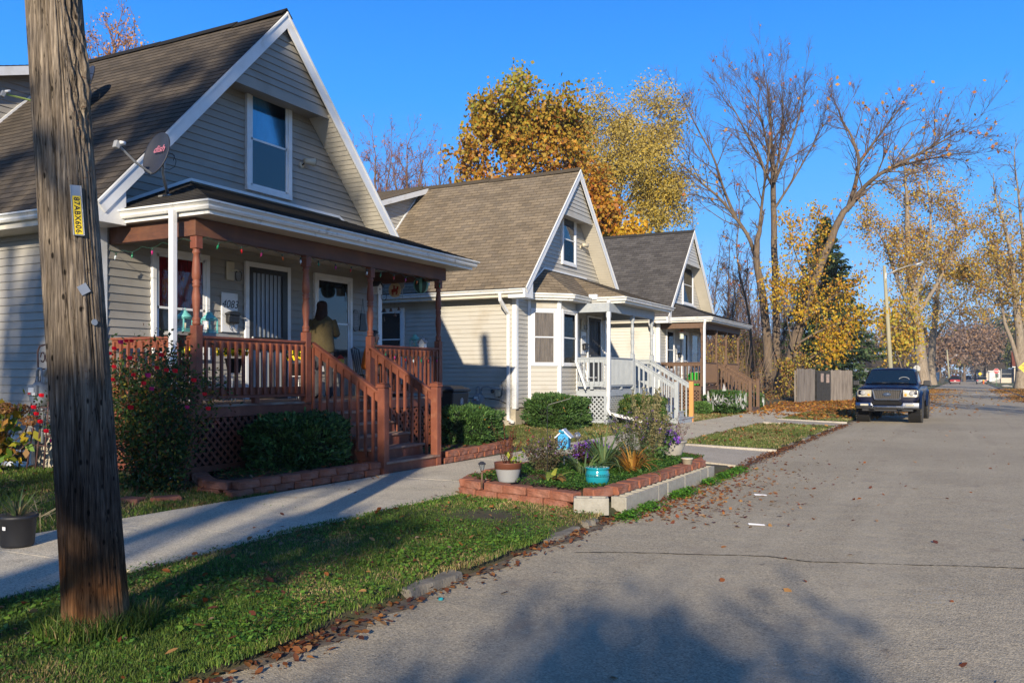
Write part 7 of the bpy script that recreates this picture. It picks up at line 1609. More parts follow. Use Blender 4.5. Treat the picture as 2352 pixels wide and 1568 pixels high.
def tree(name, base, label, limbs, seed, prm, leaves=None, bark='bark', twig='twig', group=None, cat='tree', start=.25):
    """limbs: list of (points, r0, r1, side branches, branch length)"""
    rs = np.random.RandomState(seed); base = np.array(base, float); t = thing(name, tuple(base), label, cat, group); T = ([], []); tips = []
    for li in limbs:
        P, r0, r1, nb, bl = li[:5]; st = li[5] if len(li) > 5 else start
        P = smooth_path(P, max(6, len(P)*4)); P = P-base; P[1:-1] += np.cumsum(rs.normal(size=P[1:-1].shape)*.012*np.array([1,1,.3]), axis=0)*r0*4
        rad = np.linspace(r0, r1, len(P)); 
        if P[0,2] < .5: rad[0] *= 1.35; rad[1] *= 1.08
        T[0].append((P, rad)); K = len(P)-1
        for i in range(nb):
            u = st+(1-st)*((i+rs.uniform(0,1))/nb); k = min(int(u*K), K-1); q = P[k]+(P[k+1]-P[k])*(u*K-k); dd = P[k+1]-P[k]; dd /= np.linalg.norm(dd)+1e-9
            a = rs.normal(size=3); a -= dd*a.dot(dd); a /= np.linalg.norm(a); ang = rs.uniform(*prm['ang']); grow(rs, q, dd*math.cos(ang)+a*math.sin(ang), bl*rs.uniform(.6,1.2)*(1.2-.55*u), max(.008, min(rad[k]*.5, bl*.014)), 0, prm, T, tips)
        dd = P[-1]-P[-2]; grow(rs, P[-1], dd, bl*.9, r1, 0, prm, T, tips)
    V, F = tubes_np(T[0]); np_mesh('trunk', V, F, M[bark], t, smooth=True)
    if T[1]: V, F = tubes_np(T[1]); np_mesh('branches', V, F, M[twig], t, smooth=True)
    if leaves:
        n, size, cols, w = leaves['n'], leaves['size'], leaves['cols'], leaves.get('w')
        P = np.concatenate([x for x in tips]); zmin, zmax = P[:,2].min(), P[:,2].max()
        if 'keep' in leaves: P = P[leaves['keep'](P+base, rs)]
        idx = rs.randint(len(P), size=n); Q = P[idx]+rs.normal(size=(n,3))*leaves.get('sc', .18)
        c = pal(cols, n, rs, .25, w)
        if 'top' in leaves:
            f = np.clip((Q[:,2]-zmin)/(zmax-zmin)*1.6-.5+rs.normal(size=n)*.3, 0, 1)[:,None]; c = c*(1-f)+pal(leaves['top'], n, rs, .25)*f
        D = unit(rs.normal(size=(n,3))); D[:,2] = np.abs(D[:,2])*.6; D = unit(D); A = unit(np.cross(D, rs.normal(size=(n,3)))); A[:,2] -= leaves.get('hang', .3); A = unit(A); B = unit(np.cross(D, A)); s = (size*rs.uniform(.6,1.4,n))[:,None]; V, F = quads(Q, A*s, B*s*leaves.get('asp', .7)); np_mesh('crown', V, F, M['leaf'], t, c)
    return t
P3 = dict(max=3, n=[5,5,4], wig=.16, up=.06, ang=(.45,.95), ratio=.55)
def px(pts, d, jit=0, rs=None):
    out = []
    for x, y in pts:
        p = at(x, y, d=d+(rs.uniform(-jit,jit) if jit else 0)); out.append((p.x,p.y,p.z))
    return out
R0 = np.random.RandomState(5)
# sycamore behind the middle house
SYC = [(.42,.15,.02),(.50,.23,.025),(.34,.11,.02),(.34,.22,.03),(.52,.30,.04)]
b0 = px([(1262,880)],47)[0]
tree('sycamore', (b0[0],b0[1],.2), 'tall sycamore with green top and orange leaves behind the middle house', [
    (px([(1262,880),(1262,640),(1235,520),(1215,420),(1207,340),(1203,285)],47,.6,R0), .26,.05,13,2.6,.35),
    (px([(1262,640),(1270,520),(1295,410),(1298,330),(1280,290)],47,.8,R0), .16,.04,12,2.5,.3),
    (px([(1255,600),(1180,500),(1130,410),(1108,330),(1118,290)],47,.8,R0), .16,.04,12,2.4,.3),
    (px([(1262,640),(1320,560),(1350,500),(1360,460)],46,.6,R0), .15,.04,9,1.7,.3),
    (px([(1250,560),(1160,510),(1090,480)],46.5,.6,R0), .11,.03,7,1.4,.4),
    (px([(1215,420),(1180,330),(1172,290)],48,.6,R0), .10,.03,7,1.5,.3)],
    11, dict(max=2, n=[5,5], wig=.14, up=.04, ang=(.5,1.15), ratio=.60), dict(n=21000, size=.10, cols=SYC, top=[(.30,.29,.035),(.22,.24,.03),(.40,.32,.04),(.38,.24,.03)], asp=.85, sc=.30), 'barkpale')
# pale yellow locust further back
b0 = px([(1420,880)],61)[0]
tree('locust_tree', (b0[0],b0[1],.2), 'thin yellow leaved tree with dark limbs between the roofs', [
    (px([(1400,880),(1398,600),(1405,520),(1430,430),(1438,355),(1432,290)],61,.8,R0), .20,.05,13,3.6,.3),
    (px([(1400,880),(1393,600),(1380,480),(1370,400),(1358,350),(1356,315)],61,.8,R0), .14,.04,11,3.0,.35),
    (px([(1410,560),(1430,480),(1480,400),(1503,355),(1508,315)],61,.8,R0), .13,.04,12,3.4,.2),
    (px([(1430,480),(1490,450),(1520,430)],61,.8,R0), .10,.03,6,2.0,.2),
    (px([(1400,600),(1450,545),(1490,520),(1530,480)],60,.8,R0), .10,.04,8,1.9,.3)],
    12, dict(max=2, n=[5,5], wig=.16, up=.05, ang=(.5,1.1), ratio=.6), dict(n=42000, size=.09, cols=[(.46,.34,.06),(.52,.36,.04),(.36,.28,.06),(.36,.30,.10)], top=[(.50,.38,.12),(.42,.32,.08)], asp=.5, sc=.45))
b0 = px([(1405,700)],52)[0]
tree('yellow_tree', (b0[0],b0[1],.2), 'small bright yellow tree peeking over the charcoal roof', [
    (px([(1405,850),(1405,600),(1402,520)],52,.3,R0), .10,.03,9,1.6,.4), (px([(1405,700),(1430,590),(1445,560)],52,.3,R0), .08,.03,7,1.3,.4)],
    13, dict(max=1, n=[4], wig=.14, up=.08, ang=(.5,1.0), ratio=.6), dict(n=3400, size=.13, cols=[(.58,.33,.02),(.50,.26,.02),(.60,.42,.04)], asp=.6, sc=.25))
# two bare trees left of the leaning one
b0 = px([(1777,893)],60)[0]; FEWL = dict(n=70, size=.12, cols=[(.5,.25,.06),(.45,.12,.05)], sc=.1)
tree('bare_tree', (b0[0],b0[1],.12), 'bare forked tree with crooked limbs beside the farthest house', [
    (px([(1768,893),(1762,780),(1752,680),(1738,600),(1742,540)],60), .34,.18,3,1.5,.7),
    (px([(1738,600),(1722,545),(1690,500),(1650,450),(1600,410),(1560,370),(1535,330)],60,1.2,R0), .15,.02,16,3.4,.2),
    (px([(1690,500),(1660,430),(1640,360),(1605,300),(1575,240)],60,1.0,R0), .11,.025,13,3.0,.15),
    (px([(1742,545),(1750,470),(1760,400),(1740,340),(1700,290)],60,1.0,R0), .12,.02,13,3.2,.2),
    (px([(1760,400),(1770,320),(1765,250)],60,1.0,R0), .09,.02,9,2.0,.1)],
    14, dict(max=2, n=[6,6], wig=.13, up=.05, ang=(.35,.85), ratio=.62, rm=.005), FEWL)
b0 = px([(1785,890)],62)[0]
tree('bare_tree', (b0[0],b0[1],.12), 'tall straight bare tree with a fan shaped crown', [
    (px([(1785,890),(1784,760),(1781,640),(1779,540),(1775,450),(1775,380)],62), .28,.17,2,1.5,.8),
    (px([(1775,390),(1755,300),(1738,235),(1708,190)],62,1.0,R0), .10,.015,15,3.3,.05),
    (px([(1775,385),(1770,280),(1766,220),(1755,165)],62,1.0,R0), .10,.015,15,3.2,.05),
    (px([(1778,420),(1795,320),(1799,245),(1795,180)],62,1.0,R0), .10,.015,15,3.2,.05),
    (px([(1778,420),(1815,330),(1836,265),(1847,200)],62,1.0,R0), .12,.02,15,3.2,.05),
    (px([(1779,480),(1830,400),(1870,330),(1885,290)],62,1.0,R0), .09,.02,11,3.0,.1),
    (px([(1775,430),(1725,330),(1690,260),(1665,220)],62,1.0,R0), .10,.02,11,3.0,.1)],
    15, dict(max=2, n=[6,6], wig=.12, up=.08, ang=(.3,.75), ratio=.62, rm=.005), FEWL)
b0 = px([(1728,880)],66)[0]
tree('bare_tree', (b0[0],b0[1],.12), 'slim pale bare sapling left of the forked tree', [
    (px([(1728,880),(1725,760),(1715,690),(1700,640),(1690,560),(1700,500)],66), .13,.03,14,2.0,.35)],
    16, dict(max=3, n=[4,4,3], wig=.15, up=.07, ang=(.4,.9), ratio=.6, rm=.010), FEWL)
# the leaning tree that arches over the pavement
b0 = px([(1800,895)],58)[0]
tree('leaning_tree', (b0[0],b0[1],.12), 'leaning tree arching right over the road with yellow leaves low down', [
    (px([(1800,895),(1822,800),(1845,730),(1868,660),(1895,590),(1925,520),(1945,480)],58), .40,.20,5,1.8,.4),
    (px([(1945,482),(1975,440),(2020,400),(2075,372),(2140,340),(2190,312),(2220,290)],58,1.0,R0), .17,.02,26,3.6,.15),
    (px([(2050,385),(2110,370),(2180,355),(2230,350)],58,.8,R0), .09,.02,13,2.9,.15),
    (px([(1945,485),(1965,420),(1975,370),(1955,310),(1932,275),(1920,240)],58,1.0,R0), .16,.02,14,2.8,.2),
    (px([(1972,375),(2005,330),(2038,285),(2065,250)],58,1.0,R0), .11,.02,13,2.8,.1)],
    17, dict(max=2, n=[6,6], wig=.12, up=.06, ang=(.35,.85), ratio=.62, rm=.005), dict(n=260, size=.12, cols=[(.55,.28,.05),(.5,.18,.06)], sc=.15))
b0 = px([(1812,897)],57)[0]
tree('yellow_tree', (b0[0],b0[1],.12), 'yellow leaved climbing growth round the leaning trunk before the spruce', [
    (px([(1812,897),(1830,790),(1850,720),(1862,650),(1850,580),(1880,500)],57,.4,R0), .12,.03,20,1.6,.3),
    (px([(1830,790),(1880,760),(1930,740),(1980,730)],56,.5,R0), .08,.03,15,1.6,.2),
    (px([(1845,740),(1900,690),(1950,660)],56.5,.5,R0), .08,.03,13,1.6,.2),
    (px([(1820,850),(1880,810),(1920,790)],56,.5,R0), .06,.02,9,1.3,.3),
    (px([(1825,820),(1800,700),(1790,640)],57,.5,R0), .06,.02,11,1.4,.3),
    (px([(1850,640),(1825,580),(1812,520)],57,.5,R0), .05,.02,7,1.0,.3)],
    18, dict(max=1, n=[5], wig=.18, up=-.02, ang=(.5,1.2), ratio=.65), dict(n=5600, size=.092, cols=[(.52,.32,.015),(.46,.25,.02),(.56,.38,.03),(.36,.30,.04),(.42,.19,.03)], asp=.65, sc=.34, hang=.7))
# small weedy yellow and brown saplings under the trees
for i, (x, y, d, h, lb) in enumerate(((1650,870,70,3.2,'scrubby sapling with yellow leaves behind the brown porch'), (1700,875,68,4.0,'scrubby sapling with brown leaves left of the pale trunk'), (1745,880,66,3.4,'scrubby sapling between the bare trunks'), (1835,885,55,2.2,'low yellow shrub at the foot of the leaning tree'))):
    b0 = at(x, y, d=d); tree('sapling', (b0.x,b0.y,.12), lb, [([(b0.x,b0.y,.12),(b0.x+.1,b0.y,h*.5),(b0.x,b0.y+.1,h)], .05,.02,12,1.3,.1), ([(b0.x,b0.y,.12),(b0.x-.6,b0.y+.4,h*.5),(b0.x-.9,b0.y+.5,h*.8)], .04,.015,9,1.2,.1)],
        30+i, dict(max=2, n=[5,4], wig=.16, up=.06, ang=(.4,.9), ratio=.6), dict(n=1500, size=.07, cols=[(.50,.36,.04),(.36,.22,.05),(.28,.13,.05),(.30,.28,.06)], sc=.2))
# bare thicket
for i, (x, yt, d, lb) in enumerate(((1640,600,78,'slim bare tree behind the porch roof end'),(1665,560,82,'slim bare tree at the left of the thicket'),(1690,640,76,'slim bare tree in the middle of the thicket'),(1712,590,84,'slim bare tree behind the forked trunk'),(1600,500,95,'slim bare tree over the charcoal roof'),(1740,620,88,'slim bare tree right of the thicket'),(1810,650,90,'slim bare tree behind the straight trunk'),(1625,660,72,'reddish twiggy bush tree over the porch roof'),(1675,690,74,'low twiggy bare tree in the thicket'))):
    b0 = at(x, 880, d=d); tp = at(x+R0.uniform(-12,12), yt, d=d); m_ = b0.lerp(tp, .5)+Vector((R0.uniform(-.4,.4),0,0))
    tree('bare_tree', (b0.x,b0.y,.12), lb, [([(b0.x,b0.y,.12),tuple(m_),tuple(tp)], .12,.03,26,2.4,.08)], 40+i, dict(max=2, n=[6,6], wig=.16, up=.09, ang=(.35,.8), ratio=.6), dict(n=220, size=.08, cols=[(.30,.17,.06),(.45,.30,.06)], sc=.2), twig='twigr' if i % 2 else 'twig')
n = 9000; rs = np.random.RandomState(301); dd_ = rs.uniform(70,105,n); xx = rs.uniform(1600,1830,n); hh = rs.rand(n)**1.2*(7.5+2.5*np.sin(xx*.06)+1.5*np.sin(xx*.17)); aa = (xx-1176)/2009.; P = np.c_[(aa*C_-S_)*dd_, (aa*S_+C_)*dd_, .2+hh]
A = np.c_[rs.normal(size=(n,2))*.35, rs.uniform(.5,1,n)]*rs.uniform(.35,1.1,n)[:,None]; B = unit(np.c_[rs.normal(size=(n,2)), np.zeros(n)])*rs.uniform(.008,.02,n)[:,None]; V, F = rects(P+A, A, B); tag(np_mesh('bare_thicket', V, F, M['leaf'], None, pal([(.17,.11,.085),(.24,.16,.12),(.20,.12,.10)], n, rs)), kind='stuff')
# bare crowns behind the first two roofs
for i, (x, y, d, n, lb) in enumerate(((862,350,52,20,'reddish bare crown left, over the first roof'),(935,350,50,22,'reddish bare crown in the gap over the dormer'),(1010,385,55,14,'small reddish bare crown beside the sycamore'))):
    b0 = at(x, 880, d=d); tp = at(x, y+15, d=d); k = b0.lerp(tp, .62); R1 = at(x+38, y+5, d=d); L1 = at(x-35, y+25, d=d)
    tree('bare_tree', (b0.x,b0.y,.2), lb, [([(b0.x,b0.y,.2),tuple(k),tuple(tp)], .20,.03,n,2.2,.5), ([tuple(k),tuple(k.lerp(R1,.6)+Vector((0,0,-.3))),tuple(R1)], .09,.02,n//2,1.9,.2), ([tuple(k),tuple(L1)], .09,.02,n//2,1.9,.2)],
        60+i, dict(max=2, n=[6,5], wig=.16, up=.08, ang=(.4,.9), ratio=.6), dict(n=500, size=.05, cols=[(.34,.12,.08),(.42,.2,.1)], sc=.1), twig='twigr')
b0 = at(265, 880, d=38); tp = at(262, 95, d=38); k = b0.lerp(tp, .7)
tree('bare_tree', (b0.x,b0.y,.2), 'sparse crown with salmon leaves over the first ridge behind the pole', [([(b0.x,b0.y,.2),tuple(k),tuple(tp)], .2,.03,26,2.0,.5), ([tuple(k),tuple(at(225,118,d=38))], .08,.02,12,1.5,.3), ([tuple(k),tuple(at(310,105,d=38))], .08,.02,12,1.5,.3)], 70, dict(max=2, n=[5,4], wig=.16, up=.10, ang=(.4,.9), ratio=.6), dict(n=1500, size=.055, cols=[(.50,.24,.12),(.55,.30,.10)], sc=.12), twig='twigr')
# spruce
def spruce():
    b0 = at(1895, 880, d=74); tp = at(1893, 492, d=74); H = tp.z-.1; rs = np.random.RandomState(8); t = thing('spruce', (b0.x,b0.y,.12), 'dark green spruce behind the yellow leaves', 'tree'); MB().tube([(0,0,-.1),(0,0,H*.5),(0,0,H*.97)], [.35,.2,.03], 10).build('trunk', M['bark'], t)
    P = []; A = []; T = []
    nb = 190
    for i in range(nb):
        z = H*(.02+.97*(i/nb)); L = (1-i/nb)**.85*5.2*rs.uniform(.75,1.15)+.25; a = i*2.4+rs.uniform(-.3,.3); dr = .16+.12*(1-i/nb); pts = np.array([[math.cos(a)*L*u, math.sin(a)*L*u, z-L*dr*u*1.3+L*.16*u**3] for u in np.linspace(0,1,6)]); T.append((pts, np.linspace(.05,.01,6)))
        m = int(55*L)+12; u = rs.uniform(.12,1.03,m); q = np.array([[math.cos(a)*L*k, math.sin(a)*L*k, z-L*dr*k*1.3+L*.16*k**3] for k in u]); side = np.array([-math.sin(a), math.cos(a), 0]); w = rs.normal(size=m)*.42*(1.15-u)*L*.38; q = q+side*w[:,None]; q[:,2] -= np.abs(rs.normal(size=m))*.20
        P.append(q); A.append(np.array([math.cos(a), math.sin(a), -.5])+side*np.sign(w)[:,None]*.8+rs.normal(size=(m,3))*.35)
    V, F = tubes_np(T); np_mesh('branches', V, F, M['twig'], t); P = np.concatenate(P); A = unit(np.concatenate(A)); n = len(P); B = unit(np.cross(A, rs.normal(size=(n,3)))); s = rs.uniform(.12,.24,n)[:,None]; V, F = quads(P, A*s, B*s*.38); np_mesh('needles', V, F, M['needle'], t, pal([(.035,.07,.03),(.05,.09,.035),(.075,.11,.04),(.03,.055,.025)], n, rs, .3))
spruce()
# big street trees further on
ORA = [(.48,.27,.05),(.52,.34,.04),(.40,.20,.06),(.34,.23,.08),(.54,.40,.04)]
b0 = at(2119, 885, d=100)
tree('street_tree', (b0.x,b0.y,.1), 'thick pale street tree with yellow orange leaves beyond the truck', [
    (px([(2119,885),(2115,800),(2100,700),(2085,600),(2080,500),(2078,420)],100,1,R0), .72,.14,20,4.0,.25),
    (px([(2105,740),(2060,640),(2035,560),(1995,500)],100,1,R0), .26,.06,17,3.6,.2),
    (px([(2100,690),(2125,600),(2140,500),(2130,420)],100,1,R0), .26,.06,15,3.6,.2),
    (px([(2110,720),(2160,640),(2190,560),(2200,480)],100,1,R0), .24,.06,15,3.6,.2)],
    80, dict(max=2, n=[6,5], wig=.15, up=.05, ang=(.45,1.0), ratio=.6), dict(n=12500, size=.115, cols=ORA, sc=.5), 'barkpale')
b0 = at(2140, 883, d=126)
tree('street_tree', (b0.x,b0.y,.1), 'second street tree with sparse orange leaves and drooping twigs', [
    (px([(2140,883),(2142,800),(2150,720),(2160,640),(2165,560)],126,1,R0), .6,.12,20,5.0,.25),
    (px([(2145,780),(2185,720),(2220,690),(2250,680)],126,1,R0), .2,.04,15,4.0,.2),
    (px([(2142,800),(2105,720),(2085,640)],126,1,R0), .2,.05,12,4.0,.2)],
    81, dict(max=2, n=[6,5], wig=.15, up=.02, ang=(.45,1.0), ratio=.6), dict(n=6500, size=.14, cols=ORA, sc=.6), 'barkpale')
b0 = at(2075, 880, d=92)
tree('yellow_tree', (b0.x,b0.y,.1), 'low bright yellow tree left of the thick street trees', [(px([(2075,880),(2080,800),(2085,720)],92,.6,R0), .16,.05,18,2.8,.1), (px([(2075,860),(2055,790),(2040,740)],92,.6,R0), .1,.03,12,2.4,.2)],
    82, dict(max=1, n=[6], wig=.15, up=.05, ang=(.45,1.0), ratio=.6), dict(n=2200, size=.15, cols=[(.50,.34,.04),(.42,.38,.05),(.48,.27,.03)], sc=.45))
b0 = at(2345, 892, d=104)
tree('street_tree', (b0.x,b0.y,.1), 'many stemmed tree with yellow brown leaves on the right side of the road', [
    (px([(2345,892),(2342,800),(2335,720),(2325,640),(2315,560),(2290,470)],104,1,R0), .62,.10,17,4.2,.35),
    (px([(2343,850),(2325,790),(2305,740),(2295,660),(2290,600),(2260,540)],104,1,R0), .28,.06,17,3.8,.3),
    (px([(2345,820),(2350,700),(2352,580),(2340,450),(2330,380)],105,1,R0), .32,.06,17,4.0,.3),
    (px([(2347,830),(2375,720),(2400,600),(2420,480)],105,1,R0), .32,.06,12,4.0,.3),
    (px([(2318,655),(2280,630),(2240,640),(2210,630)],103,1,R0), .16,.04,15,3.2,.2)],
    83, dict(max=2, n=[6,5], wig=.15, up=.06, ang=(.45,1.0), ratio=.6), dict(n=11000, size=.125, cols=[(.46,.27,.05),(.38,.21,.06),(.52,.36,.05),(.32,.27,.06)], sc=.5, keep=lambda P, rs: P[:,2] < 6+rs.rand(len(P))*20), 'barkpale')
# masses down the street
def far_tree(x, ytop, ybase, d, w, cols, seed, label, n=2600, leaf=.35, sparse=.5, name='distant_tree', bark='bark'):
    rs = np.random.RandomState(seed); b = at(x, ybase, d=d); tp = at(x, ytop, d=d); H = tp.z-.1; Wd = w*d/2009.; base = np.array([b.x,b.y,.1]); limbs = [([tuple(base), tuple(base+[0,0,H*.45]), tuple(base+[0,0,H*.8])], max(.25,H*.022), .08, 14, H*.32, .3)]
    for a in (0.3,2.2,4.2): limbs.append(([tuple(base+[0,0,H*.28]), tuple(base+[math.cos(a)*Wd*.25, math.sin(a)*Wd*.25, H*.55]), tuple(base+[math.cos(a)*Wd*.4, math.sin(a)*Wd*.4, H*.8])], H*.012, .05, 9, H*.22, .2))
    return tree(name, base, label, limbs, seed, dict(max=1, n=[7], wig=.15, up=.06, ang=(.45,1.0), ratio=.6), dict(n=n, size=leaf, cols=cols, sc=sparse), bark, group='trees down the street')
BRN = [(.24,.17,.13),(.30,.20,.14),(.22,.16,.13),(.34,.20,.11)]
far_tree(2215,745,880,230,60,BRN,90,'brown leafed tree arching over the far end of the street',3600,.32,1.3)
far_tree(2262,755,880,235,55,BRN,91,'brown leafed tree right of the far lamp pole',3600,.32,1.3)
far_tree(2240,775,878,300,60,BRN,92,'brown tree closing the far end of the road',3200,.4,1.5)
far_tree(2306,745,878,260,60,[(.06,.08,.045),(.08,.10,.05),(.10,.11,.06)],93,'dark green tree behind the red roofed house',4200,.42,1.6)
far_tree(2335,770,878,240,40,[(.10,.12,.04),(.14,.15,.05)],94,'olive green tree beside the red roofed house',2200,.38,1.2)
far_tree(2278,690,878,280,50,BRN,95,'bare pale tree rising over the far street',500,.3,1.2,bark='barkpale')
far_tree(2205,790,880,280,30,[(.42,.38,.05),(.36,.36,.06)],96,'small yellow tree left of the far lamp pole',1400,.35,1.0)
far_tree(2160,770,880,210,60,BRN,97,'brown tree behind the left street trees',2600,.35,1.4)
far_tree(2070,740,880,170,70,BRN,98,'brown tree left behind the lamp pole',2400,.3,1.4)
far_tree(1990,770,880,190,70,[(.24,.19,.10),(.20,.15,.10)],99,'grey brown tree behind the spruce',2200,.3,1.6)
far_tree(2250,810,872,420,40,BRN,100,'farthest brown tree at the vanishing point',1800,.5,2)
far_tree(2290,815,872,400,50,BRN,101,'farthest brown tree right of the vanishing point',1800,.5,2)
far_tree(2345,800,872,380,60,[(.14,.13,.08),(.18,.14,.08)],102,'far grey green tree at the right edge',2000,.5,2)
far_tree(1660,790,872,150,60,[(.22,.15,.08),(.30,.24,.07)],103,'brown tree far behind the thicket',2000,.25,1.5)
far_tree(1720,800,872,140,60,[(.26,.20,.07),(.30,.24,.07)],104,'olive brown tree far behind the bare trunks',2000,.25,1.5)
far_tree(1800,810,872,150,60,[(.22,.15,.08),(.28,.20,.07)],105,'brown tree far behind the leaning trunk',2000,.25,1.5)
# bare trees standing on the right hand verge, outside the picture: they lay the stripes of shade on the far road
for i, (x, y, h) in enumerate(((9.5,27.,11.),(10.5,50.,13.),(9.0,84.,14.))):
    tree('bare_tree', (x,y,.1), ('bare tree on the right verge, nearest of three outside the picture','bare tree on the right verge, middle of three outside the picture','bare tree on the right verge, farthest of three outside the picture')[i], [([(x,y,.1),(x+.1,y,h*.4),(x,y+.2,h*.9)], .26,.05,14,2.4,.25), ([(x,y,h*.25),(x-1.2,y+.5,h*.5),(x-1.6,y+1,h*.75)], .12,.03,9,2.0,.2), ([(x,y,h*.3),(x+1.3,y-.5,h*.55),(x+1.8,y-1,h*.8)], .12,.03,9,2.0,.2)],
        120+i, dict(max=1, n=[7], wig=.14, up=.06, ang=(.4,.9), ratio=.6), dict(n=1400, size=.10, cols=ORA, sc=.3))
n = 5200; rs = np.random.RandomState(302); P = np.c_[rs.uniform(-75,60,n), rs.uniform(405,416,n), np.zeros(n)]; P[:,2] = .2+rs.rand(n)*(5.5+2*np.sin(P[:,0]*.3)+1.2*np.sin(P[:,0]*.9)); tag(leafcloud('distant_treeline', P, .6, [(.20,.15,.11),(.25,.19,.13),(.15,.13,.10)], None, M['leaf'], rs), kind='stuff')
# undergrowth on the vacant lot
rs = np.random.RandomState(300); n = 26000; P = np.c_[rs.uniform(-34,-9.6,n), rs.uniform(46,80,n)]; hh = 1.1+.9*np.sin(P[:,0]*.7)+.8*np.sin(P[:,1]*.5+P[:,0]*.3); P = np.c_[P, .1+rs.rand(n)**1.6*np.clip(hh,.3,2.8)*1.2]
tag(leafcloud('undergrowth', P, .085, [(.24,.13,.05),(.32,.17,.05),(.16,.10,.05),(.30,.24,.05),(.20,.08,.04),(.14,.14,.05)], None, M['leaf'], rs, aspect=.5), kind='stuff')
n = 2600; P = np.c_[rs.uniform(-34,-9.8,n), rs.uniform(46,82,n), np.full(n,.1)]; H = rs.uniform(.8,3.6,n)[:,None]; A = np.c_[rs.normal(size=(n,2))*.22, np.ones(n)]*H/2; B = unit(np.c_[rs.normal(size=(n,2)), np.zeros(n)])*.014; V, F = rects(P+A, A, B); tag(np_mesh('dry_stalks', V, F, M['leaf'], None, pal([(.16,.11,.08),(.22,.15,.10)], n, rs)), kind='stuff')
# ---------------- trees behind the photographer: their crowns throw the soft shade seen on lawn, road and walls
def shade_tree(base, targets, label, seed, n=900, leaf=.10):
    """targets: (shaded point, distance towards the sun, blob radius, share)"""
    rs = np.random.RandomState(seed); base = Vector(base); t = thing('street_tree', base, label, 'tree'); T = ([], []); P = []
    cs = []
    for (p, dist, r, k) in targets:
        c = Vector(p)+sv*dist; cs.append((c, r, k))
    top = max(c.z for c, r, k in cs); mean = sum((c for c, r, k in cs), Vector())/len(cs)
    trunk = [(base.x,base.y,base.z),(base.x+(mean.x-base.x)*.15, base.y+(mean.y-base.y)*.15, min(c.z for c,r,k in cs)*.5), (base.x+(mean.x-base.x)*.6, base.y+(mean.y-base.y)*.6, mean.z*.8)]
    tp = smooth_path(trunk, 12); T[0].append((tp-np.array(base), np.linspace(.32,.12,12)))
    for c, r, k in cs:
        a = tp[rs.randint(6,12)]; pts = smooth_path([a, (a+np.array(c))/2+np.array([0,0,.3]), np.array(c)], 8)-np.array(base); T[0].append((pts, np.linspace(.10,.03,8))); m = int(n*k); q = np.array(c-base)+rs.normal(size=(m,3))*r*.55; P.append(q)
        for _ in range(14): d = unit(rs.normal(size=(1,3)))[0]; T[1].append((np.array([np.array(c-base), np.array(c-base)+d*r*.5, np.array(c-base)+d*r]), np.array([.02,.012,.005])))
    V, F = tubes_np(T[0]); np_mesh('trunk', V, F, M['bark'], t); V, F = tubes_np(T[1]); np_mesh('branches', V, F, M['twig'], t)
    P = np.concatenate(P); leafcloud('crown', P, leaf, [(.40,.24,.05),(.30,.16,.04),(.2,.22,.05)], t, M['leaf'], rs, aspect=.7)
# ------------------------------------------------------------------ fences
M['fencewood'] = mat('fence_grey', (.25,.215,.185), (.12,.10,.085), scale=7, rough=.95, bump=.6, bscale=30, stretch=(1,1,.10)); M['blackwall'] = mat('black_block', (.022,.022,.024), (.035,.034,.034), scale=8, rough=.85)
def picket(a, b, h, label, seed, w=.14, dog=True, m=None):
    a = Vector((*a,0)); b = Vector((*b,0)); t = thing('wooden_fence', (a.x,a.y,.1), label, 'fence'); L = (b-a).length; f = Fr((0,0,0), b-a, (b-a).cross(Vector((0,0,1)))); rs = random.Random(seed); B = MB(); n = int(L/(w+.008))
    for i in range(n):
        u = i*(w+.008); hh = h+rs.uniform(-.03,.03); z0 = rs.uniform(0,.04); n0 = rs.uniform(0,.01); k = .035
        B.prism([f.p(u,n0,z0),f.p(u+w,n0,z0),f.p(u+w,n0,hh-k),f.p(u+w*.68,n0,hh),f.p(u+w*.32,n0,hh),f.p(u,n0,hh-k)], f.N*.018)
    B.build('pickets', m or M['fencewood'], t); r = MB()
    for z in (.35, h-.35): fbox(r, f, 0, L, -.05, -.006, z, z+.08)
    for u in (0, L/2, L-.09): fbox(r, f, u, u+.09, -.14, -.051, 0, h-.1)
    r.build('fence_rails', m or M['fencewood'], t)
picket((-7.18,54.2), (-6.0,56.2), 1.85, 'grey picket fence section beside the parked truck', 1)
picket((-8.3,50.3), (-7.72,53.0), 1.9, 'grey vine covered board fence left of the black wall', 2, w=.15)
t = thing('block_wall', (-7.75,53.05,.1), 'black painted block wall piece between the two fence sections', 'wall'); f = Fr((0,0,0), Vector((.62,1.1,0)), Vector((1.1,-.62,0))); B = MB()
for r_ in range(9):
    for c_ in range(4): o_ = -.2 if r_ % 2 else 0; u0 = max(0, c_*.4+o_+.004); u1 = min(1.26, c_*.4+o_+.392); fbox(B, f, u0, u1, 0, .15, r_*.2+.004, r_*.2+.196) if u1 > u0+.03 else None
fbox(B, f, .0, 1.26, .01, .14, 0, 1.8); B.build('blocks', M['blackwall'], t)
B = MB(); fbox(B, f, .35,.60,.151,.16,1.15,1.65); fbox(B, f, .85,1.12,.151,.16,1.1,1.6); B.build('faded_posters', mat('poster', (.34,.24,.20), (.18,.16,.16), scale=9, rough=.9), t)
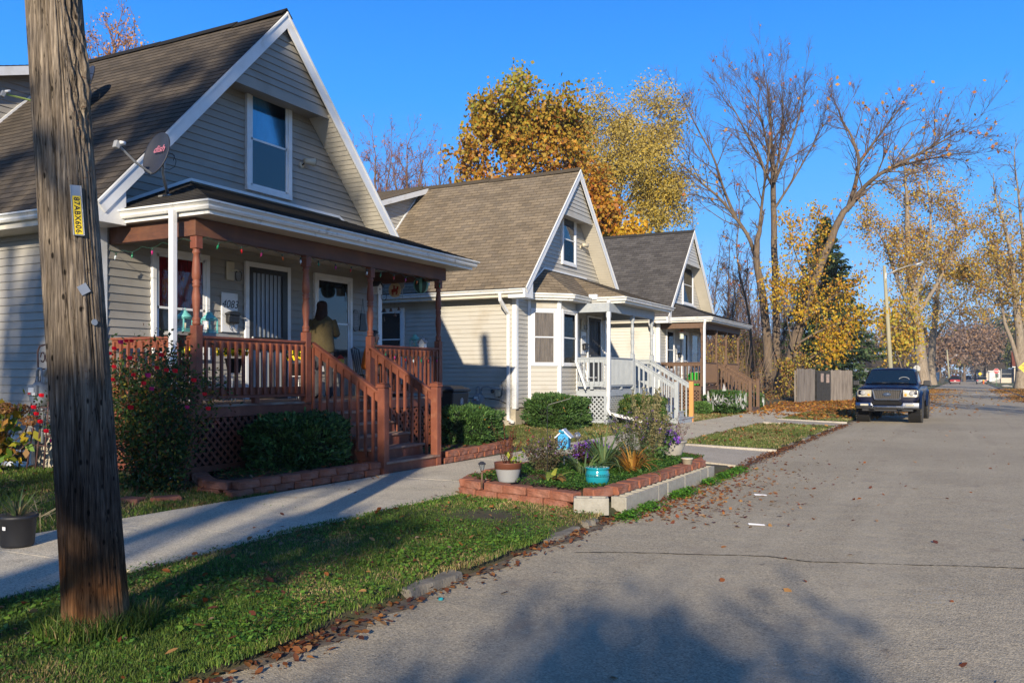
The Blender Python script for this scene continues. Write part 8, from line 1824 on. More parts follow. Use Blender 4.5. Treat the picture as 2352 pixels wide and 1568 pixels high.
# ------------------------------------------------------------------ poles, lamps, signs, wires
def lamp_pole(x0, y0, xt, yt, d, a0, a1, label, r=.13):
    b = at(x0, y0, d=d); b.z = .09; tp = at(xt, yt, d=d); t = thing('street_lamp', b, label, 'street lamp'); T = tp-b; m = M['polegreen']; k = MB(); k.sm = True; k.tube([(0,0,-.1), T*.5, T], [r*1.25, r*1.05, r*.8], 12); k.build('lamp_pole', m, t)
    p = at(*a0, d=d)-b; q = at(*a1, d=d)-b; k = MB(); k.sm = True; k.tube([p, p.lerp(q,.35)+Vector((0,0,.12)), p.lerp(q,.75)+Vector((0,0,.12)), q], .035, 7); k.build('lamp_arm', M['steel'], t); dd = (q-p).normalized(); k = MB(); k.sm = True; k.tube([q-dd*.1, q+dd*.1, q+dd*.45, q+dd*.6], [.05,.10,.09,.03], 10); k.build('lamp_head', M['steel'], t); k = MB(); k.box(p.x-.06,p.x+.06,p.y-.14,p.y-.0,p.z-.25,p.z+.15); k.build('bracket', M['steel'], t)
    return t
M['polegreen'] = mat('treated_pole', (.36,.34,.24), (.28,.26,.18), scale=5, rough=.9, stretch=(1,1,.1))
lamp_pole(2050, 905, 2031, 610, 60, (2035,632), (2104,608), 'pale wooden street lamp pole leaning left behind the truck')
lamp_pole(2181, 868, 2175, 803, 200, (2177,830), (2195,817), 'distant wooden lamp pole by the red car', .17)
w = MB(); 
for dz in (0, .45): 
    a = at(2177, 806, d=200); b = at(2420, 802, d=200); w.tube([a.lerp(b,u)-Vector((0,0,dz+.6*math.sin(math.pi*u))) for u in np.linspace(0,1,9)], .045, 4)
tag(w.build('power_lines', M['black']), 'pair of dark overhead wires crossing the far street', 'power lines')
M['signyellow'] = mat('sign_yellow', (.85,.55,.01), rough=.5); M['signred'] = mat('sign_red', (.45,.01,.02), rough=.5)
c = at(2357, 843.5, d=68); t = thing('warning_sign', (c.x,c.y,.1), 'yellow diamond speed hump sign at the right edge of the road', 'road sign'); h = c.z-.1; s = .54; f = Fr((0,0,0), (1,.1,0), (.1,-1,0)); B = MB(); B.prism([f.p(-s,0,h),f.p(0,0,h-s),f.p(s,0,h),f.p(0,0,h+s)], f.N*.006); B.build('sign_plate', M['signyellow'], t)
mt = Matrix(((f.U.x,0,f.N.x,0),(f.U.y,0,f.N.y,0),(0,1,0,0),(0,0,0,1)))
for z, tx in ((.06,'SPEED'),(-.17,'HUMP')): o = text_obj('sign_text', tx, .23, M['black'], t, bold=.004); o.matrix_local = Matrix.Translation(f.p(0,.009,h+z)) @ mt
B = MB(); B.box(-.03,.03,.0,.03,-.1,h+s-.05); B.build('sign_post', M['steel'], t)
c = at(2288.5, 852, d=137); t = thing('stop_sign', (c.x,c.y,.1), 'red stop sign on a green post by the far crossing', 'road sign'); h = c.z-.1; B = MB(); B.prism([(.40*math.cos(math.pi/8+k*math.pi/4), -.02, h+.40*math.sin(math.pi/8+k*math.pi/4)) for k in range(8)], (0,-.01,0)); B.build('sign_plate', M['signred'], t); B = MB(); B.prism([(.43*math.cos(math.pi/8+k*math.pi/4), -.01, h+.43*math.sin(math.pi/8+k*math.pi/4)) for k in range(8)], (0,-.006,0)); B.build('sign_rim', M['white'], t)
o = text_obj('sign_text', 'STOP', .30, M['white'], t, bold=.008); o.matrix_local = Matrix.Translation((0,-.034,h-.11)) @ ROT_Y
B = MB(); B.box(-.03,.03,0,.04,-.1,h+.3); B.build('sign_post', mat('post_green', (.03,.14,.06), rough=.6), t)
c = at(2106, 846, d=98); t = thing('stop_sign', (c.x,c.y,.1), 'back of a grey octagonal sign beyond the truck mirror', 'road sign'); h = c.z-.1; B = MB(); B.prism([(.38*math.cos(math.pi/8+k*math.pi/4), 0, h+.38*math.sin(math.pi/8+k*math.pi/4)) for k in range(8)], (0,.01,0)); B.build('sign_plate', M['steel'], t); B = MB(); B.box(-.03,.03,-.04,-.002,-.1,h+.3); B.build('sign_post', M['darkgrey'], t)
c = at(2251, 858, d=210); t = thing('warning_sign', (c.x,c.y,.1), 'small distant yellow diamond sign by the far right kerb', 'road sign'); h = 2.0; B = MB(); B.prism([(-.42,0,h),(0,0,h-.42),(.42,0,h),(0,0,h+.42)], (0,.01,0)); B.build('sign_plate', M['signyellow'], t); MB().box(-.04,.04,.01,.04,-.1,h).build('sign_post', M['steel'], t)
v = at(2258, 881, d=150); t = thing('fire_hydrant', (at(2259,873,d=165).x, at(2259,873,d=165).y, .1), 'orange and yellow fire hydrant on the right lawn', 'fire hydrant'); B = MB(); B.sm = True; B.lathe((0,0,0), [(.2,0),(.2,.05),(.13,.07),(.13,.5),(.17,.52),(.17,.56)], 14); B.lathe((-.22,0,.42), [(.06,0),(.06,.44),(0,.44)], 10, axis='x'); B.build('hydrant_body', mat('hydrant_orange', (.55,.13,.03), rough=.5), t); B = MB(); B.sm = True; B.lathe((0,0,.56), [(.15,0),(.12,.12),(.04,.18),(.03,.24),(0,.24)], 14); B.build('hydrant_cap', M['signyellow'], t)
v = at(2310, 886, d=115); t = thing('rubbish_bag', (v.x,v.y,.1), 'pale grey rubbish bag dumped at the right kerb', 'bag'); B = MB(); B.sm = True; B.ico((0,0,.16), .28, 3, scale=(1.9,1,.6), jit=.06); B.ico((.55,0,.12), .18, 2, scale=(1.4,1,.6), jit=.08); B.build('bag_plastic', M['plank'], t)

# ------------------------------------------------------------------ distant houses
def far_house(x0, x1, y0, eave, ridge, depth, mw, mr, label, gable='x', porch=True, trim=None):
    """box house; x0..x1 across, y0 front, ridge along y or x"""
    t = thing('distant_house', (x0,y0,.1), label, 'house', 'houses far down the street'); W = x1-x0; B = MB(); n = .0
    f = Fr((0,0,0), (1,0,0), (0,-1,0))
    def lap(O, U, N, L, H): lapped(B, [(0,0),(L,0),(L,H),(0,H)], O, U, (0,0,1), N, .2, .01)
    lap((0,0,0),(1,0,0),(0,-1,0),W,eave); lap((0,0,0),(0,1,0),(-1,0,0),depth,eave); lap((W,0,0),(0,1,0),(1,0,0),depth,eave); lap((0,depth,0),(1,0,0),(0,1,0),W,eave)
    if gable == 'y':
        for y, N in ((0,(0,-1,0)),(depth,(0,1,0))): lapped(B, [(0,eave),(W,eave),(W/2,ridge)], (0,y,0),(1,0,0),(0,0,1),N,.2,.01)
    else:
        for x, N in ((0,(-1,0,0)),(W,(1,0,0))): lapped(B, [(0,eave),(depth,eave),(depth/2,ridge)], (x,0,0),(0,1,0),(0,0,1),N,.2,.01)
    B.build('wall', mw, t, recalc=False); r = MB(); o = .35
    if gable == 'y': hip_plane(r, [(-o,-o,eave-.15),(-o,depth+o,eave-.15),(W/2,depth+o,ridge+.1),(W/2,-o,ridge+.1)]); hip_plane(r, [(W+o,-o,eave-.15),(W+o,depth+o,eave-.15),(W/2,depth+o,ridge+.1),(W/2,-o,ridge+.1)])
    else: hip_plane(r, [(-o,-o,eave-.15),(W+o,-o,eave-.15),(W+o,depth/2,ridge+.1),(-o,depth/2,ridge+.1)]); hip_plane(r, [(-o,depth+o,eave-.15),(W+o,depth+o,eave-.15),(W+o,depth/2,ridge+.1),(-o,depth/2,ridge+.1)])
    r.build('roof', mr, t, recalc=False); g = MB(); fbox(g, f, -o, W+o, o, o+.06, eave-.3, eave-.12); g.build('eave_board', M['white'], t)
    for k in range(2 if W > 6 else 1):
        u = W*(k+1)/(3 if W > 6 else 2); window(Fr((0,-.01,0),(1,0,0),(0,-1,0)), u-.5, u+.5, 1.0, 2.2, t, None, None)
    for k in range(2): window(Fr((0,0,0),(0,1,0),(-1,0,0)) if x0 > 0 else Fr((W,0,0),(0,1,0),(1,0,0)), depth*(k+1)/3-.5, depth*(k+1)/3+.5, 1.0, 2.2, t, None, None)
    return t
M['redroof'] = shingle_mat('shingle_red', (.26,.085,.05), (.20,.065,.04), (.8,.8,.8)); M['cream2'] = mat('cream_wall', (.55,.47,.37), (.50,.43,.34), scale=2, rough=.7); M['wh2'] = mat('white_wall', (.66,.66,.63), (.6,.6,.57), scale=2, rough=.7)
t = far_house(9.2, 17.5, 214, 3.6, 6.6, 10, M['cream2'], M['redroof'], 'cream house with a red roof and side steps on the right', 'x')
B = MB(); B.box(-2.4,-.05,1.2,4.6,0,1.1); B.build('porch_base', M['cream2'], t); B = MB()
for x in (-2.35,-.15): 
    for y in (1.25,4.5): B.box(x-.08,x+.08,y-.08,y+.08,1.1,3.0)
B.box(-2.4,-.05,1.2,1.28,1.9,2.0); B.build('porch_post', M['plank'], t); B = MB(); hip_plane(B, [(-2.7,.9,3.0),(-2.7,4.9,3.0),(.0,4.9,3.9),(.0,.9,3.9)]); B.build('porch_roof', M['redroof'], t); B = MB(); B.box(-2.35,-.2,2.5,2.6,1.1,3.0); B.build('porch_screen', M['glass'], t)
B = MB(); [B.box(-2.4-.35*(k+1),-2.4-.35*k,1.6,3.0,0,1.1-.19*(k+1)) for k in range(5)]; B.build('steps', M['plank'], t); B = MB(); B.bar((-4.2,1.5,1.0),(-2.4,1.5,2.1),.08,.08); [B.box(-2.5-.3*k,-2.44-.3*k,1.48,1.54,1.0-.19*k,2.0-.19*k) for k in range(6)]; B.build('stair_rail', M['plank'], t)
B = MB().box(.9,2.9,-.06,-.02,.0,.95); B.build('pink_panel', mat('pink_block', (.5,.14,.15), rough=.8), t)
far_house(5.6, 9.0, 262, 3.0, 5.0, 9, M['wh2'], M['shing1'], 'small white house beyond the stop sign', 'x'); far_house(3.6, 7.5, 330, 2.8, 4.8, 8, M['cream2'], M['shing2'], 'tan house far down the right side', 'x')
far_house(-17, -8.6, 178, 3.0, 5.2, 9, M['wh2'], M['shing1'], 'white house left of the street behind the thick trunk', 'x'); far_house(-14, -7.5, 215, 3.1, 5.4, 9, M['cream2'], M['shing3'], 'cream house behind the red car on the left', 'x')
far_house(-24, -14.5, 118, 3.2, 6.0, 9, M['wh2'], M['shing3'], 'white house with charcoal roof behind the spruce', 'x'); far_house(-13, -7, 290, 3.0, 5.2, 9, M['wh2'], M['shing2'], 'pale house farthest on the left side', 'x')
t = thing('trash_bin', (-3.9,186,.1), 'dark distant trash bin at the left kerb by the red car', 'trash bin'); MB().box(-.35,.35,-.35,.35,.05,1.05).build('bin_body', M['blackpl'], t, bevel=.04); MB().box(-.38,.38,-.38,.38,1.051,1.12).build('lid', M['blackpl'], t, bevel=.03)

# ------------------------------------------------------------------ vehicles
def body_loft(secs, m, parent, name='body', sub=2, crease=None):
    """secs: list of (y, [(x,z) half profile from bottom centre to top centre]); mirrored"""
    b = MB(); b.sm = True; vs = []; n = None
    for y, hp in secs:
        ring = [(x, y if not isinstance(y, (list,tuple)) else y[i], z) for i, (x, z) in enumerate(hp)]; ring += [(-x, yy, z) for x, yy, z in ring[::-1] if abs(x) > 1e-6]; n = len(ring); vs += ring
    K = len(secs); fs = [(i*n+j, i*n+(j+1)%n, (i+1)*n+(j+1)%n, (i+1)*n+j) for i in range(K-1) for j in range(n)]+[tuple(range(n))[::-1], tuple((K-1)*n+j for j in range(n))]
    b.add(vs, fs); o = b.build(name, m, parent); 
    if sub: s = o.modifiers.new('sub','SUBSURF'); s.levels = s.render_levels = sub
    return o
def paint(name, c, flake=.4):
    m, nt, n, l, p = _m(name); p.inputs['Base Color'].default_value = (*c,1); p.inputs['Metallic'].default_value = 0; p.inputs['Specular IOR Level'].default_value = .35; p.inputs['Roughness'].default_value = .28; p.inputs['Coat Weight'].default_value = .15; p.inputs['Coat Roughness'].default_value = .12
    tc = n.new('ShaderNodeTexCoord'); t = n.new('ShaderNodeTexNoise'); t.inputs['Scale'].default_value = 3; t.inputs['Detail'].default_value = 8; l.new(tc.outputs['Object'], t.inputs[0]); r = n.new('ShaderNodeMapRange'); r.inputs[1].default_value = .4; r.inputs[2].default_value = .7; r.inputs[3].default_value = .25; r.inputs[4].default_value = .5; l.new(t.outputs[0], r.inputs[0]); l.new(r.outputs[0], p.inputs['Roughness']); return m
M['chrome'] = mat('chrome', (.30,.31,.34), (.24,.25,.28), scale=4, rough=.22, metal=1); M['tyre'] = mat('tyre_rubber', (.035,.033,.031), (.06,.055,.048), scale=12, rough=.92, bump=.6, bscale=40)
M['lamp'] = mat('headlight', (.46,.44,.36), (.34,.32,.27), scale=14, rough=.3, spec=.5); M['amber'] = mat('amber_lens', (.75,.30,.03), rough=.15)
def tyre(parent, x, y, r, w, m=None, rim=True, lugs=26, rimr=.56):
    t = MB(); t.sm = True; t.lathe((x-w/2,y,r), [(r*rimr,.02),(r*.80,.0),(r*.93,.015),(r*.985,.05),(r*.985,w-.05),(r*.93,w-.015),(r*.80,w),(r*rimr,w-.02)], 40, axis='x'); o = t.build('wheel', M['tyre'], parent)
    if lugs:
        k = MB()
        for i in range(lugs):
            a = 2*math.pi*i/lugs
            for s, oo in ((-1,0),(1,.5)):
                aa = a+oo*2*math.pi/lugs; c = Vector((x+s*w*.27, y+math.cos(aa)*r*.995, r+math.sin(aa)*r*.995)); rd = Vector((0, math.cos(aa), math.sin(aa))); tg = Vector((0,-math.sin(aa),math.cos(aa))); k.obox(c, Vector((w*.22,0,0))+tg*.02*s, tg*.026, rd*.018)
        k.build('tread', M['tyre'], o)
    if rim:
        g = MB(); g.sm = True; sx = x+(w/2-.05 if x > 0 else -w/2+.05); g.lathe((sx-.02,y,r), [(0,0),(r*.50,0),(r*.56,.02),(r*.50,.04),(0,.04)], 20, axis='x'); g.build('rim', M['chrome'], o)
    return o
def truck():
    t = thing('pickup_truck', (-2.36, 32.1, 0), 'dark blue lifted pickup truck parked at the left kerb, facing the camera', 'pickup truck', rz=R(-1.0)); P = paint('blue_paint_metal', (.003,.005,.022))
    # local: +y back, front face at y=0
    def hp(w, z0, z1, zt, cx=.9, tw=None): return [(0,z0),(w*.8,z0),(w*.97,z0+.06),(w,z0+.2),(w,z1-.08),(w*.985,z1),(w*.93,zt-.015),(w*.6,zt),(0,zt+.01)]
    body_loft([(.10,hp(.84,.66,1.08,1.14)),(.12,hp(.93,.66,1.10,1.17)),(.20,hp(.975,.66,1.12,1.22)),(.5,hp(.99,.68,1.14,1.265)),(1.0,hp(1.0,.70,1.15,1.29)),(1.45,hp(1.0,.66,1.17,1.32)),(1.75,hp(1.0,.55,1.18,1.33)),(3.4,hp(1.0,.55,1.18,1.30)),(3.45,hp(1.0,.58,1.2,1.27)),(5.4,hp(1.0,.62,1.2,1.27)),(5.5,hp(.97,.66,1.18,1.25))], P, t, sub=1)
    # cab
    cab = []
    for y, w, z in ((1.38,.86,1.29),(1.40,.885,1.32),(2.02,.76,1.80),(2.08,.745,1.845),(2.3,.745,1.875),(3.0,.74,1.88),(3.25,.74,1.85),(3.32,.75,1.82),(3.5,.86,1.28)):
        cab.append((y, [(0,1.2),(.93,1.2),(.93,1.26),(max(w+.0,.0)+(.02),min(z,1.30)),(w,z-.035),(w-.06,z-.004),(w*.5,z+.012),(0,z+.015)]))
    body_loft(cab, P, t, 'cab', sub=1)
    # glass set just proud of the cab
    g = MB(); y0, y1 = 1.38, 2.03; nx = 8; vs = []
    def ws(u, v): w = .83+(.70-.83)*v; return (u*w, y0+(y1-y0)*v-.045-.06*(1-u*u)+.02, 1.335+(1.795-1.335)*v+.012*(1-u*u))
    ny = 6
    for j in range(ny+1):
        for i in range(nx+1): vs.append(ws(-1+2*i/nx, j/ny))
    g.sm = True; g.add(vs, [(j*(nx+1)+i,j*(nx+1)+i+1,(j+1)*(nx+1)+i+1,(j+1)*(nx+1)+i) for j in range(ny) for i in range(nx)]); M['windscreen'] = glass_mat('windscreen', (.006,.018,.040), .05); wsn = g.build('windscreen', M['windscreen'], t, recalc=False)
    k = MB(); k.sm = True
    for s in (-1,1): k.tube([(s*.30-.32,1.32,1.37),(s*.30+.02,1.30,1.36),(s*.30+.28,1.335,1.375)], .009, 5)
    k.build('wiper', M['black'], wsn); k = MB(); k.sm = True; k.tube([ (.42+.17*math.cos(a), 1.52, 1.46+.10*math.sin(a)) for a in np.linspace(0.15,3.0,14)], .012, 6); k.build('steering_wheel', M['greyplastic'], wsn)
    for s in (-1,1): k = MB(); k.add([(s*.985*.9,1.62,1.33),(s*.80,2.06,1.76),(s*.785,2.62,1.79),(s*.90,2.62,1.33)], [(0,1,2,3)]); k.add([(s*.90,2.68,1.33),(s*.785,2.68,1.79),(s*.785,3.15,1.78),(s*.89,3.25,1.34)], [(0,1,2,3)]); k.build('side_window', M['glass'], t)
    # grille
    sp = [(-.46,1.135),(.46,1.135),(.385,.80),(-.385,.80)]; k = MB()
    for i in range(4): a = sp[i]; b = sp[(i+1)%4]; k.bar((a[0],.045,a[1]),(b[0],.045,b[1]),.07,.045)
    gr = k.build('grille', M['chrome'], t, bevel=.012); MB().prism([(x,.075,z) for x, z in sp], (0,.01,0)).build('grille_back', M['black'], gr)
    k = MB(); 
    for i in range(13): x = -.44+.88*i/12; k.bar((x,.055,1.13),(x*.86+.04,.055,.81),.012,.014)
    for i in range(9): z = .83+.29*i/8; w = .385+.075*(z-.80)/.335; k.bar((-w,.052,z),(w,.052,z),.014,.014)
    k.build('grille_mesh', mat('mesh_pewter', (.15,.135,.12), rough=.35, metal=.8), gr)
    k = MB(); k.sm = True; k.prism([(.125*math.cos(a),.028,.975+.052*math.sin(a)) for a in np.linspace(0,2*math.pi,33)[:-1]], (0,-.012,0)); em = k.build('emblem', mat('emblem_blue', (.06,.09,.16), rough=.3), gr); k = MB(); k.tube([(.127*math.cos(a),.016,.975+.054*math.sin(a)) for a in np.linspace(0,2*math.pi,33)], .004, 5); k.build('emblem_rim', M['chrome'], em)
    o = text_obj('emblem_text', 'Ford', .085, M['chrome'], em, shear=.35); o.matrix_local = Matrix.Translation((0,.012,.948)) @ ROT_Y
    for s in (-1,1):
        k = MB(); k.prism([(s*.49,.055,1.125),(s*.90,.10,1.13),(s*.955,.16,1.10),(s*.955,.16,.905),(s*.90,.10,.885),(s*.50,.055,.885)], (0,.10,0)); hl = k.build('headlight', M['lamp'], t, bevel=.015)
        k = MB(); k.sm = True; k.lathe((s*.76,.062,1.02), [(0,0),(.07,.0),(.085,.012),(.085,.03)], 18, axis='y'); k.build('reflector_bowl', M['greyplastic'], hl); k = MB(); k.sm = True; k.ico((s*.575,.058,.96), .045, 2, scale=(1,.4,1)); k.build('turn_lens', M['amber'], hl)
        k = MB(); k.box(min(s*1.04,s*1.26),max(s*1.04,s*1.26),1.42,1.52,1.255,1.44); mr = k.build('wing_mirror', M['blackpl'], t, bevel=.03); k = MB(); k.bar((s*.93,1.55,1.26),(s*1.08,1.48,1.29),.07,.05); k.build('mirror_arm', M['blackpl'], mr)
        # fender flares
        for yy, rr in ((.98,.55),(4.55,.55)):
            k = MB(); k.sm = False; n = 14
            for i in range(n):
                a, b2 = math.pi*i/n, math.pi*(i+1)/n
                for (q, e) in ((a,b2),): k.add([(s*.985,yy+math.cos(q)*rr,.50+math.sin(q)*rr),(s*1.055,yy+math.cos(q)*rr,.50+math.sin(q)*rr),(s*1.055,yy+math.cos(e)*rr,.50+math.sin(e)*rr),(s*.985,yy+math.cos(e)*rr,.50+math.sin(e)*rr),(s*.99,yy+math.cos(q)*(rr+.08),.50+math.sin(q)*(rr+.08)),(s*.99,yy+math.cos(e)*(rr+.08),.50+math.sin(e)*(rr+.08))], [(0,1,2,3),(1,4,5,2)])
            k.build('fender_flare', P, t)
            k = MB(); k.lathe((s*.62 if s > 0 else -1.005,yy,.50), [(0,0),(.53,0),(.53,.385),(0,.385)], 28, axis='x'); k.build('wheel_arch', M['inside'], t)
    # bumper: chrome upper, painted valance
    k = MB(); zt = lambda x: .70 if abs(x) > .46 else .615; xs = [-.99,-.97,-.80,-.50,-.44,-.30,0,.30,.44,.50,.80,.97,.99]; vs = []
    for x in xs: yb = .02-.10*(1-(x/1.0)**2)+.06; vs += [(x,yb+.12,zt(x)+.01),(x,yb,zt(x)),(x,yb-.03,.60 if abs(x)>.46 else .58),(x,yb-.03,.53),(x,yb+.01,.485),(x,yb+.14,.47)]
    k.sm = False; n = 6; k.add(vs, [(i*n+j,(i+1)*n+j,(i+1)*n+j+1,i*n+j+1) for i in range(len(xs)-1) for j in range(n-1)]+[tuple(range(6)), tuple(range(12*6,13*6))[::-1]]); bp = k.build('bumper', M['chrome'], t, bevel=.01)
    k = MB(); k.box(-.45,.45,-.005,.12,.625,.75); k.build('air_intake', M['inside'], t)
    for s in (-1,1): MB().box(min(s*.58,s*.84),max(s*.58,s*.84),-.055+.03,.02,.585,.655).build('fog_light', M['lamp'], bp, bevel=.01); MB().box(min(s*.36,s*.52),max(s*.36,s*.52),-.10,-.01,.475,.535).build('tow_hook', M['black'], bp, bevel=.01)
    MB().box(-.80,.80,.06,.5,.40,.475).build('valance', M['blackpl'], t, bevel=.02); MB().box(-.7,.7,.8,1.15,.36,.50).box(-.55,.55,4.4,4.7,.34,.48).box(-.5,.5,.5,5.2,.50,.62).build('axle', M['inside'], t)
    for s in (-1,1): tyre(t, s*.90, .98, .46, .31); tyre(t, s*.90, 4.55, .46, .31)
    k = MB(); k.box(-.93,.93,3.52,5.42,1.262,1.275); k.build('bed_cover', M['blackpl'], t)
    k = MB(); k.sm = True; k.ico((.0,1.9,1.66), .03, 2); k.build('hanging_ornament', M['greyplastic'], t)
truck()
def car(loc, rz, c, label, kind='sedan', rear=True, s=1.0):
    t = thing('parked_car', loc, label, 'car', 'cars parked far down the street', rz=rz); P = paint('car_paint', c); H = 1.45 if kind == 'sedan' else 1.68
    def hp(w, z0, z1): return [(0,z0),(w*.85,z0),(w,z0+.15),(w,z1-.15),(w*.93,z1),(0,z1+.02)]
    body_loft([(0,hp(.72,.4,.80)),(.08,hp(.84,.3,.92)),(.5,hp(.89,.25,.96)),(2.2,hp(.9,.25,.98)),(4.0,hp(.89,.25,.90)),(4.4,hp(.84,.3,.80)),(4.5,hp(.72,.4,.7))], P, t, sub=1)
    ys = (.55,1.1,2.6,3.4) if kind == 'sedan' else (.12,.5,2.7,3.4)
    g = MB(); w0, w1 = .84, .66; v = [(s_*w, y, z) for (y, z, w) in ((ys[0],.93,w0),(ys[1],H-.04,w1),(ys[2],H-.02,w1),(ys[3],.93,w0)) for s_ in (-1,1)]; g.add(v, [(0,1,3,2),(2,3,5,4),(4,5,7,6),(0,2,4,6),(1,7,5,3)]); g.build('windows', M['glass'], t, bevel=.04)
    r = MB(); r.box(-w1-.01,w1+.01,ys[1]-.03,ys[2]+.03,H-.045,H); r.build('roof', P, t, bevel=.04)
    for sx in (-1,1): MB().box(min(sx*.55,sx*.85),max(sx*.55,sx*.85),-.02,.08,.66,.82).build('tail_light', M['signred'], t, bevel=.02); tyre(t, sx*.80, .85, .32, .2, lugs=0); tyre(t, sx*.80, 3.6, .32, .2, lugs=0)
    MB().box(-.8,.8,-.05,.1,.38,.52).build('bumper', M['greyplastic'] if rear else P, t, bevel=.03); MB().box(-.16,.16,-.03,-.0,.62,.74).build('number_plate', M['white'], t)
v = at(2195,882,Z=0,); car((-1.75,186,0), 0, (.30,.02,.03), 'dark red hatchback parked far down on the left', 'suv'); car((2.75,188,0), 0, (.22,.23,.22), 'grey green sedan parked far down on the right'); car((-1.9,205,0), 0, (.30,.32,.34), 'silver car parked behind the red hatchback'); car((-2.0,220,0), 0, (.05,.05,.07), 'dark car farther behind the silver one', 'suv'); car((.9,330,0), 0, (.02,.025,.05), 'tiny dark car coming along the far road', 'suv')
# things on the farthest porch
def h3p(x, X, z=1.203): v = at(x, 863, X=X); return (v.x, v.y, z)
v = at(1566,768,Y=34.9); t = thing('hanging_lantern', (v.x,v.y,v.z), 'copper topped hanging lantern under the brown porch roof', 'lantern'); k = MB(); k.sm = True; k.lathe((0,0,-.18), [(0,0),(.10,0),(.10,.02),(.085,.03),(.085,.26),(.1,.27)], 16); k.build('lantern_glass', mat('lantern_pale', (.50,.55,.50), rough=.3), t); k = MB(); k.sm = True; k.lathe((0,0,.09), [(.15,0),(.05,.08),(.03,.10),(.02,.16),(0,.18)], 16); k.build('lantern_roof', mat('copper', (.55,.26,.17), rough=.35, metal=.7), t); k = MB(); k.tube([(0,0,.26),(0,0,3.72-v.z)], .006, 4); k.build('cord', M['black'], t)
g_ = mat('bright_green', (.03,.52,.05), rough=.4); q = h3p(1596,-9.75); t = thing('play_table', q, 'bright green plastic play table on the brown porch', 'toy'); k = MB(); k.sm = False; k.prism([(-.38,0,.0),(.38,0,.0),(.38,0,.30),(.30,0,.45),(.15,0,.54),(-.15,0,.54),(-.30,0,.45),(-.38,0,.30)], (0,.42,0)); k.build('shell', g_, t, bevel=.03); k = MB(); [k.box(x,x+.02,-.012,0,.05,.42) for x in (-.15,.0,.15)]; k.build('ribs', mat('green_dark', (.02,.35,.03), rough=.5), t)
q = h3p(1572,-10.2); t = thing('patio_chair', q, 'black metal patio chair left of the green toy', 'chair'); k = MB(); k.box(-.25,.25,-.25,.25,.40,.43); k.build('seat', M['black'], t); k = MB(); k.tube([(-.25,.2,.43),(-.27,.32,.9),(.27,.32,.9),(.25,.2,.43)], .014, 6); [k.tube([(x,.24,.5),(x,.31,.88)], .006, 4) for x in (-.15,-.05,.05,.15)]; k.tube([(-.26,-.2,.43),(-.27,-.1,.66),(-.27,.26,.66)],.014,6); k.tube([(.26,-.2,.43),(.27,-.1,.66),(.27,.26,.66)],.014,6); k.build('backrest', M['black'], t)
for x, y in ((-.23,-.23),(.23,-.23),(-.23,.23),(.23,.23)): MB().tube([(x,y,.41),(x*1.1,y*1.1,.003)], .013, 6).build('leg', M['black'], t)
q = h3p(1640,-9.9); mum(q, 'yellow flowers in a pot at the top of the brown steps', .22, .3, 90)
# white chair pieces leaning on the grey porch
q = at(1352,880,X=-9.9); t = thing('folded_chair', (q.x,q.y,1.203), 'white folded lawn chair leaning inside the grey porch rail', 'chair'); k = MB()
for i in range(6): k.bar((-.02*i,.07*i-.2,.05),(-.25-.02*i,.07*i-.25,.80),.05,.015)
k.build('slats', M['white'], t); k = MB(); k.bar((.02,-.28,.0),(-.3,-.3,.85),.04,.03); k.bar((.02,.24,.0),(-.3,.2,.85),.04,.03); k.bar((.05,-.3,.35),(.05,.5,.35),.04,.03); k.build('chair_frame', M['white'], t)

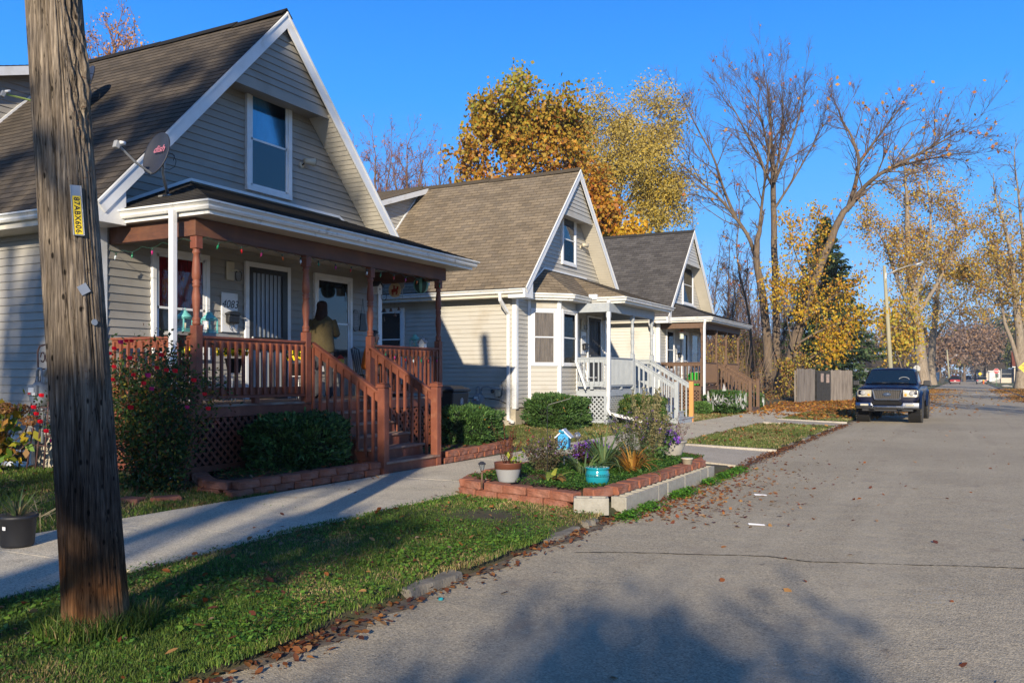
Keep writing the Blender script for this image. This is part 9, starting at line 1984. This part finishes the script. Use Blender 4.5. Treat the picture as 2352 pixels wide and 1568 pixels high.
# ------------------------------------------------------------------ shade from the street behind the camera
G = lambda x, y, z=.1: Vector((x, y, z))
shade_tree((-1.9,-14.5,0), [(G(-4.6,3.5,1.15),16,.42,1.),(G(-5.0,5.2,.1),17,.5,.35),(G(-4.9,6.6,.1),17.5,.45,.35)], 'low crowned tree across the road behind the camera', 200, 700, .075)
shade_tree((5.8,-22.0,0), [(G(-8.2,8.0,.8),27,.75,1.),(G(-8.4,9.2,.7),27,.65,1.1),(G(-9.3,9.3,1.5),28,.45,.5),(G(-8.9,10.4,.6),28,.6,.7),(G(-9.0,7.0,.4),27,.8,.9),(G(-10.5,6.3,.1),27,.8,.8),(G(-9.3,11.6,.6),28,.6,.5),(G(-8.2,11.0,.1),28,.6,.5)], 'broad leaved tree shading the first porch, behind the camera', 201, 900, .09)
shade_tree((2.5,-19.5,0), [(G(-8.9,y_,z_),29,.55,.75) for y_, z_ in ((9.9,3.8),(10.7,3.9),(11.7,3.6),(12.7,3.9),(13.7,3.7))], 'second broad leaved tree behind the camera, shading the porch roof', 204, 800, .09)
shade_tree((-4.2,-21.0,0), [(G(-11.6,8.4,3.2),30,.8,.4),(G(-12.4,8.4,2.6),30,.55,.5),(G(-12.0,8.4,1.5),30,.5,.35),(G(-13.5,9.5,5.6),30,.55,.5),(G(-13.0,10.0,6.1),31,.5,.5),(G(-14.2,9.0,5.1),30,.6,.5),(G(-11.9,10.6,6.7),31,.5,.4),(G(-12.2,9.2,5.3),30,.5,.4),(G(-11.5,9.6,5.7),30,.4,.3),(G(-11,11.2,5.4),30,.7,.5),(G(-11,12.6,5.9),31,.7,.4),(G(-11,10.2,5.2),30,.6,.5),(G(-11,11.8,4.8),30,.6,.5),(G(-11,13.2,5.2),31,.6,.45),(G(-10.4,11.2,7.0),31,.6,.45),(G(-11,12.0,6.6),31,.6,.4)], 'tall thin tree dappling the first roof, behind the camera', 202, 700, .085)
shade_tree((4.6,-17.5,0), [(G(-.9,3.3,0),19,.65,1.1),(G(-.75,2.9,0),19,.6,1.1),(G(-1.3,3.6,0),19,.7,.7),(G(-.3,2.7,0),19,.7,.6),(G(-1.1,4.2,0),15.5,.4,.3),(G(-.2,3.1,0),15,.5,.4),(G(-2.0,2.9,0),18,.6,.55),(G(-1.9,4.4,0),18,.6,.4),(G(-.6,5.2,0),17,.5,.2),(G(-1.7,2.7,0),15,.35,.3)], 'small tree shading the road centre, behind the camera', 203, 600, .07)

# ------------------------------------------------------------------ thin autumn haze over the whole street
hz_ = MB().box(-620, 620, -320, 1220, -1.2, 45); m, nt, nd, l, p = _m('haze_air'); nd.remove(p); pv = nd.new('ShaderNodeVolumePrincipled'); pv.inputs['Color'].default_value = (.86,.90,1,1); pv.inputs['Density'].default_value = .00035; pv.inputs['Anisotropy'].default_value = .2; l.new(pv.outputs[0], nd['Material Output'].inputs['Volume'])
tag(hz_.build('haze', m), kind='stuff')
